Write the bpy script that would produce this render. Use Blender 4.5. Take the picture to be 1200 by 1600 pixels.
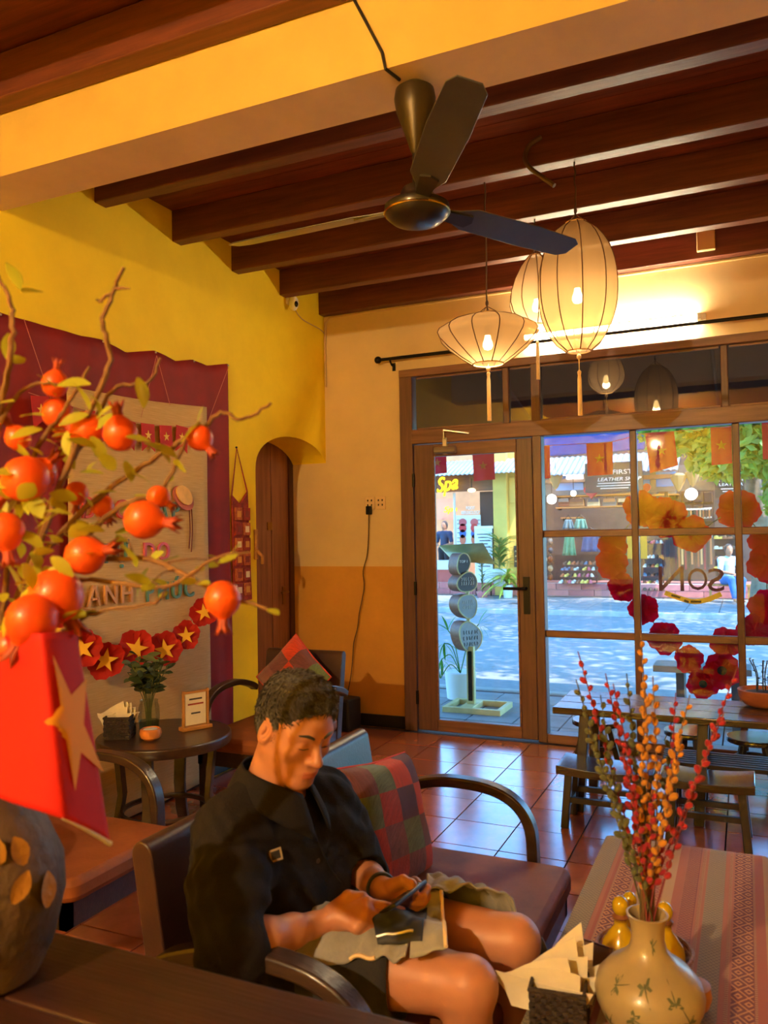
import bpy, bmesh, math, random
import numpy as np
from mathutils import Vector, Matrix, noise
PI = math.pi
random.seed(7)
SC = bpy.context.scene
COL = SC.collection
for o in list(bpy.data.objects):
    bpy.data.objects.remove(o)

# ------------------------------------------------------------------ camera
CAM = Vector((0, 0, 1.45))
RIGHT = Vector((0.91083844, 0.4124107, -0.01705134))
DOWN = Vector((-0.02728795, 0.01894466, -0.99944808))
FWD = Vector((-0.41186006, 0.91080103, 0.02850937))
cd = bpy.data.cameras.new('camera')
cam = bpy.data.objects.new('camera', cd)
COL.objects.link(cam)
M = Matrix.Identity(4)
for i in range(3):
    M[i][0] = RIGHT[i]; M[i][1] = -DOWN[i]; M[i][2] = -FWD[i]; M[i][3] = CAM[i]
cam.matrix_world = M
cd.sensor_fit = 'VERTICAL'; cd.sensor_height = 32.0; cd.lens = 25.0
cd.clip_start = 0.05; cd.clip_end = 300
cd.dof.use_dof = True; cd.dof.focus_distance = 4.0; cd.dof.aperture_fstop = 4.5
SC.camera = cam
FPX = 1250.0


def at(u, v, **k):
    """the point of the plane x=, y= or z=... that a place of the photograph shows"""
    d = RIGHT * (u - 600) + DOWN * (v - 800) + FWD * FPX
    (a, val), = k.items()
    if a == 'd':
        return CAM + d / FPX * val
    i = 'xyz'.index(a)
    return CAM + d * ((val - CAM[i]) / d[i])


# ------------------------------------------------------------------ light
SC.view_settings.view_transform = 'Standard'
SC.view_settings.look = 'None'
SC.view_settings.exposure = 1.3
SC.view_settings.gamma = 1.0
SC.view_settings.use_curve_mapping = False
wd = bpy.data.worlds.new('sky'); SC.world = wd; wd.use_nodes = True
nt = wd.node_tree
bg = nt.nodes['Background']
sk = nt.nodes.new('ShaderNodeTexSky')
sk.sky_type = 'NISHITA'; sk.sun_disc = False
sk.sun_elevation = math.radians(58); sk.sun_rotation = math.radians(120)
sk.air_density = 1.2; sk.dust_density = 1.0; sk.ozone_density = 2.0
mxs = nt.nodes.new('ShaderNodeMix'); mxs.data_type = 'RGBA'; mxs.blend_type = 'MULTIPLY'; mxs.inputs[0].default_value = 1
mxs.inputs[7].default_value = (.48, .95, 1.28, 1)
nt.links.new(sk.outputs[0], mxs.inputs[6]); nt.links.new(mxs.outputs[2], bg.inputs[0])
bg.inputs[1].default_value = 0.57
sl = bpy.data.lights.new('sun_offscreen', 'SUN'); sl.energy = 4.1; sl.angle = math.radians(0.6); sl.color = (1, .97, .92)
so = bpy.data.objects.new('sun_offscreen', sl); COL.objects.link(so)
so.rotation_euler = Vector((-0.45, 0.25, -0.95)).to_track_quat('-Z', 'Y').to_euler()


# ------------------------------------------------------------------ materials
def lin(c):
    r = []
    for x in c:
        x = x / 255.0
        r.append(x / 12.92 if x <= 0.04045 else ((x + 0.055) / 1.055) ** 2.4)
    return (r[0], r[1], r[2], 1.0)


MATS = {}


def new_mat(name):
    m = bpy.data.materials.new(name); m.use_nodes = True
    n = m.node_tree
    return m, n, n.nodes['Principled BSDF']


def mat(name, c=(200, 200, 200), rough=.6, metal=0, var=.0, scale=8, bump=0, bscale=60, stretch=None,
        c2=None, spec=None, coat=0, emit=None, es=0, sheen=0, transl=None):
    """plain surface: colour with a noise variation and fine relief"""
    if name in MATS:
        return MATS[name]
    m, n, b = new_mat(name)
    N = n.nodes; L = n.links
    b.inputs['Roughness'].default_value = rough
    b.inputs['Metallic'].default_value = metal
    b.inputs['Base Color'].default_value = lin(c)
    if spec is not None: b.inputs['Specular IOR Level'].default_value = spec
    if coat: b.inputs['Coat Weight'].default_value = coat; b.inputs['Coat Roughness'].default_value = .15
    if sheen: b.inputs['Sheen Weight'].default_value = sheen
    if emit:
        b.inputs['Emission Color'].default_value = lin(emit); b.inputs['Emission Strength'].default_value = es
    tc = mp = None
    if var or c2 or bump:
        tc = N.new('ShaderNodeTexCoord'); mp = N.new('ShaderNodeMapping')
        L.new(tc.outputs['Object'], mp.inputs[0])
        if stretch: mp.inputs['Scale'].default_value = stretch
    if var or c2:
        nz = N.new('ShaderNodeTexNoise'); nz.inputs['Scale'].default_value = scale
        nz.inputs['Detail'].default_value = 5; nz.inputs['Roughness'].default_value = .6
        L.new(mp.outputs[0], nz.inputs['Vector'])
        rp = N.new('ShaderNodeValToRGB')
        a = c2 if c2 else tuple(max(0, x * (1 - var)) for x in c)
        z = c if c2 else tuple(min(255, x * (1 + var)) for x in c)
        rp.color_ramp.elements[0].color = lin(a); rp.color_ramp.elements[1].color = lin(z)
        rp.color_ramp.elements[0].position = .3; rp.color_ramp.elements[1].position = .7
        L.new(nz.outputs[0], rp.inputs[0]); L.new(rp.outputs[0], b.inputs['Base Color'])
    if bump:
        nb = N.new('ShaderNodeTexNoise'); nb.inputs['Scale'].default_value = bscale; nb.inputs['Detail'].default_value = 4
        L.new(mp.outputs[0], nb.inputs['Vector'])
        bp = N.new('ShaderNodeBump'); bp.inputs['Strength'].default_value = bump; bp.inputs['Distance'].default_value = .01
        L.new(nb.outputs[0], bp.inputs['Height']); L.new(bp.outputs[0], b.inputs['Normal'])
    if transl:
        tr = N.new('ShaderNodeBsdfTranslucent'); tr.inputs[0].default_value = lin(c)
        mx = N.new('ShaderNodeMixShader'); mx.inputs[0].default_value = transl
        out = N['Material Output']
        L.new(b.outputs[0], mx.inputs[1]); L.new(tr.outputs[0], mx.inputs[2]); L.new(mx.outputs[0], out.inputs[0])
    MATS[name] = m
    return m


def wood(name, c, c2, rough=.45, along=0, scale=5, coat=.0):
    """grain stretched along one axis"""
    st = [9, 9, 9]; st[along] = .6
    return mat(name, c, rough, c2=c2, scale=scale, stretch=st, bump=.12, bscale=18, coat=coat)


def glass(name, tint=(255, 255, 255), refl=1.0, dark=0.0):
    if name in MATS: return MATS[name]
    m, n, b = new_mat(name); N = n.nodes; L = n.links
    N.remove(b)
    t = N.new('ShaderNodeBsdfTransparent'); t.inputs[0].default_value = lin(tint)
    g = N.new('ShaderNodeBsdfGlossy'); g.inputs['Roughness'].default_value = .02
    fr = N.new('ShaderNodeFresnel'); fr.inputs[0].default_value = 1.5
    mu = N.new('ShaderNodeMath'); mu.operation = 'MULTIPLY'; mu.inputs[1].default_value = refl
    mx = N.new('ShaderNodeMixShader')
    L.new(fr.outputs[0], mu.inputs[0]); L.new(mu.outputs[0], mx.inputs[0])
    L.new(t.outputs[0], mx.inputs[1]); L.new(g.outputs[0], mx.inputs[2])
    L.new(mx.outputs[0], N['Material Output'].inputs[0])
    MATS[name] = m
    return m


def emis(name, c, s):
    if name in MATS: return MATS[name]
    m, n, b = new_mat(name); N = n.nodes; L = n.links
    N.remove(b)
    e = N.new('ShaderNodeEmission'); e.inputs[0].default_value = lin(c); e.inputs[1].default_value = s
    L.new(e.outputs[0], N['Material Output'].inputs[0])
    MATS[name] = m
    return m


# ------------------------------------------------------------------ mesh tools
class MB:
    def __init__(s):
        s.v = []; s.f = []; s.m = []

    def add(s, vs, fs, mi=0):
        o = len(s.v)
        s.v += [tuple(p) for p in vs]
        s.f += [tuple(i + o for i in q) for q in fs]
        s.m += [mi] * len(fs)
        return s

    def box(s, c, d, rot=None, mi=0, taper=1.0):
        x, y, z = d[0] / 2, d[1] / 2, d[2] / 2
        t = taper
        P = [(-x * t, -y * t, -z), (x * t, -y * t, -z), (x * t, y * t, -z), (-x * t, y * t, -z), (-x, -y, z), (x, -y, z), (x, y, z), (-x, y, z)]
        c = Vector(c)
        P = [(rot @ Vector(p) if rot else Vector(p)) + c for p in P]
        return s.add(P, [(3, 2, 1, 0), (4, 5, 6, 7), (0, 1, 5, 4), (1, 2, 6, 5), (2, 3, 7, 6), (3, 0, 4, 7)], mi)

    def b2(s, x0, x1, y0, y1, z0, z1, mi=0):
        return s.box(((x0 + x1) / 2, (y0 + y1) / 2, (z0 + z1) / 2), (abs(x1 - x0), abs(y1 - y0), abs(z1 - z0)), None, mi)

    def tube(s, pts, r, n=8, mi=0, flat=None, up=None, closed=False):
        """round (or flat: width, thickness) bar along a path; r may be a list"""
        pts = [Vector(p) for p in pts]; k = len(pts)
        rs = r if isinstance(r, (list, tuple)) else [r] * k
        T = []
        for i in range(k):
            a = pts[(i - 1) % k] if closed or i > 0 else pts[i]
            b = pts[(i + 1) % k] if closed or i < k - 1 else pts[i]
            t = (b - a)
            T.append(t.normalized() if t.length > 1e-9 else Vector((0, 0, 1)))
        u = Vector(up) if up else (Vector((0, 0, 1)) if abs(T[0].z) < .9 else Vector((1, 0, 0)))
        vs = []; fs = []
        for i in range(k):
            if up: u = Vector(up)
            u = u - T[i] * u.dot(T[i])
            if u.length < 1e-6: u = T[i].orthogonal()
            u.normalize(); w = T[i].cross(u)
            if flat:
                fw, ft = flat
                q = rs[i]
                for (a, b) in ((-1, -1), (1, -1), (1, 1), (-1, 1)):
                    vs.append(pts[i] + w * (a * fw / 2 * q) + u * (b * ft / 2 * q))
            else:
                for j in range(n):
                    a = 2 * PI * j / n
                    vs.append(pts[i] + (w * math.cos(a) + u * math.sin(a)) * rs[i])
        n = 4 if flat else n
        for i in range(k if closed else k - 1):
            for j in range(n):
                a = i * n + j; b = i * n + (j + 1) % n
                i2 = (i + 1) % k
                fs.append((a, b, i2 * n + (j + 1) % n, i2 * n + j))
        if not closed:
            fs.append(tuple(range(n - 1, -1, -1))); fs.append(tuple((k - 1) * n + j for j in range(n)))
        return s.add(vs, fs, mi)

    def lathe(s, prof, n=24, c=(0, 0, 0), mi=0, rot=None, rib=None):
        c = Vector(c); vs = []; fs = []
        k = len(prof)
        for (r, z) in prof:
            for j in range(n):
                a = 2 * PI * j / n
                q = r * (rib(a, z) if rib else 1)
                p = Vector((q * math.cos(a), q * math.sin(a), z))
                vs.append((rot @ p if rot else p) + c)
        for i in range(k - 1):
            for j in range(n):
                fs.append((i * n + j, i * n + (j + 1) % n, (i + 1) * n + (j + 1) % n, (i + 1) * n + j))
        if prof[0][0] > 1e-6: fs.append(tuple(range(n - 1, -1, -1)))
        if prof[-1][0] > 1e-6: fs.append(tuple((k - 1) * n + j for j in range(n)))
        return s.add(vs, fs, mi)

    def ell(s, c, r, rot=None, nu=14, nv=9, mi=0):
        pr = []
        for i in range(nv + 1):
            a = -PI / 2 + PI * i / nv
            pr.append((max(math.cos(a), 1e-4), math.sin(a)))
        c = Vector(c); vs = []; fs = []
        for (q, z) in pr:
            for j in range(nu):
                a = 2 * PI * j / nu
                p = Vector((q * math.cos(a) * r[0], q * math.sin(a) * r[1], z * r[2]))
                vs.append((rot @ p if rot else p) + c)
        for i in range(nv):
            for j in range(nu):
                fs.append((i * nu + j, i * nu + (j + 1) % nu, (i + 1) * nu + (j + 1) % nu, (i + 1) * nu + j))
        return s.add(vs, fs, mi)

    def grid(s, fn, nu, nv, mi=0):
        vs = [fn(i / nu, j / nv) for j in range(nv + 1) for i in range(nu + 1)]
        fs = [(j * (nu + 1) + i, j * (nu + 1) + i + 1, (j + 1) * (nu + 1) + i + 1, (j + 1) * (nu + 1) + i) for j in range(nv) for i in range(nu)]
        return s.add(vs, fs, mi)

    def prism(s, poly, h, T=None, mi=0):
        """2D outline in local xy, thickness h along z, placed by matrix T"""
        k = len(poly)
        vs = [Vector((x, y, 0)) for x, y in poly] + [Vector((x, y, h)) for x, y in poly]
        if T is not None: vs = [T @ p for p in vs]
        fs = [tuple(range(k - 1, -1, -1)), tuple(range(k, 2 * k))] + [(i, (i + 1) % k, k + (i + 1) % k, k + i) for i in range(k)]
        return s.add(vs, fs, mi)

    def mesh(s, name, smooth=None):
        me = bpy.data.meshes.new(name)
        me.from_pydata(s.v, [], s.f)
        me.update()
        if smooth is not None:
            me.polygons.foreach_set('use_smooth', [True] * len(me.polygons))
            if smooth < 179: me.set_sharp_from_angle(angle=math.radians(smooth))
        if any(s.m): me.polygons.foreach_set('material_index', s.m)
        return me

    def build(s, name, m, parent=None, smooth=35, w=False, bevel=0, solid=0, loc=None, sub=0):
        """link as ONE object; w: the vertices are world coordinates"""
        if parent is not None and w:
            inv = wm(parent).inverted()
            s.v = [tuple(inv @ Vector(p)) for p in s.v]
        me = s.mesh(name, smooth)
        for q in (m if isinstance(m, (list, tuple)) else [m]): me.materials.append(q)
        o = bpy.data.objects.new(name, me); COL.objects.link(o)
        if parent is not None: o.parent = parent
        if loc is not None: o.location = loc
        if solid:
            md = o.modifiers.new('solid', 'SOLIDIFY'); md.thickness = solid; md.offset = 0
        if bevel:
            md = o.modifiers.new('bevel', 'BEVEL'); md.width = bevel; md.segments = 2; md.limit_method = 'ANGLE'
        if sub:
            md = o.modifiers.new('sub', 'SUBSURF'); md.levels = sub; md.render_levels = sub
        return o


def wm(o):
    m = Matrix.LocRotScale(o.location, o.rotation_euler, o.scale)
    return wm(o.parent) @ m if o.parent else m


def tag(o, label, cat, group=None):
    o['label'] = label; o['category'] = cat
    if group: o['group'] = group
    return o


def thing(name, label, cat, loc=(0, 0, 0), rotz=0, group=None):
    o = bpy.data.objects.new(name, None); COL.objects.link(o)
    o.empty_display_size = .05
    o.location = loc; o.rotation_euler = (0, 0, rotz)
    return tag(o, label, cat, group)


def copy_tree(o, parent=None):
    c = o.copy(); COL.objects.link(c); c.parent = parent
    for ch in list(o.children): copy_tree(ch, c)
    return c


def struct(o):
    o['kind'] = 'structure'
    return o


def text(name, body, m, parent, size, T, ext=.002, align='CENTER', w=False, bevel=0, sx=1, shear=0, space=1):
    """flat lettering as mesh, placed by matrix T (x along the writing, z out of it)"""
    cu = bpy.data.curves.new(name, 'FONT')
    cu.body = body; cu.size = size; cu.extrude = ext; cu.align_x = align; cu.align_y = 'CENTER'; cu.resolution_u = 3
    cu.shear = shear; cu.space_character = space; cu.bevel_depth = bevel
    t = bpy.data.objects.new('tmp', cu); COL.objects.link(t)
    bpy.context.view_layer.update()
    dg = bpy.context.evaluated_depsgraph_get()
    me = bpy.data.meshes.new_from_object(t.evaluated_get(dg))
    bpy.data.objects.remove(t); bpy.data.curves.remove(cu)
    X = T @ Matrix.Diagonal((sx, 1, 1, 1))
    if parent is not None and w: X = wm(parent).inverted() @ X
    me.transform(X)
    me.materials.clear(); me.materials.append(m)
    o = bpy.data.objects.new(name, me); me.name = name; COL.objects.link(o)
    if parent is not None: o.parent = parent
    return o


def frame_m(o, xa, ya):
    """matrix with origin o and local x, y axes"""
    xa = Vector(xa).normalized(); ya = Vector(ya); ya = (ya - xa * ya.dot(xa)).normalized(); za = xa.cross(ya)
    m = Matrix.Identity(4)
    for i in range(3):
        m[i][0] = xa[i]; m[i][1] = ya[i]; m[i][2] = za[i]; m[i][3] = o[i]
    return m


def star_poly(R, r=None, rot=PI / 2, n=5):
    r = r or R * .382
    return [((R if i % 2 == 0 else r) * math.cos(rot + PI * i / n), (R if i % 2 == 0 else r) * math.sin(rot + PI * i / n)) for i in range(2 * n)]


def spline(P, k=8):
    """Catmull-Rom through the points"""
    P = [Vector(p) for p in P]
    Q = [P[0] * 2 - P[1]] + P + [P[-1] * 2 - P[-2]]
    out = []
    for i in range(1, len(Q) - 2):
        for j in range(k):
            t = j / k
            a, b, c, d = Q[i - 1], Q[i], Q[i + 1], Q[i + 2]
            out.append(.5 * ((2 * b) + (c - a) * t + (2 * a - 5 * b + 4 * c - d) * t * t + (-a + 3 * b - 3 * c + d) * t ** 3))
    out.append(P[-1])
    return out


# ================================================================== the room
XL, YB = -3.0, 5.54            # inner faces of the left and the street wall
ZC = 3.36                      # ceiling boards
ZR = 3.18                      # underside of the rafters
m_yel = mat('plaster_yellow', (250, 214, 18), .75, var=.035, scale=2.5, bump=.12, bscale=30)
m_ochre = mat('plaster_ochre', (206, 148, 58), .75, var=.04, scale=3, bump=.12, bscale=30)
m_cream = mat('plaster_cream', (218, 190, 138), .75, var=.03, scale=2.5, bump=.12, bscale=30)
m_conc = mat('plaster_pale', (222, 194, 164), .8, var=.04, scale=3, bump=.15, bscale=25)
m_rafter = wood('rafter_wood', (116, 60, 40), (84, 40, 28), .5, 0, 4)
m_board = wood('ceiling_board_wood', (134, 62, 34), (96, 42, 24), .55, 0, 4)
m_frame = wood('storefront_wood', (112, 76, 64), (82, 54, 46), .4, 2, 4)
m_frameh = wood('storefront_rail_wood', (134, 92, 74), (98, 64, 50), .4, 0, 4)
m_grout = mat('grout', (78, 52, 42), .9, var=.1, scale=20)
m_dark = mat('black_skirting', (30, 27, 28), .5, var=.1)

# floor: slab of grout and square clay tiles lying in it
fl = MB().b2(-3.2, 3.2, -2.6, 5.62, -.1, -.008).build('floor', m_grout)
struct(fl)
tile_mats = [mat('clay_tile_%d' % i, c, .2, var=.07, scale=9, bump=.03, bscale=14, spec=.8, coat=.5) for i, c in
             enumerate([(168, 92, 58), (158, 84, 54), (176, 98, 64), (150, 80, 54)])]
TS = .3145
tile_me = []
for q in tile_mats:
    me = MB().box((0, 0, -.006), (TS - .007, TS - .007, .012)).mesh('floor_tile', None); me.materials.append(q); tile_me.append(me)
rt = random.Random(3)
for i in range(-7, 9):
    for j in range(-1, 17):
        x = -1.07 + TS * (i + .5); y = 5.14 + TS * .5 - TS * j
        if x < XL + .02 or y > 5.46 or x > 1.4 or y < .35: continue
        o = bpy.data.objects.new('floor_tile', rt.choice(tile_me)); COL.objects.link(o); o.parent = fl
        o.location = (x, y, rt.uniform(-.0007, .0007))

# left wall with the arched opening that runs up to the street wall
AY0, AZS, AY1 = 4.545, 1.90, 5.54
def wall_left():
    mb = MB()
    n = 24
    th = .30
    # outline in (y, z): jamb up to the springing, arch, then straight to the street wall
    cy = 5.07; ry0 = cy - AY0; ry1 = AY1 + .04 - cy; rz = .275
    arc = []
    for i in range(n + 1):
        a = PI - PI * i / n
        q = ry0 if math.cos(a) < 0 else ry1
        arc.append((cy + q * math.cos(a), AZS + rz * (abs(math.sin(a)) ** .85)))
    for x, flip in ((XL, False), (XL - th, True)):
        vs = [(x, -2.6, -.1), (x, AY0, -.1), (x, AY0, AZS), (x, -2.6, AZS), (x, -2.6, 3.6), (x, AY0, 3.6)]
        fs = [(0, 1, 2, 3), (3, 2, 5, 4)]
        mb.add(vs, [q[::-1] if flip else q for q in fs])
        for i in range(n):
            (a0, b0), (a1, b1) = arc[i], arc[i + 1]
            q = (0, 1, 2, 3)
            mb.add([(x, a0, b0), (x, a1, b1), (x, a1, 3.6), (x, a0, 3.6)], [q[::-1] if flip else q])
    # reveal
    pts = [(AY0, -.1)] + arc
    for i in range(len(pts) - 1):
        (a0, b0), (a1, b1) = pts[i], pts[i + 1]
        mb.add([(XL, a0, b0), (XL, a1, b1), (XL - th, a1, b1), (XL - th, a0, b0)], [(0, 3, 2, 1)])
    return struct(mb.build('wall_left', m_yel, smooth=30))
wall_left()

# street wall: pale above, ochre below, right of it the glazed front
bw = MB()
ZT = 1.21
bw.b2(-3.5, -2.345, YB, YB + .16, ZT, 3.6, 0)
bw.b2(-3.5, -2.345, YB, YB + .16, -.1, ZT, 1)
bw.b2(-2.345, 3.2, YB, YB + .16, 2.665, 3.6, 0)
bw.b2(1.86, 3.2, YB, YB + .16, -.1, 2.665, 0)
struct(bw.build('wall_back', [m_cream, m_ochre], smooth=None))
struct(MB().b2(3.2, 3.35, -2.6, 5.7, -.1, 3.6).build('wall_right', m_yel, smooth=None))
struct(MB().b2(-3.3, 3.35, -2.75, -2.6, -.1, 3.6).build('wall_front', m_yel, smooth=None))
struct(MB().b2(-2.98, -2.345, YB - .015, YB, 0, .09).build('baseboard_back', m_dark, smooth=None))
struct(MB().b2(XL, XL + .012, -2.55, AY0 - .01, 0, .09).build('baseboard_left', m_dark, smooth=None))
# passage behind the arched opening
struct(MB().b2(-3.62, -3.5, 4.3, 5.54, -.1, 3.0).build('wall_passage', m_ochre, smooth=None))

# arched opening: the door set back in it
d2 = MB()
m_door2 = wood('brown_door_wood', (152, 96, 62), (112, 66, 42), .5, 2, 3)
door2 = MB().b2(-3.36, -3.315, 4.40, 5.50, 0, 2.25).build('door_2', m_door2, smooth=None)
struct(door2)
for yy in (4.62, 4.86, 5.10, 5.34):
    MB().b2(-3.316, -3.308, yy - .112, yy + .112, .02, 2.22).build('door_board', m_door2, door2, bevel=.004)
m_brass = mat('aged_brass', (150, 110, 60), .35, 1, var=.1)
hb = MB().b2(-3.31, -3.299, 5.36, 5.40, .92, 1.06)
hb.tube([(-3.30, 5.38, 1.02), (-3.26, 5.38, 1.02), (-3.26, 5.28, 1.02)], .008)
hb.build('door_handle', m_brass, door2)
MB().b2(-3.31, -3.300, 5.16, 5.22, 1.50, 1.56).build('door_plate', m_brass, door2)
df = MB().b2(-3.33, -3.30, 5.48, 5.54, 0, 2.3)
struct(df.build('trim_1', wood('door_jamb_wood', (96, 52, 34), (70, 38, 24), .5, 2), smooth=None))

# ceiling boards, rafters, plastered beam
cb = MB().b2(-3.3, 3.3, -2.7, 5.7, ZC + .02, ZC + .1).build('ceiling', m_board, smooth=None)
struct(cb)
k = 0
bd = MB().box((0, 0, 0), (6.3, .144, .02)).mesh('ceiling_board', None); bd.materials.append(m_board)
y = 2.53
while y < 5.55:
    o = bpy.data.objects.new('ceiling_board', bd); COL.objects.link(o); o.parent = cb
    o.location = (0, y + .072, ZC + .008 + rt.uniform(0, .003)); y += .15
for i, y in enumerate((3.18, 3.79, 4.38, 4.97, 5.545)):
    struct(MB().b2(-3.05, 3.2, y - .085, y, ZR, ZC).build('trim_%d' % (i + 10), m_rafter, bevel=.006))
for i, y in enumerate((2.285, 1.62, .95, .28)):
    struct(MB().b2(-3.05, 3.2, y - .09, y, ZR, ZC).build('trim_%d' % (i + 20), m_rafter, bevel=.006))
cbm = MB()
cbm.add([(-3.05, 2.29, 2.93), (3.2, 2.29, 2.93), (3.2, 2.535, 2.93), (-3.05, 2.535, 2.93), (-3.05, 2.29, ZC + .02), (3.2, 2.29, ZC + .02), (3.2, 2.535, ZC + .02), (-3.05, 2.535, ZC + .02)],
        [(3, 2, 1, 0), (2, 3, 7, 6)], 1)
cbm.add([(-3.05, 2.29, 2.93), (3.2, 2.29, 2.93), (-3.05, 2.29, ZC + .02), (3.2, 2.29, ZC + .02)], [(0, 1, 3, 2)], 0)
struct(cbm.build('trim_30', [mat('plaster_beam_yellow', (214, 178, 90), .8, var=.04, scale=3, bump=.12, bscale=25), m_conc], smooth=None))

# ------------------------------------------------------------------ glazed front
g_clear = glass('clear_glass', (250, 252, 255), .9)
g_tr = glass('transom_glass', (190, 180, 170), 2.6)
Y0, Y1 = YB - .045, YB + .06
win = thing('window_1', 'dark brown timber shop window of small panes facing the street', 'window', (-.6, YB, 0))
del win['label']; del win['category']; struct(win)
def wbox(name, x0, x1, z0, z1, m=m_frame, y0=Y0, y1=Y1, bevel=.005, par=win):
    return MB().b2(x0, x1, y0, y1, z0, z1).build(name, m, par, w=True, bevel=bevel)
XR = 1.82
wbox('frame_post', -2.345, -2.245, 0, 2.665)
wbox('frame_post', -1.345, -1.283, 0, 2.665)
wbox('head_rail', -2.345, XR + .05, 2.622, 2.68, m_frameh, y0=Y0 - .006)
wbox('transom_rail', -2.25, XR + .05, 2.118, 2.225, m_frameh, y0=Y0 - .004)
wbox('sill_rail', -1.283, XR + .05, 0, .062, m_frameh)
wbox('frame_post', XR, XR + .06, 0, 2.665)
VX = [-1.283, -.672, -.045, .585, 1.215, XR]
ZH = [.062, .746, 1.437, 2.118]
for x in VX[1:-1]:
    wbox('mullion', x - .022, x + .022, .062, 2.118, y0=YB - .02, y1=YB + .035)
for z in ZH[1:-1]:
    wbox('glazing_bar', -1.283, XR, z - .024, z + .024, m_frameh, y0=YB - .015, y1=YB + .03)
TX = [-2.245, -1.53, -.10, 1.2, XR]
for x in TX[1:-1]:
    wbox('mullion', x - .022, x + .022, 2.225, 2.622, y0=YB - .03, y1=YB + .035)
for a, b in zip(TX[:-1], TX[1:]):
    # slim bead round each transom pane
    for (p, q, r, s) in ((a + .03, b - .03, 2.228, 2.24), (a + .03, b - .03, 2.608, 2.62)):
        wbox('bead', p, q, r, s, m_frameh, y0=YB - .012, y1=YB + .012, bevel=0)
    wbox('pane', a + .02, b - .02, 2.224, 2.624, g_tr, y0=YB - .002, y1=YB + .002, bevel=0)
for a, b in zip(VX[:-1], VX[1:]):
    for c, d in zip(ZH[:-1], ZH[1:]):
        wbox('pane', a + .015, b - .015, c + .015, d - .015, g_clear, y0=YB + .006, y1=YB + .010, bevel=0)

dr = bpy.data.objects.new('door_1', None); COL.objects.link(dr); dr.location = (-2.24, YB, 0); struct(dr)
GX0, GX1, GZ0, GZ1 = -2.088, -1.462, .094, 2.02
def dbox(name, x0, x1, z0, z1, m=m_frame, y0=YB - .03, y1=YB + .02, bevel=.004): return wbox(name, x0, x1, z0, z1, m, y0, y1, bevel, dr)
dbox('stile', -2.24, GX0, .01, 2.112); dbox('stile', GX1, -1.35, .01, 2.112)
dbox('rail', GX0, GX1, .01, GZ0, m_frameh); dbox('rail', GX0, GX1, GZ1, 2.112, m_frameh)
dbox('glazing_bead', GX0, GX0 + .012, GZ0, GZ1, m_frameh, YB - .036, YB - .02, 0); dbox('glazing_bead', GX1 - .012, GX1, GZ0, GZ1, m_frameh, YB - .036, YB - .02, 0)
dbox('pane', GX0 - .01, GX1 + .01, GZ0 - .01, GZ1 + .01, g_clear, YB - .004, YB, 0)
m_blk = mat('black_iron', (24, 23, 24), .4, .6, var=.1)
h = MB().b2(-1.43, -1.385, YB - .042, YB - .028, .88, 1.14)
h.tube([(-1.408, YB - .04, 1.06), (-1.408, YB - .085, 1.06), (-1.56, YB - .085, 1.06)], .011)
h.build('door_handle', m_blk, dr, w=True)
m_al = mat('brushed_steel', (188, 184, 176), .35, .9, var=.06)
hc = MB().tube([(-2.06, YB - .06, 2.06), (-1.90, YB - .06, 2.06)], .028, 10)
hc.b2(-2.0, -1.97, YB - .06, YB - .02, 2.03, 2.15)
hc.tube([(-1.985, YB - .075, 2.14), (-1.98, YB - .09, 2.20), (-1.80, YB - .05, 2.17)], .009)
hc.build('door_closer', m_al, dr, w=True)
for z in (.25, 1.05, 1.85):
    MB().tube([(-2.243, YB - .04, z - .05), (-2.243, YB - .04, z + .05)], .011).build('hinge', m_blk, dr, w=True)
# ================================================================== lamps and fittings
def point(name, loc, watt, col=(1, .86, .62), r=.03):
    l = bpy.data.lights.new(name, 'POINT'); l.energy = watt; l.color = col; l.shadow_soft_size = r
    o = bpy.data.objects.new(name, l); COL.objects.link(o); o.location = loc
    return o

m_rib = mat('lantern_wire', (88, 56, 30), .6, .2)
m_cordc = mat('lantern_cord', (70, 48, 36), .8, var=.2)
m_tass = mat('tassel_silk', (226, 190, 130), .7, var=.1, scale=60, stretch=(30, 30, 1), bump=.3, bscale=40, sheen=.3)
e_bulb = emis('lit_bulb', (255, 226, 160), 14)


def silk(name, c):
    """thin silk that lets its lamp shine through"""
    m, n, b = new_mat(name); N = n.nodes; L = n.links
    N.remove(b)
    d = N.new('ShaderNodeBsdfDiffuse'); d.inputs[0].default_value = lin(c)
    t = N.new('ShaderNodeBsdfTranslucent'); t.inputs[0].default_value = lin(c)
    p = N.new('ShaderNodeBsdfTransparent'); p.inputs[0].default_value = lin((255, 236, 205))
    a = N.new('ShaderNodeMixShader'); a.inputs[0].default_value = .55
    q = N.new('ShaderNodeMixShader'); q.inputs[0].default_value = .27
    L.new(d.outputs[0], a.inputs[1]); L.new(t.outputs[0], a.inputs[2])
    L.new(a.outputs[0], q.inputs[1]); L.new(p.outputs[0], q.inputs[2])
    L.new(q.outputs[0], N['Material Output'].inputs[0])
    return m


m_silk = silk('ivory_silk', (150, 118, 76))
m_silk2 = silk('ivory_silk_pale', (168, 138, 102))


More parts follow.
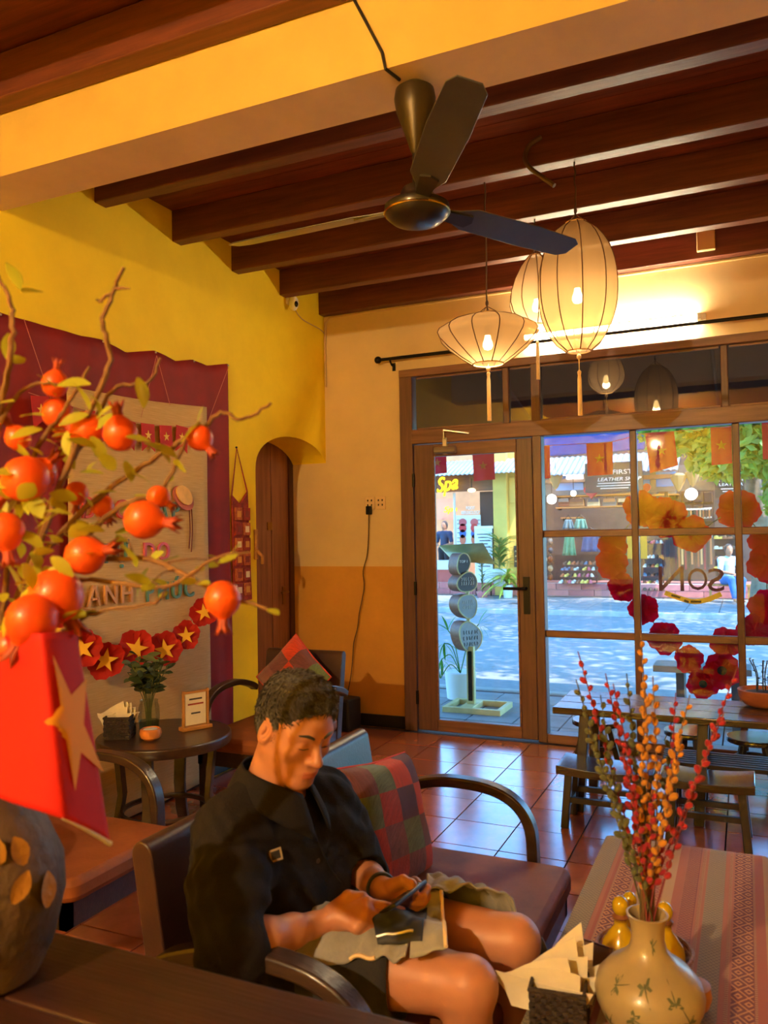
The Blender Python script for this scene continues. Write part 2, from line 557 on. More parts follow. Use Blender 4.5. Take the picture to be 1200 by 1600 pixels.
def lantern(name, label, hook, zc, prof, ribs, tassel, bulb_z, watt, m, group='silk lanterns on the rafter', off=''):
    t = thing(name, label, 'lantern', (hook[0], hook[1], zc), 0, group)
    sh = MB()
    n = ribs * 4
    def rib(a, z):
        f = (a / (2 * PI) * ribs) % 1.0
        return 1 - .035 * math.sin(PI * f)
    sh.v, sh.f, sh.m = [], [], []
    k = len(prof)
    for (r, z) in prof:
        for j in range(n):
            a = 2 * PI * j / n
            sh.v.append((r * rib(a, z) * math.cos(a), r * rib(a, z) * math.sin(a), z))
    for i in range(k - 1):
        for j in range(n):
            sh.f.append((i * n + j, i * n + (j + 1) % n, (i + 1) * n + (j + 1) % n, (i + 1) * n + j)); sh.m.append(0)
    sh.build('shade', m, t, smooth=60)
    for j in range(ribs):
        a = 2 * PI * j / ribs
        MB().tube([((r + .001) * math.cos(a), (r + .001) * math.sin(a), z) for r, z in prof], .0027, 5).build('rib', m_rib, t)
    z0, z1 = prof[0][1], prof[-1][1]
    for (r, z) in (prof[0], prof[-1]):
        rg = MB().tube([(r * math.cos(2 * PI * i / 20), r * math.sin(2 * PI * i / 20), z) for i in range(20)], .0035, 5, closed=True)
        rg.build('hoop', mat('lantern_hoop', (196, 150, 84), .6, var=.1), t)
    top = hook[2] - zc
    c = MB()
    r1 = prof[-1][0]
    for a in (0, PI / 2, PI, 1.5 * PI):
        c.tube([(r1 * math.cos(a), r1 * math.sin(a), z1), (0, 0, z1 + .045)], .0022, 5)
    c.build('hanger', m_rib, t)
    rc = random.Random(name + label)
    pts = [(0, 0, z1 + .043)]
    kk = 10
    for i in range(1, kk):
        pts.append((rc.uniform(-.004, .004), rc.uniform(-.004, .004), z1 + .043 + (top - z1 - .043) * i / kk))
    pts.append((0, 0, top))
    cc = MB().tube(spline(pts, 3), .0042, 6)
    cc.ell((0, 0, z1 + .06), (.008, .008, .016))
    cc.build('cord', m_cordc, t)
    bl = MB().lathe([(.004, bulb_z + .05), (.014, bulb_z + .045), (.016, bulb_z + .03), (.024, bulb_z + .008), (.026, bulb_z - .006), (.018, bulb_z - .022), (.001, bulb_z - .028)][::-1], 14)
    bl.build('bulb' + off, e_bulb, t)
    MB().lathe([(.013, bulb_z + .045), (.016, bulb_z + .05), (.016, bulb_z + .09), (.004, bulb_z + .095)], 12).tube([(0, 0, bulb_z + .09), (0, 0, z1 + .05)], .003, 5).build('lamp_holder', m_cordc, t)
    tz = z0 - tassel[0]
    MB().tube([(0, 0, z0), (0, 0, tz)], .0022, 5).ell((0, 0, z0 - .025), (.011, .011, .014)).build('tassel_cord', m_tass, t)
    ts = MB().lathe([(.002, tz + .014), (.010, tz + .004), (.007, tz - .012), (.0095, tz - .03), (.011, tz - tassel[1]), (.002, tz - tassel[1])][::-1], 10)
    ts.build('tassel', m_tass, t)
    lo = point('lantern_light' + off, (hook[0], hook[1], zc + bulb_z - .035), watt, r=.03)
    return t


def prof_oval(R, H, r0, r1, e=1.0, n=16):
    P = []
    for i in range(n + 1):
        s = -1 + 2 * i / n
        rr = r0 if s < 0 else r1
        P.append((rr + (R - rr) * max(0, 1 - abs(s) ** 2.3) ** e, s * H / 2))
    return P


hk1 = at(897, 253, z=ZR); hk2 = at(757, 285, z=ZR)
c1 = at(902, 449, y=hk1.y); c2 = at(762, 526, y=hk2.y); c3 = at(838, 455, y=4.34)
lantern('silk_lantern', 'tall oval ivory silk lantern with thin dark ribs, lit', (c1.x, c1.y, ZR), c1.z, prof_oval(.182, .60, .055, .05, .75), 10, (.10, .20), -.05, 4.6, m_silk)
sp = [(.075, -.135), (.13, -.10), (.195, -.05), (.238, -.005), (.248, .02), (.238, .04), (.19, .068), (.12, .092), (.07, .105)]
lantern('silk_lantern', 'flat saucer-shaped ivory silk lantern, lit', (c2.x, c2.y, ZR), c2.z, sp, 12, (.05, .23), -.04, 4.6, m_silk)
pp = [(a * 1.15, b * 1.15) for a, b in [(.045, -.165), (.085, -.14), (.118, -.10), (.13, -.055), (.125, -.005), (.105, .055), (.075, .115), (.045, .155), (.03, .17)]]
lantern('silk_lantern', 'small pear-shaped pale silk lantern half behind the tall oval one', (c3.x, c3.y, ZR), c3.z, pp, 10, (.10, .20), -.09, 3.4, m_silk2)
# one more lit lantern hangs behind the camera: the photograph shows it mirrored in the pane with the red flag
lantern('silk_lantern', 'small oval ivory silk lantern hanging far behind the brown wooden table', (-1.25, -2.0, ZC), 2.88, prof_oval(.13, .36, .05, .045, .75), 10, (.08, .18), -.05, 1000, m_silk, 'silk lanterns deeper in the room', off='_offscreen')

# fluorescent batten over the front
ta = at(820, 531, y=YB - .035); tb = at(1090, 496, y=YB - .035)
tl = thing('tube_light', 'lit white fluorescent tube above the shop window', 'light', ((ta.x + tb.x) / 2, YB, ta.z))
tz = 2.818
MB().b2(ta.x - .03, tb.x + .05, YB - .022, YB, tz - .02, tz + .025).build('batten', mat('white_enamel', (225, 220, 205), .4), tl, w=True, bevel=.004)
MB().tube([(ta.x, YB - .04, tz), (tb.x, YB - .04, tz)], .016, 12).build('tube', emis('tube_glow', (255, 238, 200), 110), tl, w=True)
for x in (ta.x - .01, tb.x + .01): MB().b2(x - .012, x + .012, YB - .06, YB - .02, tz - .02, tz + .02).build('end_cap', mat('white_enamel'), tl, w=True)

# curtain rod
cr = thing('curtain_rod', 'black iron curtain rod with ball finial over the street front', 'curtain rod', (-2.5, YB - .07, 2.77))
MB().tube([(-2.47, YB - .075, 2.77), (1.9, YB - .075, 2.77)], .012, 10).build('rod', m_blk, cr, w=True)
MB().ell((-2.50, YB - .075, 2.77), (.028, .028, .028)).build('finial', m_blk, cr, w=True)
for x in (-2.40, -.98, .5, 1.75):
    b = MB().b2(x - .012, x + .012, YB - .008, YB, 2.69, 2.75); b.tube([(x, YB - .004, 2.72), (x, YB - .05, 2.73), (x, YB - .075, 2.755)], .008, 6)
    b.build('bracket', m_blk, cr, w=True)

# ceiling fan
FX, FY = -.955, 2.415
fan = thing('ceiling_fan', 'dark bronze three-blade ceiling fan under the plastered beam', 'fan', (FX, FY, 2.93))
m_fan = mat('bronze_enamel', (52, 44, 34), .32, .4, var=.08, coat=.3)
m_can = mat('bronze_canopy', (62, 50, 32), .4, .5, var=.08)
MB().lathe([(.010, -.235), (.016, -.225), (.035, -.165), (.062, -.09), (.069, -.05), (.064, -.02), (.035, 0)], 24).build('canopy', m_can, fan)
MB().tube([(0, 0, -.23), (0, 0, -.36)], .0125, 12).build('down_rod', m_fan, fan)
hub = MB().lathe([(.001, -.468), (.05, -.467), (.082, -.455), (.102, -.437), (.108, -.42), (.106, -.405), (.085, -.392), (.06, -.375), (.045, -.345), (.02, -.335), (.012, -.33)], 32).build('motor_housing', m_fan, fan)
MB().tube([(.106 * math.cos(2 * PI * i / 32), .106 * math.sin(2 * PI * i / 32), -.428) for i in range(32)], .004, 6, closed=True).build('trim_ring', mat('polished_brass', (206, 168, 96), .25, 1), hub)
m_blade = mat('blade_enamel', (92, 92, 92), .3, .5, var=.05, coat=.3)
for an in (59, -58, 178.5):
    a = math.radians(an); ca, sa = math.cos(a), math.sin(a)
    out = [(.10, -.022), (.16, -.035), (.22, -.062), (.50, -.066), (.70, -.056), (.735, -.035), (.735, .03), (.70, .052), (.50, .058), (.22, .052), (.16, .03), (.10, .022)]
    T = Matrix.Rotation(a, 4, 'Z') @ Matrix.Translation((0, 0, -.408)) @ Matrix.Rotation(math.radians(-15), 4, 'X')
    b = MB().prism(out, .004, T).build('blade', m_blade, fan, bevel=.0015)
    MB().prism([(.07, -.02), (.22, -.03), (.235, 0), (.22, .03), (.07, .02)], .006, T @ Matrix.Translation((0, 0, -.006))).build('blade_bracket', m_fan, b)
# wire to the fan
cp = [at(548, -10, y=2.283), at(575, 40, y=2.283), at(597, 82, y=2.283)]
cp.append(Vector((cp[-1].x + .01, 2.284, 2.926))); cp.append(Vector((FX - .03, 2.36, 2.925)))
tag(MB().tube(cp, .0055, 6).build('fan_cable', mat('black_cable', (40, 32, 26), .6), None), 'black cable running down the plastered beam to the fan', 'cable')

# bent pipe on the rafter
pa = [at(846, 214, y=3.70), at(828, 226, y=3.69), at(820, 246, y=3.68), at(828, 262, y=3.67), at(845, 275, y=3.66), at(866, 290, y=3.65)]
tag(MB().tube(spline(pa, 6), .011, 10).build('bent_pipe', mat('dull_steel', (120, 100, 80), .4, .7)), 'short bent metal pipe hooked on a rafter beside the lantern cords', 'pipe')
p = at(1103, 377, y=5.455)
cbx = MB().b2(p.x - .055, p.x + .055, 5.425, 5.462, p.z - .065, p.z + .065).build('junction_box', mat('cream_plastic', (190, 160, 110), .5), None, bevel=.006)
tag(cbx, 'small cream junction box on the last rafter over the front', 'junction box')

# security camera on the left wall
p = at(458, 474, x=XL + .05)
sc = thing('security_camera', 'small white wall camera high in the corner of the yellow wall', 'camera', (XL, p.y, p.z))
m_wpl = mat('white_plastic', (236, 232, 222), .35)
MB().box((.012, 0, .02), (.024, .05, .05)).build('mount', m_wpl, sc, bevel=.006)
MB().ell((.055, 0, 0), (.036, .034, .055)).build('housing', m_wpl, sc)
MB().ell((.083, -.012, -.012), (.013, .018, .022)).build('lens', mat('black_glass', (12, 12, 14), .1), sc)
m_cab = mat('cream_cable', (206, 170, 110), .6)
cw = MB().tube(spline([(XL + .03, p.y + .02, p.z), (XL + .006, p.y + .2, p.z - .06), (XL + .006, 5.50, 3.06), (XL + .02, 5.53, 2.98)], 5), .004, 6)
cw.build('lead', m_cab, sc, w=True)
cd2 = MB().tube([(XL + .015, 5.53, 2.62), (XL + .012, 5.53, 2.98), (XL + .02, 5.53, 3.13), (XL + .06, 5.53, 3.165), (-1.9, 5.53, 3.165), (1.5, 5.53, 3.165)], .008, 8)
tag(cd2.build('wall_conduit', m_cab), 'thin cream conduit along the top of the street wall', 'conduit')

# double socket, plug and wire, speaker on the floor
p = at(587, 786, y=YB)
so_ = thing('wall_socket', 'cream double wall socket between the arch and the glass door', 'socket', (p.x, YB, p.z))
m_sock = mat('socket_plastic', (222, 190, 140), .4)
for dx in (-.045, .045):
    f = MB().box((dx, -.006, 0), (.082, .012, .10)).build('faceplate', m_sock, so_, bevel=.004)
    k = MB()
    for (a, b) in ((-.016, .02), (.016, .02), (-.016, -.015), (.016, -.015)): k.box((dx + a, -.0125, b), (.008, .003, .014))
    k.build('slot', mat('black_glass'), f)
pl = thing('plug_lead', 'black plug with a thin wavy wire down to the floor speaker', 'cable', (p.x - .045, YB - .012, p.z - .05))
MB().box((0, -.016, -.005), (.042, .034, .065)).build('plug', m_blk, pl, bevel=.006)
rw = random.Random(5)
e = at(541, 1092, y=5.49)
W = [Vector((p.x - .045, YB - .03, p.z - .085))]
for i in range(1, 13):
    f = i / 13
    W.append(Vector((p.x - .045 + (e.x - p.x + .045) * f ** 1.3 + rw.uniform(-.012, .012), YB - .03 + (e.y - YB + .03) * f ** 3 + rw.uniform(-.004, .004), p.z - .085 + (e.z - p.z + .085) * f)))
W.append(e)
MB().tube(spline(W, 4), .0038, 6).build('wire', mat('brown_cable', (70, 46, 26), .6), pl, w=True)
s0 = at(544, 1137, z=0); pass
spk = thing('speaker_box', 'black speaker box on the floor in the corner by the skirting', 'speaker', (s0.x, 5.38, 0), math.radians(-8))
m_spk = mat('black_plastic', (30, 30, 33), .5, var=.1, bump=.1, bscale=150)
MB().box((0, 0, .118), (.17, .17, .236)).build('cabinet', m_spk, spk, bevel=.014)
MB().box((0, -.087, .125), (.14, .006, .19)).build('grille', mat('black_mesh', (22, 22, 24), .8, bump=.5, bscale=400), spk, bevel=.003)
MB().lathe([(.012, 0), (.012, .004), (.001, .006)], 16, (0, -.09, .05), rot=Matrix.Rotation(PI / 2, 3, 'X')).build('badge', m_al, spk)
# ================================================================== furniture
m_dw = wood('ebonised_wood', (62, 44, 38), (40, 28, 25), .34, 0, 5, coat=.25)
m_leath = mat('brown_leather', (146, 84, 46), .6, spec=.3, c2=(118, 64, 34), scale=6, bump=.08, bscale=120)
m_leatd = mat('dark_brown_leather', (66, 40, 32), .38, c2=(48, 28, 24), scale=6, bump=.08, bscale=120)


def rslab(mb, x0, x1, y0, y1, z0, z1, r, mi=0):
    """slab with rounded plan corners"""
    P = []
    for (cx, cy, a0) in ((x1 - r, y1 - r, 0), (x0 + r, y1 - r, 90), (x0 + r, y0 + r, 180), (x1 - r, y0 + r, 270)):
        for i in range(5):
            a = math.radians(a0 + 90 * i / 4); P.append((cx + r * math.cos(a), cy + r * math.sin(a)))
    return mb.prism(P, z1 - z0, Matrix.Translation((0, 0, z0)), mi)


def bentwood_seat(name, label, cat, W, loc, rotz, group=None, back_m=m_leatd):
    """chair or settee facing local +x: slab back, padded seat, two hoop arms that run down as front legs"""
    t = thing(name, label, cat, loc, rotz, group)
    h = W / 2
    rslab(MB(), .06, .722, -h + .075, h - .075, .345, .42, .05).build('seat', m_leath, t, bevel=.022)
    fr = MB().b2(.05, .70, -h + .08, -h + .11, .27, .345).b2(.05, .70, h - .11, h - .08, .27, .345).b2(.67, .70, -h + .08, h - .08, .27, .345).b2(.05, .08, -h + .08, h - .08, .27, .345)
    fr.build('seat_frame', m_dw, t)
    # reclined slab back with a rounded top edge
    P = []
    for i in range(9):
        a = PI * i / 8; P.append((.028 * math.cos(a), .50 + .028 * math.sin(a)))
    P += [(-.028, 0), (.028, 0)]
    T = Matrix(((math.cos(.16), -math.sin(.16) * 1, 0, .08), (0, 0, -1, h - .075), (math.sin(.16), math.cos(.16), 0, .26), (0, 0, 0, 1)))
    MB().prism(P, W - .15, T).build('backrest', back_m, t, bevel=.004)
    for s in (-1, 1):
        y = s * (h - .03)
        A = [(.085, y, .555), (.13, y, .58), (.24, y, .613), (.335, y, .622), (.45, y, .612), (.53, y, .575), (.575, y, .51), (.585, y, .42), (.583, y, .30), (.58, y, 0)]
        MB().tube(spline(A, 5), 1, flat=(.05, .034), up=None).build('arm', m_dw, t, bevel=.006)
        MB().box((.075, s * (h - .085), .14), (.05, .045, .28), None, 0, .85).build('leg', m_dw, t, bevel=.004)
    return t


settee = bentwood_seat('settee', 'brown leather two-seat settee with hoop arms on which the man sits', 'settee', 1.26, (-1.235, 1.955, 0), 0)
bentwood_seat('armchair', 'brown leather armchair with hoop arms behind the hanging star flag', 'armchair', .66, (-2.60, 2.075, 0), 0, 'bentwood armchairs')
bentwood_seat('armchair', 'brown leather armchair by the arch holding an upturned patchwork cushion', 'armchair', .66, (-2.395, 4.135, 0), -PI / 2, 'bentwood armchairs')

# ---- patchwork cushions
PC = [(168, 50, 36), (104, 56, 66), (94, 112, 78), (196, 58, 34), (120, 70, 74), (84, 48, 78), (116, 126, 90)]
m_patch = [mat('patch_weave_%d' % i, c, .85, var=.16, scale=7, stretch=(3, 60, 3) if i % 2 else (60, 3, 3), bump=.5, bscale=45, sheen=.2) for i, c in enumerate(PC)]


def cushion(name, label, T, S, th, layout):
    """pillow whose two faces are sewn from square patches, each a child mesh"""
    n = len(layout)
    t = thing(name, label, 'cushion', tuple(T.translation))
    inv = Matrix.Translation(-T.translation) @ T
    def P(u, v, s):
        a, b = 2 * u - 1, 2 * v - 1
        q = max(0, (1 - a ** 4)) ** .5 * max(0, (1 - b ** 4)) ** .5
        pin = 1 - .06 * (1 - abs(a)) * abs(b) ** 3
        pin2 = 1 - .06 * (1 - abs(b)) * abs(a) ** 3
        z = s * th / 2 * q ** .8 + .004 * noise.noise(Vector((u * 5, v * 5, s)))
        return inv @ Vector((a * S / 2 * pin2, b * S / 2 * pin, z))
    for s in (1, -1):
        for i in range(n):
            for j in range(n):
                k = layout[i][j] if s == 1 else layout[n - 1 - i][j]
                m = MB().grid(lambda a, b: P((j + a) / n, 1 - (i + b) / n, s), 6, 6)
                if s == 1: m.f = [q[::-1] for q in m.f]
                m.build('patch', m_patch[k], t, smooth=179)
    e = []
    N = 28
    for (f) in (lambda q: (q, 0), lambda q: (1, q), lambda q: (1 - q, 1), lambda q: (0, 1 - q)):
        for i in range(N // 4): e.append(P(*f(i / (N // 4)), 0))
    MB().tube(e, .004, 5, closed=True).build('piping', mat('red_piping', (190, 60, 50), .8), t)
    return t


LAY = [[1, 2, 3, 5], [2, 0, 5, 3], [0, 4, 2, 1], [3, 0, 4, 3]]
# leaning on the settee back, beyond the man
Rm = Matrix(((0, -.28, .96), (1, 0, 0), (0, .96, .28))).to_4x4()
T1 = Matrix.Translation((-1.03, 2.235, .572)) @ Matrix.Rotation(math.radians(-8), 4, 'Z') @ Rm @ Matrix.Rotation(math.radians(-6), 4, 'Z')
cushion('patchwork_cushion', 'square patchwork cushion of red, green and plum squares beside the man', T1, .375, .15, LAY)
# standing on its corner in the armchair by the arch
Rb = Matrix(((-1, 0, 0), (0, .25, -.97), (0, .97, .25))).to_4x4()
T2 = Matrix.Translation((-2.36, 3.93, .655)) @ Rb @ Matrix.Rotation(math.radians(42), 4, 'Z')
cushion('patchwork_cushion', 'patchwork cushion standing on its corner in the armchair by the arch', T2, .345, .12, [[2, 1, 3], [4, 3, 1], [0, 2, 4]])

# ---- round side table by the left wall
tc = (-2.625, 3.15, 0)
rt_ = thing('side_table', 'dark round side table against the woven wall hanging', 'table', tc)
MB().lathe([(.295, .445), (.318, .448), (.322, .455), (.322, .49), (.316, .497), (.001, .498)], 48).build('table_top', m_dw, rt_, bevel=.002)
for i, a in enumerate((20, 110, 200, 290)):
    a = math.radians(a); c, s = math.cos(a), math.sin(a)
    leg = MB().tube([(c * .24, s * .24, .447), (c * .215, s * .215, .2), (c * .24, s * .24, .06), (c * .27, s * .27, 0)], 1, flat=(.055, .03), up=(c, s, 0))
    leg.build('leg', m_dw, rt_, bevel=.003)
MB().tube([(.205 * math.cos(2 * PI * i / 24), .205 * math.sin(2 * PI * i / 24), .13) for i in range(24)], .013, 6, closed=True).build('ring_stretcher', m_dw, rt_)

m_wick = mat('black_wicker', (46, 36, 34), .6, var=.35, scale=30, stretch=(1, 1, 4), bump=.8, bscale=70)
m_nap = mat('white_paper', (238, 228, 206), .85, var=.03, scale=20, transl=.2)


def weave_box(t, sx, sy, h, wall=.006, rows=7, m=m_wick):
    """open box plaited from flat strands round upright stakes"""
    MB().b2(-sx / 2, sx / 2, -sy / 2, sy / 2, 0, .006).build('base', m, t)
    for i in range(rows):
        z = .006 + (h - .012) * (i + .5) / rows
        pts = []
        per = [(-sx / 2, -sy / 2), (sx / 2, -sy / 2), (sx / 2, sy / 2), (-sx / 2, sy / 2)]
        for k in range(4):
            a, b = Vector(per[k]), Vector(per[(k + 1) % 4]); n = 10
            nn = Vector((b.y - a.y, a.x - b.x)).normalized()
            for j in range(n):
                p = a.lerp(b, j / n) + nn * (.0028 * (1 if (j + i) % 2 else -1))
                pts.append((p.x, p.y, z))
        MB().tube(pts, 1, flat=(.0022, (h - .012) / rows * .94), up=(0, 0, 1), closed=True).build('strand', m, t)
    MB().tube([(-sx / 2, -sy / 2, h - .003), (sx / 2, -sy / 2, h - .003), (sx / 2, sy / 2, h - .003), (-sx / 2, sy / 2, h - .003)], .0055, 6, closed=True).build('rim', m, t)


def napkin(name, label, T, S, group, lift=.5, fall=.46):
    """folded square of paper standing up, its free corner pointing out"""
    b = MB()
    # a square folded to a triangle whose free corners fan out over the rim
    for k in range(3):
        d = .0035 * k
        tip = Vector((S * (.58 - .16 * k), S * .10 + d, S * (.46 + .20 * k) * (.7 + .6 * lift)))
        b.grid(lambda u, v: T @ (Vector((-S * .48 + S * .86 * u, d, 0)) * (1 - v) + (Vector((-S * .66, S * .02 + d, S * (fall - .07 * k))) * (1 - u) + tip * u) * v
                                 + Vector((0, .012 * math.sin(PI * u) * v - .02 * v * v * S * 5, .05 * S * math.sin(PI * u) * v * (1 if k else -1.4)))), 8, 6)
    return tag(b.build(name, m_nap, None, solid=.0012, smooth=None), label, 'napkin', group)


nb = thing('napkin_basket', 'small black plaited basket of napkins on the round side table', 'basket', (-2.775, 3.005, .498), math.radians(25))
weave_box(nb, .12, .11, .105)
for i in range(3):
    napkin('paper_napkin', 'white folded napkin at the %s of the plaited basket on the side table' % ['wall end', 'middle', 'open end'][i], Matrix.Translation((-2.785 + .012 * i, 2.99 + .018 * i, .555)) @ Matrix.Rotation(math.radians(20 + 14 * i), 4, 'Z'), .135 - .008 * i, 'napkins on the side table')

gv = thing('glass_vase', 'clear glass vase of leafy green stems on the round side table', 'vase', (-2.70, 3.125, .498))
MB().lathe([(.001, .002), (.04, 0), (.048, .01), (.052, .08), (.05, .125), (.042, .15), (.045, .16)], 24).build('glass_body', glass('vase_glass', (236, 242, 236), .45), gv, smooth=60)
MB().lathe([(.001, .004), (.044, .006), (.047, .06), (.001, .061)], 20).build('water', glass('vase_water', (214, 224, 214), .3), gv, smooth=60)
m_leaf1 = mat('grey_green_leaf', (92, 104, 66), .6, var=.22, scale=6, transl=.25)
m_stem = mat('green_stem', (86, 88, 50), .7, var=.2)
m_leafd = mat('dark_green_leaf', (52, 72, 44), .5, var=.2, scale=6, transl=.2)


def leaf_mesh(L, W, m, bend=.2, name='leaf'):
    b = MB()
    n = 5
    for i in range(n + 1):
        f = i / n; w = W / 2 * math.sin(PI * min(1, f * .93 + .05)) ** .8
        z = -bend * L * f * f
        b.v += [(L * f, -w, z + .15 * w), (L * f, 0, z), (L * f, w, z + .15 * w)]
    for i in range(n):
        for j in (0, 1):
            b.f.append((i * 3 + j, i * 3 + j + 1, i * 3 + 4 + j, i * 3 + 3 + j)); b.m.append(0)
    me = b.mesh(name, 179); me.materials.append(m)
    return me


def put_leaf(me, parent, pos, direc, roll=0, s=1, name='leaf'):
    o = bpy.data.objects.new(name, me); COL.objects.link(o); o.parent = parent
    d = Vector(direc).normalized()
    q = d.to_track_quat('X', 'Z') @ Matrix.Rotation(roll, 3, 'X').to_quaternion()
    o.rotation_mode = 'QUATERNION'; o.rotation_quaternion = q; o.location = pos; o.scale = (s, s, s)
    return o


rv = random.Random(11)
lm1 = leaf_mesh(.075, .034, m_leaf1); lm2 = leaf_mesh(.062, .046, m_leafd)
for i in range(17):
    a = rv.uniform(0, 2 * PI); tilt = rv.uniform(.1, .75)
    d = Vector((math.cos(a) * tilt, math.sin(a) * tilt, 1)).normalized(); Ls = rv.uniform(.16, .25)
    pts = [Vector((0, 0, .02)) + Vector((math.cos(a), math.sin(a), 0)) * .01, Vector((d.x * .04, d.y * .04, .15)), Vector((0, 0, .15)) + d * Ls * .6, Vector((0, 0, .15)) + d * Ls]
    if pts[-1].x < -.26: continue
    st = MB().tube(spline(pts, 4), .0022, 5).build('stem', m_stem, gv)
    for k in range(7):
        f = .35 + .65 * k / 6
        p = Vector((0, 0, .15)) + d * Ls * f
        aa = rv.uniform(0, 2 * PI)
        put_leaf(lm1 if i % 3 else lm2, st, p, (math.cos(aa), math.sin(aa), rv.uniform(0, .8)), rv.uniform(-1, 1), rv.uniform(.7, 1.1))

cj = thing('candle_bowl', 'small round orange clay candle bowl on the round side table', 'candle bowl', (-2.60, 3.02, .498))
MB().lathe([(.03, 0), (.046, .012), (.052, .032), (.048, .05), (.042, .054), (.04, .048), (.001, .044)], 24).build('bowl', mat('orange_clay', (196, 120, 56), .5, var=.1), cj)
MB().lathe([(.001, .044), (.038, .046), (.03, .052), (.001, .054)], 16).build('wax', mat('pale_wax', (214, 214, 210), .4), cj)

ms = thing('menu_stand', 'small wooden menu stand with white card on the round side table', 'stand', (-2.53, 3.27, .498), math.radians(65))
m_pine = wood('pale_wood', (188, 132, 66), (160, 106, 50), .5, 0)
MB().box((0, 0, .009), (.16, .055, .018)).build('base', m_pine, ms, bevel=.003)
for x in (-.066, .066): MB().box((x, 0, .105), (.011, .012, .18)).build('post', m_pine, ms)
MB().box((0, 0, .185), (.143, .01, .01)).build('crossbar', m_pine, ms)
cdm = MB().box((0, 0, .1), (.112, .003, .155)).build('card', m_nap, ms)
for (z, w_, c) in ((.15, .07, (60, 60, 60)), (.125, .085, (150, 60, 50)), (.08, .05, (70, 70, 72))):
    MB().box((.0, -.0022, z), (w_, .001, .008)).build('print', mat('print_%d' % c[0], c, .8), cdm)

# ---- low street-side table, stools and benches
m_bt = wood('black_brown_wood', (66, 54, 50), (38, 30, 30), .2, 0, 4, coat=1.0)
m_bl = wood('black_brown_legs', (48, 38, 36), (30, 24, 24), .4, 2, 4)
lt = thing('low_table', 'long low dark plank table in front of the shop window', 'table', (-.05, 4.46, 0))
for (y0, y1) in ((4.215, 4.375), (4.378, 4.54), (4.543, 4.70)):
    MB().b2(-.955, 1.1, y0, y1, .495, .53).build('plank', m_bt, lt, w=True, bevel=.005)
for x in (-.80, -.22, .42, .98):
    f = .0
    for (ya, yb) in ((4.30, 4.24), (4.61, 4.67)):
        MB().tube([(x, ya, .495), (x + (-.03 if x < 0 else .03), yb, 0)], 1, flat=(.055, .05), up=(1, 0, 0)).build('leg', m_bl, lt, w=True, bevel=.004)
    MB().b2(x - .02, x + .02, 4.28, 4.63, .455, .495).build('bearer', m_bl, lt, w=True)
    MB().b2(x - .03, x + .005, 4.26, 4.65, .16, .19).build('stretcher', m_bl, lt, w=True)


def saddle_stool(label, x0, x1, y0, y1, z, group='low wooden stools at the plank table'):
    cx, cy = (x0 + x1) / 2, (y0 + y1) / 2
    t = thing('wooden_stool', label, 'stool', (cx, cy, 0), 0, group)
    a, b = (x1 - x0) / 2, (y1 - y0) / 2
    s = MB()
    s.grid(lambda u, v: Vector((-a + 2 * a * u, -b + 2 * b * v, z - .016 * (1 - (2 * u - 1) ** 2))), 12, 4)
    n = len(s.v)
    s.grid(lambda u, v: Vector((-a + 2 * a * u, b - 2 * b * v, z - .042 - .010 * (1 - (2 * u - 1) ** 2))), 12, 4)
    e1 = [j for j in range(13)]; e2 = [n + 4 * 13 + j for j in range(13)]
    for j in range(12): s.f.append((e1[j + 1], e1[j], e2[j], e2[j + 1])); s.m.append(0)
    f1 = [4 * 13 + j for j in range(13)]; f2 = [n + j for j in range(13)]
    for j in range(12): s.f.append((f1[j], f1[j + 1], f2[j + 1], f2[j])); s.m.append(0)
    for c in (0, 12):
        L1 = [k * 13 + c for k in range(5)]; L2 = [n + (4 - k) * 13 + c for k in range(5)]
        for k in range(4):
            q = (L1[k], L1[k + 1], L2[k + 1], L2[k]); s.f.append(q if c == 0 else q[::-1]); s.m.append(0)
    s.build('seat', m_bt, t, bevel=.003)
    for sx in (-1, 1):
        for sy in (-1, 1):
            MB().tube([(sx * (a - .055), sy * (b - .045), z - .045), (sx * (a - .035), sy * (b - .02), 0)], 1, flat=(.036, .036), up=(1, 0, 0)).build('leg', m_bl, t, bevel=.003)
        MB().box((sx * (a - .046), 0, .11), (.022, 2 * b - .07, .026)).build('stretcher', m_bl, t)
    for sy in (-1, 1): MB().box((0, sy * (b - .034), .135), (2 * a - .10, .022, .026)).build('stretcher', m_bl, t)
    return t


saddle_stool('dark saddle-topped wooden stool beside the gap to the glass door', -.885, -.43, 3.95, 4.205, .305)
saddle_stool('dark saddle-topped wooden stool nearest the end of the patterned cloth', -.40, .005, 3.94, 4.195, .305)
sb = thing('slatted_bench', 'dark bench with open slats standing under the plank table', 'bench', (.1, 4.46, 0))
for i in range(7):
    y = -.125 + .04 * i
    MB().box((0, y, .265), (1.06, .024, .02)).build('slat', m_bl, sb)
for x in (-.47, .47):
    MB().box((x, 0, .24), (.04, .29, .03)).build('bearer', m_bl, sb)
    for y in (-.115, .115): MB().box((x, y, .113), (.036, .036, .226)).build('leg', m_bl, sb)


def round_stool(label, x, y, z, r):
    t = thing('round_stool', label, 'stool', (x, y, 0), 0, 'round stools along the window')
    MB().lathe([(r * .9, z - .032), (r, z - .026), (r, z - .008), (r * .97, z), (.001, z - .004)], 32).build('seat', m_bt, t)
    for i in range(4):
        a = PI / 4 + PI / 2 * i + x; c, s = math.cos(a), math.sin(a)
        MB().tube([(c * r * .5, s * r * .5, z - .03), (c * r * .98, s * r * .98, 0)], [.85, 1], flat=(.034, .034), up=(c, s, 0)).build('leg', m_bl, t, bevel=.003)
    MB().tube([(r * .72 * math.cos(2 * PI * i / 20), r * .72 * math.sin(2 * PI * i / 20), .16) for i in range(20)], .009, 6, closed=True).build('ring', m_bl, t)
    return t


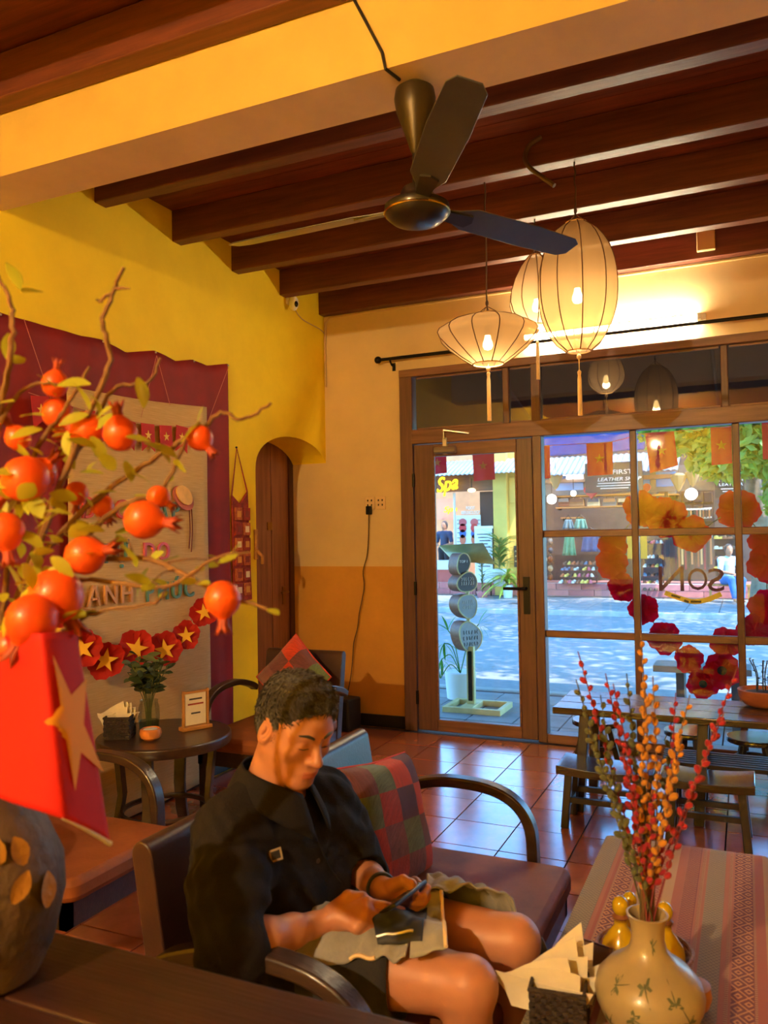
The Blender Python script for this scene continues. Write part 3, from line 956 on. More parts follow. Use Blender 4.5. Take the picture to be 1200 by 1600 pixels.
for (u, v, lab) in ((932, 1124, 'dark round stool at the window, beside the door post'), (1078, 1140, 'dark round stool at the window below the poppy wreath'), (1178, 1151, 'dark round stool at the window in front of the succulent bowl')):
    p = at(u, v, z=.40)
    if p.y > 5.25 or p.y < 4.9: p = at(u, v, y=4.98)
    round_stool(lab, p.x, p.y, p.z, .145)

sbp = at(1192, 1112, z=.53)
sbw = thing('succulent_bowl', 'terracotta bowl with dark twiggy succulent on the plank table', 'plant', (.055, 4.60, .53))
MB().lathe([(.06, 0), (.09, .012), (.115, .045), (.122, .085), (.112, .088), (.10, .07), (.001, .066)], 28).build('bowl', mat('terracotta', (150, 84, 56), .7, var=.12), sbw)
MB().lathe([(.108, .066), (.06, .075), (.001, .08)], 20).build('soil', mat('dark_soil', (50, 40, 32), .9, bump=.5), sbw)
rs = random.Random(4)
lms = leaf_mesh(.02, .012, mat('succulent_dark', (40, 52, 46), .5, var=.2))
for i in range(7):
    a = rs.uniform(0, 2 * PI); d = Vector((math.cos(a) * .35, math.sin(a) * .35, 1)); L = rs.uniform(.14, .25)
    st = MB().tube(spline([Vector((math.cos(a) * .03, math.sin(a) * .03, .07)), Vector((0, 0, .07)) + d * L * .5 + Vector((0, 0, .01)), Vector((0, 0, .07)) + d * L], 4), .003, 5).build('stem', mat('succulent_dark'), sbw)
    for k in range(12):
        p = Vector((0, 0, .07)) + d * L * (.2 + .8 * k / 11)
        aa = k * 2.4; put_leaf(lms, st, p, (math.cos(aa), math.sin(aa), .5))

# ---- brown table at the very front, carrying the pot of pomegranate twigs
bt = thing('brown_table', 'broad reddish-brown wooden table under the jar of pomegranate branches', 'table', (-.75, .35, 0))
m_brown = wood('reddish_table_wood', (56, 28, 17), (38, 19, 12), .45, 0, 3, coat=.1)
for k in range(6):
    y1 = 1.0 - .172 * k
    MB().b2(-1.75, .35, y1 - .170, y1, .765, .80).build('plank', m_brown, bt, w=True, bevel=.004)
MB().b2(-1.66, .26, .06, .90, .70, .765).build('apron', m_brown, bt, w=True)
for x in (-1.62, .22):
    for y in (.10, .86): MB().b2(x - .04, x + .04, y - .04, y + .04, 0, .70).build('leg', m_brown, bt, w=True, bevel=.004)

# ---- coffee table with the woven cloth
CT = (-.437, .03, 1.05, 2.70)
ct = thing('coffee_table', 'low coffee table hidden under the striped woven cloth', 'table', ((CT[0] + CT[1]) / 2, 1.9, 0))
MB().b2(CT[0], CT[1], CT[2], CT[3], .42, .455).build('table_top', m_dw, ct, w=True, bevel=.004)
for x in (CT[0] + .04, CT[1] - .04):
    for y in (CT[2] + .06, CT[3] - .06): MB().b2(x - .025, x + .025, y - .025, y + .025, 0, .42).build('leg', m_dw, ct, w=True)
for y in (CT[2] + .06, CT[3] - .06): MB().b2(CT[0] + .04, CT[1] - .04, y - .012, y + .012, .36, .42).build('apron', m_dw, ct, w=True)


def cloth_mat():
    m, n, b = new_mat('ikat_runner'); N = n.nodes; L = n.links
    b.inputs['Roughness'].default_value = .85; b.inputs['Sheen Weight'].default_value = .15
    tcn = N.new('ShaderNodeUVMap')
    sep = N.new('ShaderNodeSeparateXYZ'); L.new(tcn.outputs[0], sep.inputs[0])
    # plain bands across the width (u in metres from the left fold)
    bands = [(0, (132, 118, 90)), (.045, (206, 110, 66)), (.055, (196, 84, 44)), (.064, (216, 160, 96)), (.070, (136, 42, 30)), (.112, (216, 160, 96)), (.118, (200, 92, 52)), (.132, (222, 176, 118)),
             (.150, (214, 130, 74)), (.20, (222, 176, 118)), (.225, (206, 104, 62)), (.25, (150, 40, 40)), (.285, (206, 110, 66)), (.292, (216, 160, 96)), (.300, (206, 110, 66)), (.308, (138, 120, 92)),
             (.355, (206, 110, 66)), (.366, (216, 160, 96)), (.374, (206, 110, 66)), (.380, (136, 42, 30)), (.425, (216, 160, 96)), (.432, (200, 92, 52)), (.452, (216, 164, 92)), (.60, (206, 110, 66)), (.64, (138, 120, 92))]
    bands = [(u, tuple(int(.80 * (x * .9 + sum(c) / 3 * .1)) for x in c)) for u, c in bands]
    W = .70
    mr = N.new('ShaderNodeMath'); mr.operation = 'DIVIDE'; mr.inputs[1].default_value = W; L.new(sep.outputs[0], mr.inputs[0])
    rp = N.new('ShaderNodeValToRGB'); rp.color_ramp.interpolation = 'CONSTANT'
    el = rp.color_ramp.elements
    for i, (u, c) in enumerate(bands):
        e = el[i] if i < 2 else el.new(u / W)
        e.position = u / W; e.color = lin(c)
    L.new(mr.outputs[0], rp.inputs[0])

    def math_(op, a, b_=None):
        q = N.new('ShaderNodeMath'); q.operation = op
        for k, z in enumerate((a, b_)):
            if z is None: continue
            if isinstance(z, (int, float)): q.inputs[k].default_value = z
            else: L.new(z, q.inputs[k])
        return q.outputs[0]
    # diamond / zigzag figure: |tri(u)| + |tri(v)|
    def tri(sock, per, off=0):
        return math_('ABSOLUTE', math_('SUBTRACT', math_('FRACT', math_('ADD', math_('DIVIDE', sock, per), off)), .5))
    dia = math_('ADD', tri(sep.outputs[0], .042, .12), tri(sep.outputs[1], .050))
    d1 = math_('LESS_THAN', math_('ABSOLUTE', math_('SUBTRACT', math_('FRACT', math_('MULTIPLY', dia, 3.0)), .5)), .17)
    fine = math_('ADD', tri(sep.outputs[0], .012), tri(sep.outputs[1], .014))
    d2 = math_('LESS_THAN', math_('ABSOLUTE', math_('SUBTRACT', math_('FRACT', math_('MULTIPLY', fine, 2.0)), .5)), .22)
    tick = math_('GREATER_THAN', math_('FRACT', math_('DIVIDE', sep.outputs[1], .008)), .55)

    def band(u0, u1):
        return math_('MULTIPLY', math_('GREATER_THAN', sep.outputs[0], u0), math_('LESS_THAN', sep.outputs[0], u1))

    def mixc(prev, fac, col):
        x = N.new('ShaderNodeMix'); x.data_type = 'RGBA'
        L.new(fac, x.inputs[0]); L.new(prev, x.inputs[6]); x.inputs[7].default_value = lin(tuple(int(.84 * q) for q in col))
        return x.outputs[2]
    c = rp.outputs[0]
    for (a, z) in ((.070, .112), (.380, .425)): c = mixc(c, math_('MULTIPLY', d1, band(a, z)), (226, 150, 84))
    for (a, z) in ((0, .045), (.308, .355), (.64, .70)): c = mixc(c, math_('MULTIPLY', d2, band(a, z)), (184, 160, 116))
    c = mixc(c, math_('MULTIPLY', d1, band(.150, .20)), (176, 62, 40))
    c = mixc(c, math_('MULTIPLY', d2, band(.25, .285)), (196, 120, 70))
    for (a, z) in ((.064, .070), (.112, .118), (.292, .300), (.366, .374), (.425, .432)): c = mixc(c, math_('MULTIPLY', tick, band(a, z)), (150, 50, 34))
    c = mixc(c, math_('MULTIPLY', math_('MULTIPLY', math_('LESS_THAN', math_('ADD', tri(sep.outputs[0], .036), tri(sep.outputs[1], .03)), .22), band(.46, .59)), 1.0), (86, 56, 30))
    L.new(c, b.inputs['Base Color'])
    nb_ = N.new('ShaderNodeTexNoise'); nb_.inputs['Scale'].default_value = 400
    bp = N.new('ShaderNodeBump'); bp.inputs['Strength'].default_value = .25; bp.inputs['Distance'].default_value = .003
    L.new(nb_.outputs[0], bp.inputs['Height']); L.new(bp.outputs[0], b.inputs['Normal'])
    return m


def woven_cloth():
    b = MB(); uv = []
    wl, wr = .06, .17
    W = CT[1] - CT[0]; tot = wl + W + wr
    far, nearp = .10, .0
    NU, NV = 60, 90
    for j in range(NV + 1):
        s = j / NV * (CT[3] - CT[2] + far)
        for i in range(NU + 1):
            u = i / NU * tot
            if u < wl: x = CT[0] - .004 - .012 * (1 - u / wl); z = .457 - (wl - u)
            elif u > wl + W: q = u - wl - W; x = CT[1] + .004 + .018 * q / wr + .012 * math.sin(s * 17) * q / wr; z = .457 - q
            else: x = CT[0] + u - wl; z = .457
            y = CT[2] + s
            if y > CT[3]:
                q = y - CT[3]; y = CT[3] + .005 + q * .10 + .006 * math.sin(u * 30) * q / far; z -= q
                if z < .25: z = .25
            b.v.append((x, y, z + .0008 * noise.noise(Vector((x * 12, y * 12, 0)))))
            uv.append((u - wl + .0, s))
    for j in range(NV):
        for i in range(NU):
            a = j * (NU + 1) + i; b.f.append((a, a + 1, a + NU + 2, a + NU + 1)); b.m.append(0)
    me = b.mesh('woven_cloth', 60)
    lay = me.uv_layers.new(name='UVMap')
    for lp in me.loops: lay.data[lp.index].uv = (max(uv[lp.vertex_index][0], .0005), uv[lp.vertex_index][1])
    me.materials.append(cloth_mat())
    o = bpy.data.objects.new('woven_cloth', me); COL.objects.link(o)
    md = o.modifiers.new('s', 'SOLIDIFY'); md.thickness = .0022; md.offset = -1 if False else 1
    return tag(o, 'orange, red and grey striped woven cloth over the coffee table', 'tablecloth')
woven_cloth()
# ================================================================== left wall: curtain, woven mat, letters, flags
m_cur = mat('crimson_velvet', (140, 8, 14), .75, c2=(114, 5, 10), scale=3, bump=.08, bscale=90)
def curtain():
    b = MB()
    tops = [(2.0, 2.50), (2.50, 2.462), (2.98, 2.462), (3.12, 2.475), (3.30, 2.445), (3.52, 2.50), (3.70, 2.475), (3.86, 2.515), (4.0, 2.505), (4.205, 2.555)]
    def top(y):
        for (a, za), (c, zc) in zip(tops[:-1], tops[1:]):
            if y <= c: return za + (zc - za) * (y - a) / (c - a)
        return tops[-1][1]
    def P(u, v):
        y = 2.0 + (4.215 - 2.0) * u
        zt = top(y); z = zt + (.06 - zt) * v
        x = XL + .018 + .007 * math.sin(y * 34 + 1.5 * math.sin(z * 2)) * (.35 + v * .65) + .004 * math.sin(y * 9)
        return Vector((x, y + .02 * v * u, z))
    b.grid(P, 120, 40)
    t = thing('red_curtain', 'crimson velvet drape pinned on the yellow wall behind the mat', 'curtain', (XL + .015, 3.1, .06))
    b.build('drape', m_cur, t, w=True, smooth=179, solid=.003)
    for y in (2.5, 3.12, 3.52, 3.86, 4.205):
        MB().ell((XL + .03, y, top(y) - .012), (.006, .006, .006)).build('pin', m_al, t, w=True)
curtain()

m_mat = mat('bamboo_weave', (226, 192, 134), .8, c2=(204, 164, 104), scale=4, stretch=(1, 2, 60), bump=.6, bscale=14)
mt = thing('woven_mat', 'pale woven mat with coloured slogan letters over the crimson drape', 'wall hanging', (XL + .05, 3.42, .02))
MB().grid(lambda u, v: Vector((XL + .046 + .003 * math.sin(u * 9 + v * 7), 2.86 + 1.09 * u + .012 * v, 2.19 + .05 * u - .012 * math.sin(PI * u) + (.02 - 2.19 - .05 * u) * v)), 24, 40).build('mat_panel', m_mat, mt, w=True, smooth=179, solid=.006)
LC = [mat('letter_%s' % n, c, .6, var=.04) for n, c in (('pink', (206, 92, 116)), ('tan', (206, 148, 92)), ('teal', (84, 128, 120)), ('red', (188, 60, 50)))]
def word(s, y0, z, size, mi, step):
    for i, ch in enumerate(s):
        T = frame_m(Vector((XL + .056, y0 + step * i, z)), (0, 1, 0), (0, 0, 1))
        text('letter', ch, LC[mi], mt, size, T, ext=.006, align='CENTER', w=True, bevel=.0015, sx=.95)
word('ĐỘC', 2.98, 1.60, .14, 3, .115); word('LẬP', 3.42, 1.60, .14, 2, .11)
word('TỰ', 3.10, 1.375, .14, 2, .11); word('DO', 3.42, 1.375, .14, 0, .115)
word('HẠNH', 2.90, 1.165, .14, 1, .115); word('PHÚC', 3.42, 1.155, .14, 2, .112)

# quai thao hat decoration on the mat
ht = thing('straw_hat_ornament', 'small flat straw hat ornament with tassels on the woven mat', 'ornament', (XL + .06, 3.70, 1.68))
Th = frame_m(Vector((XL + .06, 3.70, 1.68)), (0, .86, -.5), (0, .5, .86)) @ Matrix.Diagonal((1, .62, 1, 1))
MB().prism([(.095 * math.cos(2 * PI * i / 28), .095 * math.sin(2 * PI * i / 28)) for i in range(28)], .012, Th).build('brim', mat('rose_straw', (176, 96, 84), .8, var=.1), ht, w=True)
MB().prism([(.075 * math.cos(2 * PI * i / 28) - .01, .075 * math.sin(2 * PI * i / 28) + .02) for i in range(28)], .010, Th @ Matrix.Translation((0, 0, .011))).build('crown', mat('pale_straw', (226, 178, 104), .8, var=.1), ht, w=True)
for (dy, L) in ((.055, .26), (.075, .28)):
    MB().tube(spline([(XL + .064, 3.70 + dy, 1.65), (XL + .06, 3.712 + dy, 1.5), (XL + .06, 3.70 + dy, 1.65 - L)], 5), .0035, 5).build('tassel', mat('maroon_cord', (110, 40, 36), .8), ht, w=True)

# star bunting across the top of the mat
m_red = mat('flag_red', (196, 26, 22), .7, var=.05, scale=8, transl=.25)
m_star = mat('star_yellow', (238, 186, 58), .6, var=.03)
bn = thing('star_bunting', 'string of small red star flags across the top of the mat', 'bunting', (XL + .06, 3.4, 2.0))
strg = [(XL + .062, 2.62 + .1333 * i, 2.12 - .05 * math.sin(PI * (i / 10)) ) for i in range(11)]
MB().tube(spline(strg, 3), .002, 5).build('string', mat('string', (196, 120, 100), .8), bn, w=True)
for i in range(8):
    y = 2.68 + .145 * i + .0; f = (y - 2.62) / 1.333; z = 2.12 - .05 * math.sin(PI * f)
    a = random.Random(i).uniform(-.16, .16)
    T = frame_m(Vector((XL + .066, y, z)), (0, math.cos(a), math.sin(a)), (0, -math.sin(a), math.cos(a)))
    fl_ = MB().prism([(-.052, 0), (-.052, -.15), (0, -.115), (.052, -.15), (.052, 0)], .002, T).build('flag', m_red, bn, w=True)
    MB().prism(star_poly(.027), .002, T @ Matrix.Translation((0, -.062, .0022))).build('star', m_star, fl_, w=True)
for (a, b_) in (((2.62, 2.46), (2.75, 2.11)), ((3.52, 2.47), (3.36, 2.10)), ((3.52, 2.47), (3.60, 2.20)), ((4.2, 2.53), (3.93, 2.12))):
    MB().tube([(XL + .035, a[0], a[1]), (XL + .06, b_[0], b_[1])], .0014, 5).build('hanging_thread', mat('string'), bn, w=True)

# garland of paper poppies with stars, low on the mat
def poppy_petals(T, R, rnd, n=5, cup=.22):
    """one ruffled ring of overlapping petals"""
    out = []
    for k in range(n):
        a0 = 2 * PI * k / n + rnd.uniform(-.12, .12)
        zo = (k % 2) * .05 * R
        def P(u, v, a0=a0, zo=zo, k=k):
            aa = a0 + (u - .5) * 2 * PI / n * 1.45
            rr = R * v * (.74 + .26 * math.cos((u - .5) * PI)) * (1 + .04 * math.sin(u * 23 + k))
            return T @ Vector((rr * math.cos(aa), rr * math.sin(aa), cup * R * v * v + zo * v + .025 * R * math.sin(u * 14 + k) * v))
        out.append(P)
    return out

gl = thing('poppy_garland', 'garland of red paper poppies with yellow stars along the mat', 'garland', (XL + .07, 3.45, .8))
m_pap = mat('poppy_paper_red', (198, 30, 20), .75, c2=(160, 16, 14), scale=9, transl=.2, bump=.1, bscale=40)
gp = [at(u, v, x=XL + .075) for u, v in ((70, 985), (118, 1012), (155, 1030), (203, 1012), (248, 1014), (281, 992), (309, 956))]
MB().tube(spline(gp, 4), .003, 5).build('cord', mat('string'), gl, w=True)
rg_ = random.Random(2)
for i, p in enumerate(gp):
    R = .098 if i < 5 else .085
    p = p + Vector((.035, 0, 0)); T = frame_m(p, (.62, .78, 0), (0, 0, 1)) @ Matrix.Rotation(.3 * i, 4, 'Z')
    T = T @ Matrix.Rotation(rg_.uniform(-.25, .25), 4, 'X') @ Matrix.Rotation(rg_.uniform(-.25, .25), 4, 'Y')
    fw = bpy.data.objects.new('poppy', None); COL.objects.link(fw); fw.parent = gl; fw.location = wm(gl).inverted() @ p
    bq = MB()
    for P in poppy_petals(T, R, rg_): bq.grid(P, 12, 5)
    bq.build('petals', m_pap, fw, w=True, smooth=179)
    T2 = frame_m(p + Vector((.78, -.62, 0)) * .03, (.62, .78, 0), (0, 0, 1)) @ Matrix.Rotation(rg_.uniform(-.35, .2), 4, 'Z')
    MB().prism(star_poly(.062 if i < 5 else .052), .003, T2).build('star', m_star, fw, w=True)

# hanging pocket cloth beside the drape
tp = thing('pocket_cloth', 'narrow red patterned cloth with pockets hanging by the arch', 'wall hanging', (XL, 4.35, 1.04))
m_tap = mat('red_brocade', (168, 52, 34), .8, c2=(112, 30, 26), scale=26, bump=.4, bscale=60)
m_tap2 = mat('orange_brocade', (204, 112, 52), .8, c2=(150, 56, 34), scale=40, bump=.4, bscale=60)
xt = XL + .012
MB().prism([(4.25, 1.72), (4.335, 1.665), (4.425, 1.75), (4.46, 1.04), (4.255, 1.03)][::-1], .012, Matrix(((0, 0, 1, xt - .006), (1, 0, 0, 0), (0, 1, 0, 0), (0, 0, 0, 1)))).build('panel', m_tap, tp, w=True)
for i in range(6):
    z = 1.07 + .098 * i
    for j, (ya, yb) in enumerate(((4.268, 4.348), (4.358, 4.438))):
        q = MB().b2(xt + .006, xt + .016, ya, yb, z, z + .082).build('pocket', m_tap2 if (i + j) % 2 else m_tap, tp, w=True, bevel=.003)
        MB().b2(xt + .0155, xt + .0185, ya + .02, yb - .02, z + .02, z + .06).build('pocket_badge', mat('badge_%d' % ((i * 2 + j) % 3), [(226, 206, 172), (214, 150, 60), (130, 50, 40)][(i * 2 + j) % 3], .8), q, w=True)
MB().tube([(xt, 4.252, 1.72), (xt - .004, 4.318, 2.03), (xt, 4.425, 1.75)], 1, flat=(.004, .012), up=(0, 0, 1)).build('strap', m_tap, tp, w=True)
MB().ell((XL + .006, 4.318, 2.032), (.008, .007, .007)).build('nail', m_blk, tp, w=True)
lh = MB().b2(XL - .02, XL + .02, AY0 - .03, AY0 - .008, 1.30, 1.50); lh.tube([(XL + .02, AY0 - .02, 1.36), (XL + .05, AY0 - .005, 1.32), (XL + .04, AY0 + .01, 1.27)], .012, 8)
tag(lh.build('door_latch', m_pine, None, bevel=.004), 'small wooden latch on the edge of the arched opening', 'latch')

# ================================================================== jar of pomegranate branches and its flag
JD = at(-22, 1528, z=.80)
jar = thing('stoneware_jar', 'dark stoneware jar with gilt leaf relief on the brown wooden table', 'jar', (JD.x, JD.y, .80))
m_jar = mat('speckled_stoneware', (96, 74, 58), .6, c2=(66, 48, 38), scale=14, bump=.5, bscale=50)
JR = .112
MB().lathe([(.06, 0), (.075, .006), (.096, .05), (JR, .12), (JR * .98, .17), (.086, .225), (.058, .258), (.05, .275), (.056, .29), (.047, .288), (.04, .26), (.001, .2)], 40).build('jar_body', m_jar, jar)
m_gilt = mat('gilt_relief', (176, 126, 56), .5, .3, var=.15, bump=.3, bscale=90)
def on_jar(a, z, r=0):
    rr = np.interp(z, [.006, .05, .12, .17, .225], [.075, .096, JR, JR * .98, .086]) + r
    return Vector((rr * math.cos(a), rr * math.sin(a), z))
lf0 = leaf_mesh(.05, .03, m_gilt, .1)
a_view = math.atan2(-JD.y, -JD.x)
for (da, z, s) in ((.22, .20, 1), (.05, .15, 1.1), (.30, .145, .9), (.5, .19, .9), (.12, .06, .9), (.75, .12, 1), (-.2, .1, 1)):
    p = on_jar(a_view + da, z, .001); n_ = Vector((math.cos(a_view + da), math.sin(a_view + da), 0))
    o = bpy.data.objects.new('gilt_leaf', lf0); COL.objects.link(o); o.parent = jar
    tdir = (Vector((0, 0, 1)) * .8 + Vector((-n_.y, n_.x, 0)) * random.Random(z).uniform(-.8, .8))
    o.matrix_local = frame_m(p + n_ * .003, tdir, n_.cross(tdir)) @ Matrix.Diagonal((s, s, s, 1))
mouth = Vector((JD.x, JD.y, 1.085))

pg = thing('pomegranate_branches', 'bare twigs with orange-red pomegranates and small leaves in the stoneware jar', 'branches', tuple(mouth - Vector((0, 0, .1))))
m_bark = mat('pale_bark', (132, 92, 52), .8, c2=(100, 66, 36), scale=30, bump=.4, bscale=80)
m_pom = mat('pomegranate_skin', (226, 92, 24), .42, c2=(204, 58, 16), scale=5, bump=.04, bscale=60, coat=.15)
m_cal = mat('pomegranate_crown', (176, 62, 28), .6, c2=(124, 44, 24), scale=12)
m_plf = mat('olive_leaf', (190, 186, 52), .55, c2=(150, 156, 40), scale=8, transl=.35)
BR = [
    ([(10, 1060, 1.20), (45, 900, 1.16), (105, 730, 1.12), (150, 620, 1.10), (172, 560, 1.10), (160, 505, 1.09), (178, 455, 1.09), (192, 418, 1.08)], .0052),
    ([(172, 458, 1.09), (158, 470, 1.09), (152, 468, 1.09)], .0024), ([(180, 452, 1.09), (202, 451, 1.08)], .0022),
    ([(10, 1050, 1.20), (90, 900, 1.14), (170, 875, 1.08), (245, 876, 1.06), (300, 905, 1.04), (345, 925, 1.03), (420, 952, 1.02)], .0048),
    ([(30, 1000, 1.19), (60, 880, 1.16), (150, 780, 1.14), (235, 720, 1.12), (300, 680, 1.10), (345, 645, 1.10), (378, 655, 1.10), (425, 630, 1.10)], .0045),
    ([(20, 960, 1.2), (75, 800, 1.18), (130, 690, 1.18), (175, 610, 1.18), (228, 598, 1.18), (250, 560, 1.18)], .0045),
    ([(0, 1000, 1.2), (20, 820, 1.15), (60, 700, 1.12), (100, 640, 1.10), (140, 575, 1.1)], .0048),
    ([(-20, 900, 1.15), (-10, 700, 1.10), (10, 600, 1.06), (20, 520, 1.05), (15, 470, 1.05), (-5, 430, 1.05)], .0045),
    ([(100, 985, 1.1), (150, 958, 1.08), (235, 945, 1.06), (262, 918, 1.06)], .0034),
    ([(0, 660, 1.08), (40, 605, 1.08), (100, 600, 1.08)], .003),
    ([(110, 860, 1.14), (190, 790, 1.12), (250, 770, 1.12), (285, 700, 1.1), (312, 660, 1.1)], .0036),
    ([(120, 905, 1.1), (260, 915, 1.05), (340, 870, 1.03), (392, 862, 1.03)], .003),
]
brs = []
for P, r in BR:
    Q = spline([at(u, v, d=d) for u, v, d in P], 6)
    if P[0][1] > 940: Q = spline([mouth + Vector((0, 0, -.09)), mouth + Vector((.005, .005, .02)), Q[0]], 5)[:-1] + Q
    k = len(Q)
    rj = random.Random(r)
    Q = [q + Vector((rj.uniform(-1, 1), rj.uniform(-1, 1), rj.uniform(-1, 1))) * .0018 for q in Q]
    o = MB().tube(Q, [r * (1.25 - .8 * i / k) for i in range(k)], 6).build('branch', m_bark, pg, w=True, smooth=60)
    brs.append((o, Q))
lfA = leaf_mesh(.036, .017, m_plf, .25); lfB = leaf_mesh(.028, .018, m_plf, .1)
rl = random.Random(21)
def leaf_at(u, v, d, du, dv, s=1.0):
    p = at(u, v, d=d); q = at(u + du, v + dv, d=d - .012)
    m4 = wm(pg).inverted()
    put_leaf(lfA if rl.random() < .6 else lfB, pg, m4 @ p, q - p, rl.uniform(-.9, .9), s)
for (u, v, du, dv) in ((32, 452, -14, -30), (34, 456, 30, -4), (12, 562, 2, -34), (14, 566, 36, -12), (-6, 632, 40, -12), (62, 588, 20, 12), (88, 606, -22, -18), (90, 602, 26, -8), (216, 590, 10, 28), (222, 600, 8, 34),
                       (318, 636, -14, 30), (314, 662, -22, 14), (236, 690, -22, -6), (236, 692, 18, 10), (196, 720, 12, 34), (180, 735, -18, -22), (30, 830, 36, 18), (66, 800, 28, -6), (80, 870, 34, 26), (100, 880, -30, 26),
                       (40, 880, 14, 40), (120, 780, -30, -8), (95, 800, -26, 14), (55, 905, 30, 22), (70, 930, -34, 20), (20, 700, 28, 8), (140, 640, -8, -26), (150, 655, 16, -16), (232, 888, -16, 22), (212, 886, -6, -20),
                       (250, 880, 20, -10), (205, 740, 26, 8), (270, 722, 18, 10), (275, 715, -18, -14), (8, 880, 30, 30), (110, 840, 22, -18), (20, 950, -20, 34), (30, 780, 20, -22), (5, 1000, 24, 18), (150, 700, -22, -12)):
    leaf_at(u, v, rl.uniform(1.02, 1.12), du, dv, rl.uniform(1.0, 1.4))
for o, Q in brs:
    for k in range(4):
        p = Q[rl.randrange(len(Q) // 3, len(Q))]
        if p.z > 1.56: continue
        a = rl.uniform(0, 2 * PI)
        put_leaf(lfB, pg, wm(pg).inverted() @ p, (math.cos(a), math.sin(a), rl.uniform(-.3, .8)), rl.uniform(-1, 1), rl.uniform(.6, 1))
for k in range(75):
    u, v = rl.uniform(-10, 200), rl.uniform(640, 1000)
    if u > 120 and v > 900: continue
    leaf_at(u, v, rl.uniform(1.03, 1.17), rl.uniform(-34, 34), rl.uniform(-30, 30), rl.uniform(.8, 1.25))
for o, Q in brs[:8]:
    for k in range(4):
        p = Q[rl.randrange(len(Q) // 3, len(Q) - 1)]
        if p.z > 1.50 or p.z < 1.2: continue
        dv_ = Vector((rl.uniform(-1, 1), rl.uniform(-.6, .6), rl.uniform(-.2, 1))).normalized() * rl.uniform(.03, .09)
        MB().tube(spline([p, p + dv_ * .5 + Vector((0, 0, .006)), p + dv_], 3), [.0018 - .0002 * i for i in range(7)], 5).build('twig', m_bark, pg, w=True)
        for q in range(2):
            a = rl.uniform(0, 2 * PI)
            put_leaf(lfA, pg, wm(pg).inverted() @ (p + dv_ * rl.uniform(.5, 1)), (math.cos(a), math.sin(a), rl.uniform(-.2, .9)), rl.uniform(-1, 1), rl.uniform(.7, 1.1))
def pom(u, v, d, rpx, du, dv, dn=-.1):
    """fruit with its pointed crown turned towards (du, dv)"""
    c = at(u, v, d=d); r = rpx * d / FPX
    ax = (RIGHT * du + DOWN * dv + FWD * dn).normalized()
    T = ax.to_track_quat('Z', 'X').to_matrix()
    f = MB().lathe([(.001, -r), (r * .4, -r * .93), (r * .75, -r * .68), (r * .97, -r * .2), (r * .99, r * .1), (r * .85, r * .52), (r * .58, r * .82), (r * .34, r * 1.0), (r * .30, r * 1.08), (.001, r * 1.08)], 26, c, rot=T).build('fruit', m_pom, pg, w=True, smooth=60)
    cr_ = MB()
    n = 6
    base = [(r * .29, r * 1.0), (r * .27, r * 1.3), (r * .36, r * 1.55)]
    for i in range(n):
        a = 2 * PI * i / n; w_ = PI / n * .95
        pts = []
        for (q, z) in base: pts += [(q * math.cos(a - w_), q * math.sin(a - w_), z), (q * math.cos(a + w_), q * math.sin(a + w_), z)]
        pts.append((r * .48 * math.cos(a), r * .48 * math.sin(a), r * 1.95))
        cr_.add([T @ Vector(p) + c for p in pts], [(0, 1, 3, 2), (2, 3, 5, 4), (4, 5, 6)])
    cr_.build('crown', m_cal, f, w=True, solid=.0012, smooth=50)
for a in ((225, 812, 1.06, 31, 1, .12), (248, 776, 1.12, 18, .7, .5), (133, 868, 1.06, 31, 1, -.25), (348, 936, 1.02, 29, .05, 1), (88, 930, 1.06, 42, .5, .8), (50, 968, 1.02, 40, -.4, .8), (138, 672, 1.12, 27, -1, .2), (188, 678, 1.10, 27, -.1, -1),
          (312, 684, 1.10, 21, .7, .8), (86, 600, 1.10, 21, .2, -1), (90, 646, 1.12, 24, .6, .6), (40, 748, 1.06, 36, -.6, .5), (28, 684, 1.1, 20, -.5, -.8), (160, 790, 1.16, 18, .5, .9), (8, 830, 1.06, 30, .2, 1), (62, 740, 1.12, 26, .6, -.6), (120, 770, 1.18, 18, 0, 1), (20, 1010, 1.05, 30, .6, .7)):
    pom(*a)

# hand flag hanging from the twigs
def flagP(u, v, off=0):
    tl, tr_, bl, br = Vector((-75, 1000)), Vector((119, 985)), Vector((-80, 1190)), Vector((172, 1318))
    p = (tl * (1 - u) + tr_ * u) * (1 - v) + (bl * (1 - u) + br * u) * v
    d = 1.02 + .035 * math.sin(u * 5.2 + .6 + v * .8) + .05 * max(0, u - .72) * 3.2 - off
    p.y += 16 * math.sin(u * 4.6) * v * (1 - u) * 1.5
    return at(p.x, p.y, d=d)
fg = thing('star_flag', 'red cloth flag with one big yellow star hanging below the pomegranates', 'flag', tuple(flagP(0, 1)))
mfg = mat('flag_cloth_red', (206, 18, 14), .7, var=.03, scale=8, transl=.25)
MB().grid(lambda u, v: flagP(u, v), 40, 24).build('cloth', mfg, fg, w=True, smooth=179, solid=.0012)
def star_on(P, cu, cv, ru, rv, rot):
    b = MB()
    S = star_poly(1.0, .40, rot); n = len(S)
    b.v.append(P(cu, cv)); K = 6
    for k in range(1, K + 1):
        for (x, y) in S: b.v.append(P(cu + x * ru * k / K, cv + y * rv * k / K))
    for i in range(n): b.f.append((0, 1 + i, 1 + (i + 1) % n)); b.m.append(0)
    for k in range(K - 1):
        for i in range(n): b.f.append((1 + k * n + i, 1 + (k + 1) * n + i, 1 + (k + 1) * n + (i + 1) % n, 1 + k * n + (i + 1) % n)); b.m.append(0)
    return b
star_on(lambda u, v: flagP(u, v, .0045),   .865, .46, .205, .37, -PI / 2 - .38).build('star', mat('flag_star', (236, 164, 48), .7), fg, w=True, smooth=179)
hem = [flagP(.70 + .30 * i / 10, 1, .001) for i in range(11)]
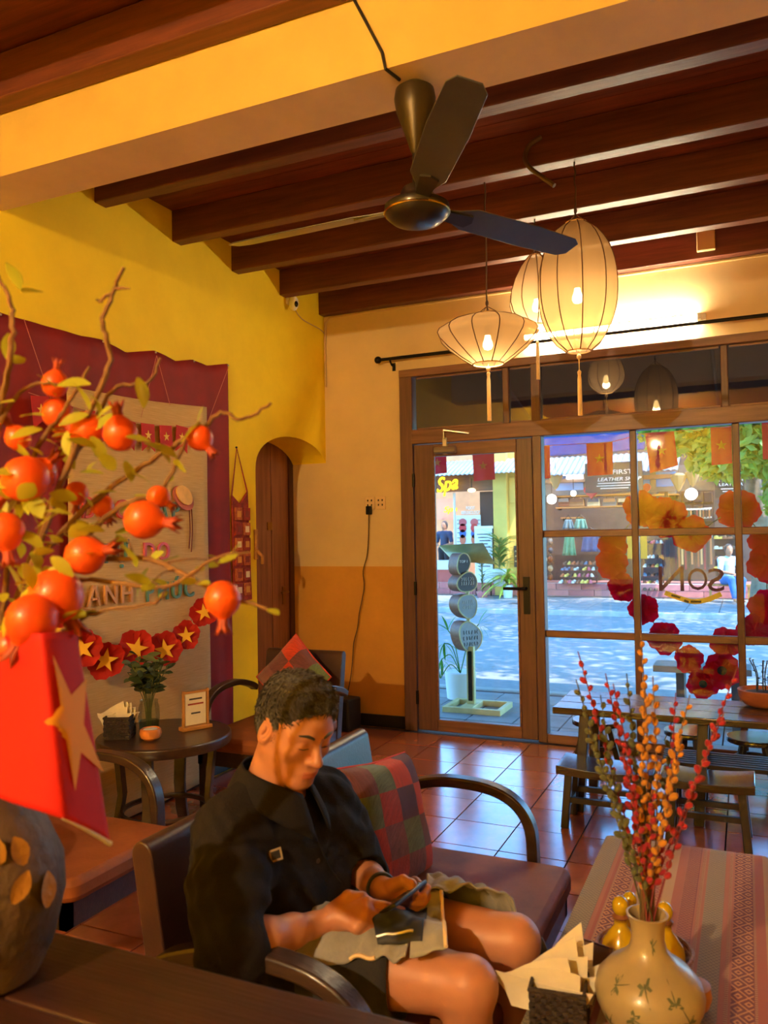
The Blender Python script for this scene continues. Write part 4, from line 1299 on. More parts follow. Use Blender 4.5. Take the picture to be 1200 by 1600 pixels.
MB().tube(hem, [.0008 + .003 * i / 10 for i in range(11)], 6).build('hem', m_nap, fg, w=True)
MB().tube([flagP(0, -.12), flagP(0, 1.02)], .004, 8).build('stick', m_pine, fg, w=True)

# ================================================================== things on the coffee table
TZ = .4595
V0 = Vector((-.198, 1.66, TZ))
vs = thing('bottle_vase', 'pale stoneware bottle vase painted with dragonflies on the striped cloth', 'vase', tuple(V0))
m_vase = mat('celadon_stoneware', (170, 152, 118), .35, c2=(146, 130, 100), scale=5, bump=.05, bscale=60, coat=.2)
VP = [(.05, 0), (.058, .004), (.085, .035), (.101, .07), (.104, .09), (.098, .112), (.078, .135), (.052, .153), (.036, .170), (.031, .19), (.032, .215), (.037, .232), (.040, .238), (.036, .239), (.029, .222), (.025, .19), (.001, .15)]
MB().lathe(VP, 48, (0, 0, 0)).build('vase_body', m_vase, vs, smooth=60)
m_ink = mat('green_ink', (86, 92, 66), .6)
def on_vase(a, z, r=.0008):
    zz = [p[1] for p in VP[:13]]; rr = [p[0] for p in VP[:13]]
    q = float(np.interp(z, zz, rr)) + r
    return Vector((q * math.cos(a), q * math.sin(a), z))
av = math.atan2(-V0.y, -V0.x)
for (da, z, ro) in ((-.75, .125, .3), (-.1, .135, -1.2), (.5, .115, 1.5), (-.3, .085, -.4), (.15, .055, .6), (.75, .08, 2), (.25, .19, .4), (-.9, .05, 1)):
    b = MB()
    def V(x, y):
        c, s = math.cos(ro), math.sin(ro); xx, yy = x * c - y * s, x * s + y * c
        return on_vase(av + da + xx / .095, max(.005, z + yy))
    b.tube([V(-.004, 0), V(.01, 0), V(.03, 0)], [.0012, .0011, .0005], 5)
    for (wx, wy) in ((-.006, .016), (.008, .015), (-.006, -.016), (.008, -.015)):
        P = [V(0, 0), V(wx * .6 + .004, wy * .6), V(wx, wy), V(wx * .6 - .004, wy * .6)]
        b.add(P, [(0, 1, 2, 3)])
    b.build('painted_dragonfly', m_ink, vs, smooth=None)

wl = thing('pussy_willow', 'tall dyed pussy-willow stems with red, green and yellow buds in the vase', 'branches', (V0.x, V0.y, TZ + .1))
m_wst = {'r': mat('willow_stem_red', (108, 32, 40), .7), 'g': mat('willow_stem_green', (70, 66, 40), .7), 'y': mat('willow_stem_brown', (96, 66, 38), .7)}
m_wbd = {'r': mat('willow_bud_red', (146, 18, 42), .9, var=.1, sheen=.2), 'g': mat('willow_bud_green', (76, 80, 52), .9, var=.1, sheen=.2), 'y': mat('willow_bud_yellow', (176, 116, 32), .9, var=.1, sheen=.2)}
bud = {}
for k in 'rgy':
    me = MB().ell((0, 0, .007), (.0062, .0062, .0092), nu=9, nv=6).mesh('bud', 179); me.materials.append(m_wbd[k]); bud[k] = me
STEMS = [('r', 903, 1018, 1.62), ('g', 900, 1062, 1.55), ('r', 946, 1052, 1.66), ('r', 958, 1068, 1.58), ('g', 979, 1052, 1.64), ('g', 918, 1140, 1.50), ('g', 938, 1086, 1.60), ('y', 1001, 985, 1.66), ('y', 1020, 1056, 1.60), ('y', 1008, 1075, 1.55),
         ('r', 1056, 1082, 1.62), ('y', 1078, 1086, 1.58), ('y', 1066, 1150, 1.54), ('r', 1152, 1042, 1.60), ('r', 1132, 1112, 1.56), ('g', 1050, 1135, 1.66), ('r', 975, 1180, 1.55), ('y', 1036, 1175, 1.6), ('g', 985, 1150, 1.7), ('r', 1020, 1235, 1.56)]
rw2 = random.Random(8)
inv = wm(wl).inverted()
for i, (k, u, v, d) in enumerate(STEMS):
    tip = at(u, v, d=d); a = i * 2.39996
    b0 = V0 + Vector((math.cos(a) * .016, math.sin(a) * .016, .16)); b1 = V0 + Vector((math.cos(a) * .012, math.sin(a) * .012, .232))
    b1 += (tip - b1) * .02
    mid = b1.lerp(tip, .5) + Vector((rw2.uniform(-.012, .012), rw2.uniform(-.012, .012), .012))
    Q = spline([b0, b1, mid, tip], 10)
    n = len(Q)
    st = MB().tube(Q, [.0026 - .0014 * j / n for j in range(n)], 5).build('stem', m_wst[k], wl, w=True, smooth=60)
    L = sum((Q[j + 1] - Q[j]).length for j in range(10, n - 1)); cnt = int(L / .0185)
    for j in range(cnt):
        f = 10 + (n - 12) * ((j + .6) / cnt); q0 = int(f); fr = f - q0
        p = Q[q0].lerp(Q[min(q0 + 1, n - 1)], fr); td = (Q[min(q0 + 1, n - 1)] - Q[q0]).normalized()
        if j < cnt * .12: continue
        a2 = j * 2.6 + i; side = td.orthogonal().normalized(); side = Matrix.Rotation(a2, 3, td) @ side
        dr_ = (td * .9 + side * .75).normalized()
        o = bpy.data.objects.new('bud', bud[k]); COL.objects.link(o); o.parent = st
        o.rotation_mode = 'QUATERNION'; o.rotation_quaternion = dr_.to_track_quat('Z', 'X'); o.location = inv @ (p + side * .001)
        s = rw2.uniform(.8, 1.15) * (1.0 if j < cnt * .8 else .85); o.scale = (s, s, s)

# wicker tray with yellow oil bottles
K0 = Vector((-.235, 1.895, TZ))
kb = thing('wicker_tray', 'round wicker tray holding yellow bottles behind the vase', 'basket', tuple(K0))
m_rat = mat('honey_rattan', (158, 100, 52), .55, c2=(116, 68, 34), scale=30, bump=.5, bscale=70)
MB().lathe([(.001, .002), (.078, .002), (.08, .006), (.001, .008)], 32).build('base', m_rat, kb)
for i in range(7):
    r = .08 + .0030 * i; z = .007 + .0065 * i
    MB().tube([((r + .0012 * (1 if (j + i) % 2 else -1)) * math.cos(2 * PI * j / 40), (r + .0012 * (1 if (j + i) % 2 else -1)) * math.sin(2 * PI * j / 40), z) for j in range(40)], .0036, 6, closed=True).build('coil', m_rat, kb)
MB().tube([(.103 * math.cos(2 * PI * j / 40), .103 * math.sin(2 * PI * j / 40), .053) for j in range(40)], .0048, 6, closed=True).build('rim', m_rat, kb)
m_ceram = mat('yellow_glaze', (200, 168, 26), .18, c2=(178, 142, 16), scale=4, coat=.5)
for (x, y, s, lab) in ((-.045, -.028, 1.2, 'yellow glazed bottle with ball stopper, in the tray near the napkin box'), (.047, -.005, 1.15, 'yellow glazed bottle with ball stopper, in the tray at the blue-lined cup'), (-.035, .05, 1.05, 'yellow glazed bottle with ball stopper, tucked at the back of the tray')):
    q = thing('oil_bottle', lab, 'bottle', (K0.x + x, K0.y + y, TZ + .008), 0, 'yellow bottles in the tray')
    MB().lathe([(a * s, b * s) for a, b in [(.026, 0), (.034, .008), (.038, .028), (.033, .055), (.02, .074), (.012, .084), (.0125, .094), (.015, .097), (.001, .098)]], 24).build('bottle_body', m_ceram, q, smooth=60)
    MB().lathe([(.013 * s, .094 * s), (.016 * s, .1 * s), (.01 * s, .106 * s), (.001, .107 * s)], 16).build('collar', mat('clay_collar', (120, 70, 36), .6), q)
    MB().ell((0, 0, .119 * s), (.0155 * s, .0155 * s, .0185 * s)).build('stopper', m_ceram, q)
cu_ = at(1058, 1528, z=TZ)
cp_ = thing('ceramic_cup', 'small tan cup with blue painted inside next to the vase', 'cup', (-.128, 1.785, TZ))
MB().lathe([(.022, 0), (.032, .012), (.038, .032), (.036, .052), (.034, .0525)], 28).build('cup_body', mat('tan_glaze', (184, 124, 62), .35, var=.1), cp_, solid=.002)
MB().lathe([(.001, .012), (.026, .014), (.0345, .034), (.0335, .05)], 28).build('blue_lining', mat('blue_glaze', (58, 92, 140), .3, c2=(28, 46, 84), scale=40), cp_)

# napkin box and steel stand at the left edge
N0 = Vector((-.368, 1.632, TZ))
nx = thing('napkin_box', 'black plaited box of white napkins on the edge of the striped cloth', 'basket', tuple(N0), math.radians(6))
weave_box(nx, .105, .105, .092, rows=8)
for i, (dx, dy, ro, S, lab) in enumerate(((-.03, -.03, 4, .155, 'folded white napkin at the front of the plaited box on the striped cloth'), (-.012, 0, 14, .15, 'folded white napkin in the middle of the plaited box on the striped cloth'), (.008, .022, 26, .142, 'folded white napkin at the back of the plaited box on the striped cloth'))):
    napkin('paper_napkin', lab, Matrix.Translation((N0.x + dx * .6, N0.y + dy, TZ + .03)) @ Matrix.Rotation(math.radians(ro - 8), 4, 'Z'), S * 1.02, 'napkins on the coffee table', .3 + .35 * i, .44 - .10 * i)
ss = thing('menu_holder', 'leaning steel-framed card holder behind the napkin box', 'card holder', (-.352, 1.765, TZ), math.radians(-14))
m_chr = mat('polished_steel', (206, 198, 186), .15, 1)
Rl = Matrix.Rotation(math.radians(28), 4, 'X')
lp = [(-.055, 0, .003), (.055, 0, .003), (.055, .05, .085), (-.055, .05, .085)]
MB().tube(lp, .0036, 8, closed=True).build('wire_frame', m_chr, ss)
MB().add([Vector(p) for p in ((-.052, .001, .006), (.052, .001, .006), (.052, .0495, .083), (-.052, .0495, .083))], [(0, 1, 2, 3)]).build('card', mat('brown_card', (92, 62, 46), .6, var=.1), ss, solid=.003)
MB().tube([(-.04, .05, .084), (-.04, .085, .003), (.04, .085, .003), (.04, .05, .084)], .003, 8).build('prop', m_chr, ss)
# ================================================================== the seated man
from mathutils.bvhtree import BVHTree


class SDF:
    """smooth union of tapered capsules and ellipsoids, meshed by surface nets"""
    def __init__(s, lo, hi, h):
        s.lo = np.array(lo, float); s.h = h
        s.n = np.ceil((np.array(hi) - s.lo) / h).astype(int) + 1
        s.f = np.full(tuple(s.n), .5, np.float32)

    def block(s, a, b):
        i0 = np.clip(np.floor((a - s.lo) / s.h).astype(int), 0, s.n); i1 = np.clip(np.ceil((b - s.lo) / s.h).astype(int) + 1, 0, s.n)
        sl = tuple(slice(i0[k], i1[k]) for k in range(3))
        ax = [s.lo[k] + s.h * np.arange(i0[k], i1[k]) for k in range(3)]
        X, Y, Z = np.meshgrid(*ax, indexing='ij')
        return sl, X.astype(np.float32), Y.astype(np.float32), Z.astype(np.float32)

    def comb(s, sl, d, k, sub):
        g = s.f[sl]
        if sub:
            d = -d
            hh = np.clip(.5 - .5 * (g - d) / k, 0, 1) if False else np.clip(.5 + .5 * (g - d) / k, 0, 1)
            s.f[sl] = d + (g - d) * hh + k * hh * (1 - hh)
        else:
            hh = np.clip(.5 + .5 * (g - d) / k, 0, 1)
            s.f[sl] = g + (d - g) * hh - k * hh * (1 - hh)

    def cone(s, a, b, ra, rb, k=.02, sub=False):
        a = np.array(a, float); b = np.array(b, float); m = max(ra, rb) + k + 2 * s.h
        sl, X, Y, Z = s.block(np.minimum(a, b) - m, np.maximum(a, b) + m)
        if X.size == 0: return s
        ab = b - a; L = ab @ ab + 1e-12
        t = np.clip(((X - a[0]) * ab[0] + (Y - a[1]) * ab[1] + (Z - a[2]) * ab[2]) / L, 0, 1)
        d = np.sqrt((X - a[0] - t * ab[0]) ** 2 + (Y - a[1] - t * ab[1]) ** 2 + (Z - a[2] - t * ab[2]) ** 2) - (ra + (rb - ra) * t)
        s.comb(sl, d, k, sub)
        return s

    def chain(s, pts, rs, k=.012):
        for i in range(len(pts) - 1): s.cone(pts[i], pts[i + 1], rs[i], rs[i + 1], k)
        return s

    def ell(s, c, r, R=None, k=.02, sub=False):
        c = np.array(c, float); r = np.array(r, float); m = r.max() + k + 2 * s.h
        sl, X, Y, Z = s.block(c - m, c + m)
        if X.size == 0: return s
        X = X - c[0]; Y = Y - c[1]; Z = Z - c[2]
        if R is not None:      # rows of R: the local axes
            X, Y, Z = (R[i][0] * X + R[i][1] * Y + R[i][2] * Z for i in range(3))
        k0 = np.sqrt((X / r[0]) ** 2 + (Y / r[1]) ** 2 + (Z / r[2]) ** 2); k1 = np.sqrt((X / r[0] ** 2) ** 2 + (Y / r[1] ** 2) ** 2 + (Z / r[2] ** 2) ** 2) + 1e-9
        s.comb(sl, k0 * (k0 - 1) / k1, k, sub)
        return s

    def wrinkle(s, fn):
        sl, X, Y, Z = s.block(s.lo, s.lo + s.h * s.n)
        s.f += fn(X, Y, Z)[tuple(slice(0, k) for k in s.n)].astype(np.float32)
        return s

    def mesh(s):
        f = s.f; h = s.h; ins = f < 0
        nx, ny, nz = f.shape
        cnt = np.zeros((nx - 1, ny - 1, nz - 1), np.int8)
        for a in (0, 1):
            for b in (0, 1):
                for c in (0, 1): cnt += ins[a:nx - 1 + a, b:ny - 1 + b, c:nz - 1 + c]
        I, J, K = np.nonzero((cnt > 0) & (cnt < 8))
        idx = np.full(cnt.shape, -1, np.int64); idx[I, J, K] = np.arange(len(I))
        P = np.zeros((len(I), 3)); N = np.zeros(len(I))
        cr = [(a, b, c) for a in (0, 1) for b in (0, 1) for c in (0, 1)]
        for p in cr:
            for ax in range(3):
                if p[ax]: continue
                q = list(p); q[ax] = 1
                fa = f[I + p[0], J + p[1], K + p[2]]; fb = f[I + q[0], J + q[1], K + q[2]]
                m = (fa < 0) != (fb < 0)
                t = np.where(m, fa / np.where(m, fa - fb, 1), 0)
                for d in range(3): P[:, d] += np.where(m, p[d] + (t if d == ax else 0), 0)
                N += m
        V = (np.stack([I, J, K], 1) + P / N[:, None]) * h + s.lo
        F = []
        for ax in range(3):
            sl0 = [slice(None)] * 3; sl1 = [slice(None)] * 3
            sl0[ax] = slice(0, -1); sl1[ax] = slice(1, None)
            A = ins[tuple(sl0)]; B = ins[tuple(sl1)]
            E = np.argwhere(A != B)
            o1, o2 = [(1, 2), (2, 0), (0, 1)][ax]
            E = E[(E[:, o1] > 0) & (E[:, o2] > 0) & (E[:, o1] < f.shape[o1] - 1) & (E[:, o2] < f.shape[o2] - 1)]
            def cell(d1, d2):
                q = E.copy(); q[:, o1] -= d1; q[:, o2] -= d2
                return idx[q[:, 0], q[:, 1], q[:, 2]]
            Q = np.stack([cell(1, 1), cell(0, 1), cell(0, 0), cell(1, 0)], 1)
            fl_ = ~A[E[:, 0], E[:, 1], E[:, 2]]
            Q[fl_] = Q[fl_][:, ::-1]
            F.append(Q)
        F = np.concatenate(F); F = F[(F >= 0).all(1)]
        return V, F


def np_mesh(name, V, F, mats, parent=None, mi=None):
    if parent is not None:
        inv = np.array(wm(parent).inverted()); V = V @ inv[:3, :3].T + inv[:3, 3]
    me = bpy.data.meshes.new(name)
    me.vertices.add(len(V)); me.vertices.foreach_set('co', V.astype(np.float32).ravel())
    k = F.shape[1]
    me.loops.add(len(F) * k); me.loops.foreach_set('vertex_index', F.astype(np.int32).ravel())
    me.polygons.add(len(F)); me.polygons.foreach_set('loop_start', np.arange(0, len(F) * k, k, dtype=np.int32))
    me.polygons.foreach_set('use_smooth', np.ones(len(F), bool))
    me.update(calc_edges=True); me.validate()
    for q in mats: me.materials.append(q)
    if mi is not None: me.polygons.foreach_set('material_index', mi.astype(np.int32))
    o = bpy.data.objects.new(name, me); COL.objects.link(o)
    if parent is not None: o.parent = parent
    return o


def bvh(V, F):
    return BVHTree.FromPolygons([tuple(p) for p in V], [tuple(int(i) for i in q) for q in F])


def hit(tree, u, v):
    d = (RIGHT * (u - 600) + DOWN * (v - 800) + FWD * FPX).normalized()
    return tree.ray_cast(CAM, d)


def smooth_mesh(V, F, it=2, lam=.5):
    """a few rounds of Laplacian smoothing against grid stepping"""
    n = len(V); a = F.ravel(); b = np.roll(F, -1, axis=1).ravel()
    for _ in range(it):
        S = np.zeros_like(V); c = np.zeros(n)
        for x, y in ((a, b), (b, a)):
            np.add.at(S, x, V[y]); np.add.at(c, x, 1)
        V = V + lam * (S / c[:, None] - V)
    return V


m_skin = mat('warm_skin', (190, 130, 98), .48, c2=(178, 116, 84), scale=9, bump=.05, bscale=160)
m_skin.node_tree.nodes['Principled BSDF'].inputs['Subsurface Weight'].default_value = .12
m_skin.node_tree.nodes['Principled BSDF'].inputs['Subsurface Radius'].default_value = (.012, .005, .002)
m_lip = mat('lip_skin', (178, 100, 78), .45)
m_hair = mat('dark_hair', (52, 42, 34), .5, c2=(34, 28, 24), scale=20, stretch=(3, 20, 20), bump=.6, bscale=60, sheen=.2)
m_shirt = mat('charcoal_cotton', (28, 24, 26), .9, c2=(22, 19, 21), scale=12, bump=.25, bscale=220, spec=.25)
m_short = mat('navy_black_cotton', (22, 20, 26), .85, var=.08, scale=10, bump=.2, bscale=200, sheen=.2)

man = thing('person', 'man in charcoal shirt and dark shorts sitting on the settee looking at a phone', 'person', (-1.0, 1.67, .42))
A = lambda u, v, d: np.array(at(u, v, d=d))
HC = np.array((-.952, 1.592, 1.016))
yaw, pit = math.radians(-26), math.radians(-20)
hf = np.array((math.cos(yaw) * math.cos(pit), math.sin(yaw) * math.cos(pit), math.sin(pit)))
hs = np.array((-math.sin(yaw), math.cos(yaw), 0.0))
hu = np.cross(hf, hs); _r = math.radians(-4); hs, hu = hs * math.cos(_r) + hu * math.sin(_r), hu * math.cos(_r) - hs * math.sin(_r); HR = np.stack([hf, hs, hu])
HK = .93
H = lambda f, s, u: HC + (hf * f + hs * s + hu * u) * HK
NB = np.array((-1.028, 1.603, .882))
Sn = np.array((-1.055, 1.475, .795)); Sf = np.array((-.985, 1.79, .782))
En = A(374, 1478, 1.57); Wn = A(488, 1446, 1.72)
Ef = np.array((-.90, 1.815, .60)); Wf = A(598, 1390, 1.85)
Hn = np.array((-.99, 1.60, .50)); Hfar = np.array((-.97, 1.76, .50))
Kn = np.array((-.545, 1.572, .527)); Kf = np.array((-.505, 1.772, .532))
An = np.array((-.475, 1.56, .09)); Af = np.array((-.465, 1.78, .09))


def head(s):
    # skull, face, jaw
    s.ell(H(-.012, 0, .033), (.096, .075, .084), HR, .02)
    s.ell(H(.030, 0, -.012), (.060, .062, .094), HR, .025)
    for q in (-1, 1):
        s.cone(H(-.008, q * .046, -.052), H(.062, q * .016, -.104), .026, .019, .025)
        s.ell(H(.056, q * .043, -.026), (.026, .020, .020), HR, .018)
        s.cone(H(.080, q * .012, .022), H(.068, q * .048, .020), .012, .011, .014)
        s.ell(H(.102, q * .031, .003), (.017, .016, .0095), HR, .010, True)
        s.ell(H(.081, q * .032, .000), (.0125, .0155, .0105), HR, .004)
    s.ell(H(.074, 0, -.104), (.020, .026, .018), HR, .018)
    s.ell(H(.082, 0, -.064), (.020, .032, .026), HR, .02)
    # nose
    s.cone(H(.090, 0, .012), H(.114, 0, -.030), .0075, .0115, .010)
    s.ell(H(.113, 0, -.034), (.013, .0125, .0105), HR, .007)
    for q in (-1, 1): s.ell(H(.102, q * .013, -.038), (.012, .0075, .008), HR, .005)
    # lips with the line between
    s.ell(H(.098, 0, -.066), (.0095, .021, .0055), HR, .004)
    s.ell(H(.096, 0, -.077), (.0095, .018, .0065), HR, .004)
    s.cone(H(.110, -.020, -.0712), H(.110, .020, -.0712), .0035, .0035, .004, True)
    for q in (-1, 1):
        s.cone(H(.112, q * .018, -.036), H(.097, q * .034, -.066), .0028, .0022, .008, True)   # fold beside the mouth
        er = np.stack([hf * .92 - hu * .39, hs, hu * .92 + hf * .39])
        s.ell(H(-.008, q * .079, -.012), (.021, .009, .034), er, .006)
        s.ell(H(-.003, q * .0865, -.004), (.013, .0085, .022), er, .003, True); s.ell(H(-.012, q * .083, -.008), (.006, .005, .016), er, .003)
    s.cone(H(-.035, 0, -.03), NB, .050, .055, .03)
    s.cone(H(.0, 0, -.06), NB + np.array((.03, 0, -.01)), .035, .042, .03)
    return s


def hand(s, wrist, palm, knuckles, fingers, thumb, pr=.021):
    s.cone(wrist, palm, .024, pr + .003, .012)
    for q in knuckles: s.cone(palm, q, pr, .0125, .012)
    for i in range(len(knuckles) - 1): s.cone(knuckles[i], knuckles[i + 1], .0122, .0122, .008)
    for q, P in zip(knuckles, fingers):
        R = [.0108, .0098, .0090, .0078][:len(P) + 1]
        s.chain([q] + P, R, .0035)
    s.chain(thumb, [.017, .0125, .0115, .0088][:len(thumb)], .006)
    return s


nk = [A(574, 1411, 1.735), A(572, 1424, 1.715), A(566, 1437, 1.70), A(557, 1449, 1.69)]
nf = [[A(600, 1415, 1.742), A(617, 1419, 1.752), A(629, 1422, 1.762)],
      [A(598, 1431, 1.728), A(604, 1441, 1.742), A(590, 1439, 1.752)],
      [A(592, 1445, 1.712), A(598, 1454, 1.728), A(586, 1453, 1.740)],
      [A(578, 1457, 1.70), A(584, 1466, 1.714), A(574, 1465, 1.725)]]
nth = [A(518, 1424, 1.735), A(544, 1400, 1.748), A(566, 1402, 1.757), A(582, 1413, 1.766)]
fk = [A(648, 1379, 1.845), A(654, 1391, 1.84), A(652, 1404, 1.835), A(644, 1416, 1.83)]
ff = [[A(667, 1388, 1.825), A(662, 1399, 1.805), A(649, 1402, 1.796)],
      [A(668, 1402, 1.82), A(660, 1411, 1.80), A(645, 1413, 1.792)],
      [A(661, 1417, 1.815), A(651, 1424, 1.797), A(637, 1423, 1.79)],
      [A(650, 1429, 1.81), A(641, 1433, 1.795), A(628, 1430, 1.788)]]
fth = [A(612, 1384, 1.835), A(630, 1376, 1.815), A(643, 1382, 1.80), A(649, 1394, 1.79)]

sk = SDF((-1.24, 1.26, -.02), (-.40, 1.92, 1.16), .0034)
head(sk)
# trunk
sk.cone(Sn + np.array((0, .05, -.03)), Sf + np.array((0, -.05, -.03)), .088, .088, .05)
sk.cone((-1.05, 1.54, .66), (-1.02, 1.72, .655), .10, .10, .06)
sk.cone((-1.03, 1.56, .57), (-1.01, 1.74, .57), .105, .105, .06)
sk.cone((-1.01, 1.575, .515), (-1.0, 1.745, .515), .10, .10, .06)
NC = NB - np.array((0, 0, .04)); sk.cone(NC, Sn + np.array((.0, .02, .0)), .05, .05, .04); sk.cone(NC, Sf + np.array((0, -.02, .0)), .05, .05, .04)
# legs
for a, b, c in ((Hn, Kn, An), (Hfar, Kf, Af)):
    mid = a * .5 + b * .5
    sk.chain([a, mid + np.array((0, 0, .004)), b], [.092, .079, .057], .03)
    sk.ell(b + np.array((.012, 0, .006)), (.052, .050, .052), None, .02)
    cf = b * .62 + c * .38 + np.array((-.018, 0, 0))
    sk.chain([b + np.array((.0, 0, -.02)), cf, c], [.050, .050, .032], .02)
    sk.chain([c, c + np.array((.02, 0, -.055)), c + np.array((.105, 0, -.07))], [.034, .035, .024], .015)
    sk.cone(c + np.array((.0, 0, -.03)), c + np.array((-.03, 0, -.06)), .03, .028, .015)
# arms
for a, b, c in ((Sn, En, Wn), (Sf, Ef, Wf)):
    sk.chain([a, a * .5 + b * .5, b], [.052, .045, .038], .02)
    sk.chain([b, b * .68 + c * .32, b * .3 + c * .7, c], [.037, .041, .033, .026], .015)
hand(sk, Wn, A(528, 1432, 1.73), nk, nf, nth, .022)
hand(sk, Wf, A(628, 1393, 1.848), fk, ff, fth, .021)
sV, sF = sk.mesh()
sV = smooth_mesh(sV, sF, 2, .4)
cen = sV[sF].mean(1)
loc = (cen - HC) @ HR.T / HK
lip = (loc[:, 0] > .094) & (np.abs(loc[:, 1]) < .0205) & (loc[:, 2] < -.0625) & (loc[:, 2] > -.083)
np_mesh('body', sV, sF, [m_skin, m_lip], man, lip.astype(int))
skt = bvh(sV, sF)


def near(tree, p, off=.0):
    q, n, i, d = tree.find_nearest(Vector(p))
    return q + n * off


def stroke(name, tree, P, rs, m, off=.0005, parent=man):
    Q = [near(tree, p, off) for p in spline(P, 4)]
    R = [float(np.interp(i / (len(Q) - 1), np.linspace(0, 1, len(rs)), rs)) for i in range(len(Q))]
    return MB().tube(Q, R, 6).build(name, m, parent, w=True, smooth=60)


for q in (-1, 1):
    stroke('eyebrow', skt, [H(.098, q * .014, .022), H(.094, q * .03, .028), H(.08, q * .048, .026)], [.003, .0042, .0018], m_hair, .0004)
    stroke('eyelashes', skt, [H(.098, q * .021, -.006), H(.100, q * .032, -.0105), H(.090, q * .046, -.006)], [.0009, .0016, .0009], m_hair, .0002)

# hair: cap with the hairline cut back from the face, then short strands over it
hr = SDF(HC - .17, HC + .17, .0036)
hr.ell(H(-.012, 0, .042), (.098, .0775, .085), HR, .01)
hr.ell(H(-.026, 0, .002), (.080, .0765, .080), HR, .02)
hr.ell(H(.028, 0, .096), (.056, .054, .030), HR, .03)
hr.ell(H(.118, 0, -.046), (.082, .15, .126), HR, .008, True)
hr.ell(H(.045, 0, -.125), (.115, .14, .082), HR, .012, True)
for q in (-1, 1): hr.ell(H(-.004, q * .088, -.012), (.026, .022, .038), HR, .006, True)
hr.ell(H(-.06, 0, -.12), (.08, .12, .06), HR, .02, True)
hr.wrinkle(lambda X, Y, Z: .0016 * np.sin(X * 240 + 3 * np.sin(Z * 60)) * np.sin(Y * 210 + 2 * np.sin(X * 70)))
hV, hF = hr.mesh()
ha = np_mesh('hair', hV, hF, [m_hair], man)
rh = np.random.RandomState(5)
fc = hV[hF]; cc = fc.mean(1); nn = np.cross(fc[:, 1] - fc[:, 0], fc[:, 2] - fc[:, 0]); nn /= np.linalg.norm(nn, axis=1)[:, None] + 1e-9
pick = rh.choice(len(cc), 5200)
pick = pick[((cc[pick] - HC) * nn[pick]).sum(1) > 0]
base = cc[pick]; nm = nn[pick]
flow = hf * .75 - hu * .15 + rh.randn(len(base), 3) * .35
ll = (base - HC) @ HR.T
flow = np.where((ll[:, 2] < .02)[:, None], -hu * .8 - hf * .25 + rh.randn(len(base), 3) * .22, flow)
flow -= nm * (flow * nm).sum(1)[:, None]; flow /= np.linalg.norm(flow, axis=1)[:, None]
ln = np.where(ll[:, 2] < .02, .007, .017)[:, None] * rh.uniform(.7, 1.2, (len(base), 1))
side = np.cross(flow, nm)
SV = np.concatenate([base - side * .0008 - nm * .001, base + side * .0008 - nm * .001, base + flow * ln * .6 + nm * .0035, base + flow * ln + nm * .003])
k = len(base); ar = np.arange(k)
SF = np.stack([ar, ar + k, ar + 3 * k, ar + 2 * k], 1)
st_ = np_mesh('hair_strands', SV, SF, [m_hair], ha); st_['kind'] = 'stuff'

# shirt: loose body and elbow-length sleeves
sh = SDF((-1.24, 1.22, .44), (-.70, 1.96, .95), .0042)
sh.cone(Sn + np.array((-.002, .05, -.035)), Sf + np.array((-.002, -.05, -.03)), .105, .104, .05)
sh.cone((-1.05, 1.53, .66), (-1.02, 1.74, .655), .122, .122, .06)
sh.cone((-1.025, 1.55, .57), (-1.0, 1.75, .57), .130, .130, .06)
sh.cone((-1.01, 1.56, .51), (-.99, 1.755, .51), .122, .122, .06)
sh.cone(NB + np.array((-.015, 0, -.022)), Sn + np.array((-.005, .015, .012)), .062, .064, .04)
sh.cone(NB + np.array((-.015, 0, -.022)), Sf + np.array((-.005, -.015, .012)), .062, .064, .04)
dn = (En - Sn); df_ = (Ef - Sf)
sh.chain([Sn, Sn + dn * .5 + np.array((-.008, -.006, 0)), Sn + dn * .96 + np.array((-.012, -.004, -.016))], [.074, .080, .074], .03)
sh.chain([Sf, Sf + df_ * .5, Sf + df_ * .92 + (Wf - Ef) * .12], [.072, .072, .066], .03)
def folds(X, Y, Z):
    a = (X + .6 * Y + .9 * Z)
    return (.0042 * np.sin(a * 62 + 2.2 * np.sin(Y * 17 + Z * 9)) * np.clip((.80 - Z) * 6, 0, 1)
            + .0035 * np.sin((X - Y * 1.1 - .5 * Z) * 48 + 2 * np.sin(Z * 21)) + .0016 * np.sin((X + Z) * 130 + 3 * np.sin(Y * 40)))
sh.wrinkle(folds)
# open neck and sleeve ends
fo = np.array((math.cos(-.18), math.sin(-.18), 0))
sh.cone(NB + np.array((-.0, 0, .10)), NB + np.array((.0, 0, -.012)), .066, .062, .006, True)
sh.cone(NB + fo * .060 + np.array((0, 0, .055)), NB + fo * .112 + np.array((0, 0, -.085)), .048, .014, .010, True)
en2 = (Wn - En) / np.linalg.norm(Wn - En)
sh.cone(En + en2 * .085, En + en2 * .10, .062, .062, .004, True)
ef2 = (Wf - Ef) / np.linalg.norm(Wf - Ef)
sh.cone(Ef + ef2 * .075, Ef + ef2 * .09, .056, .056, .004, True)
tV, tF = sh.mesh()
tV = smooth_mesh(tV, tF, 1, .4)
np_mesh('shirt', tV, tF, [m_shirt], man)
sht = bvh(tV, tF)

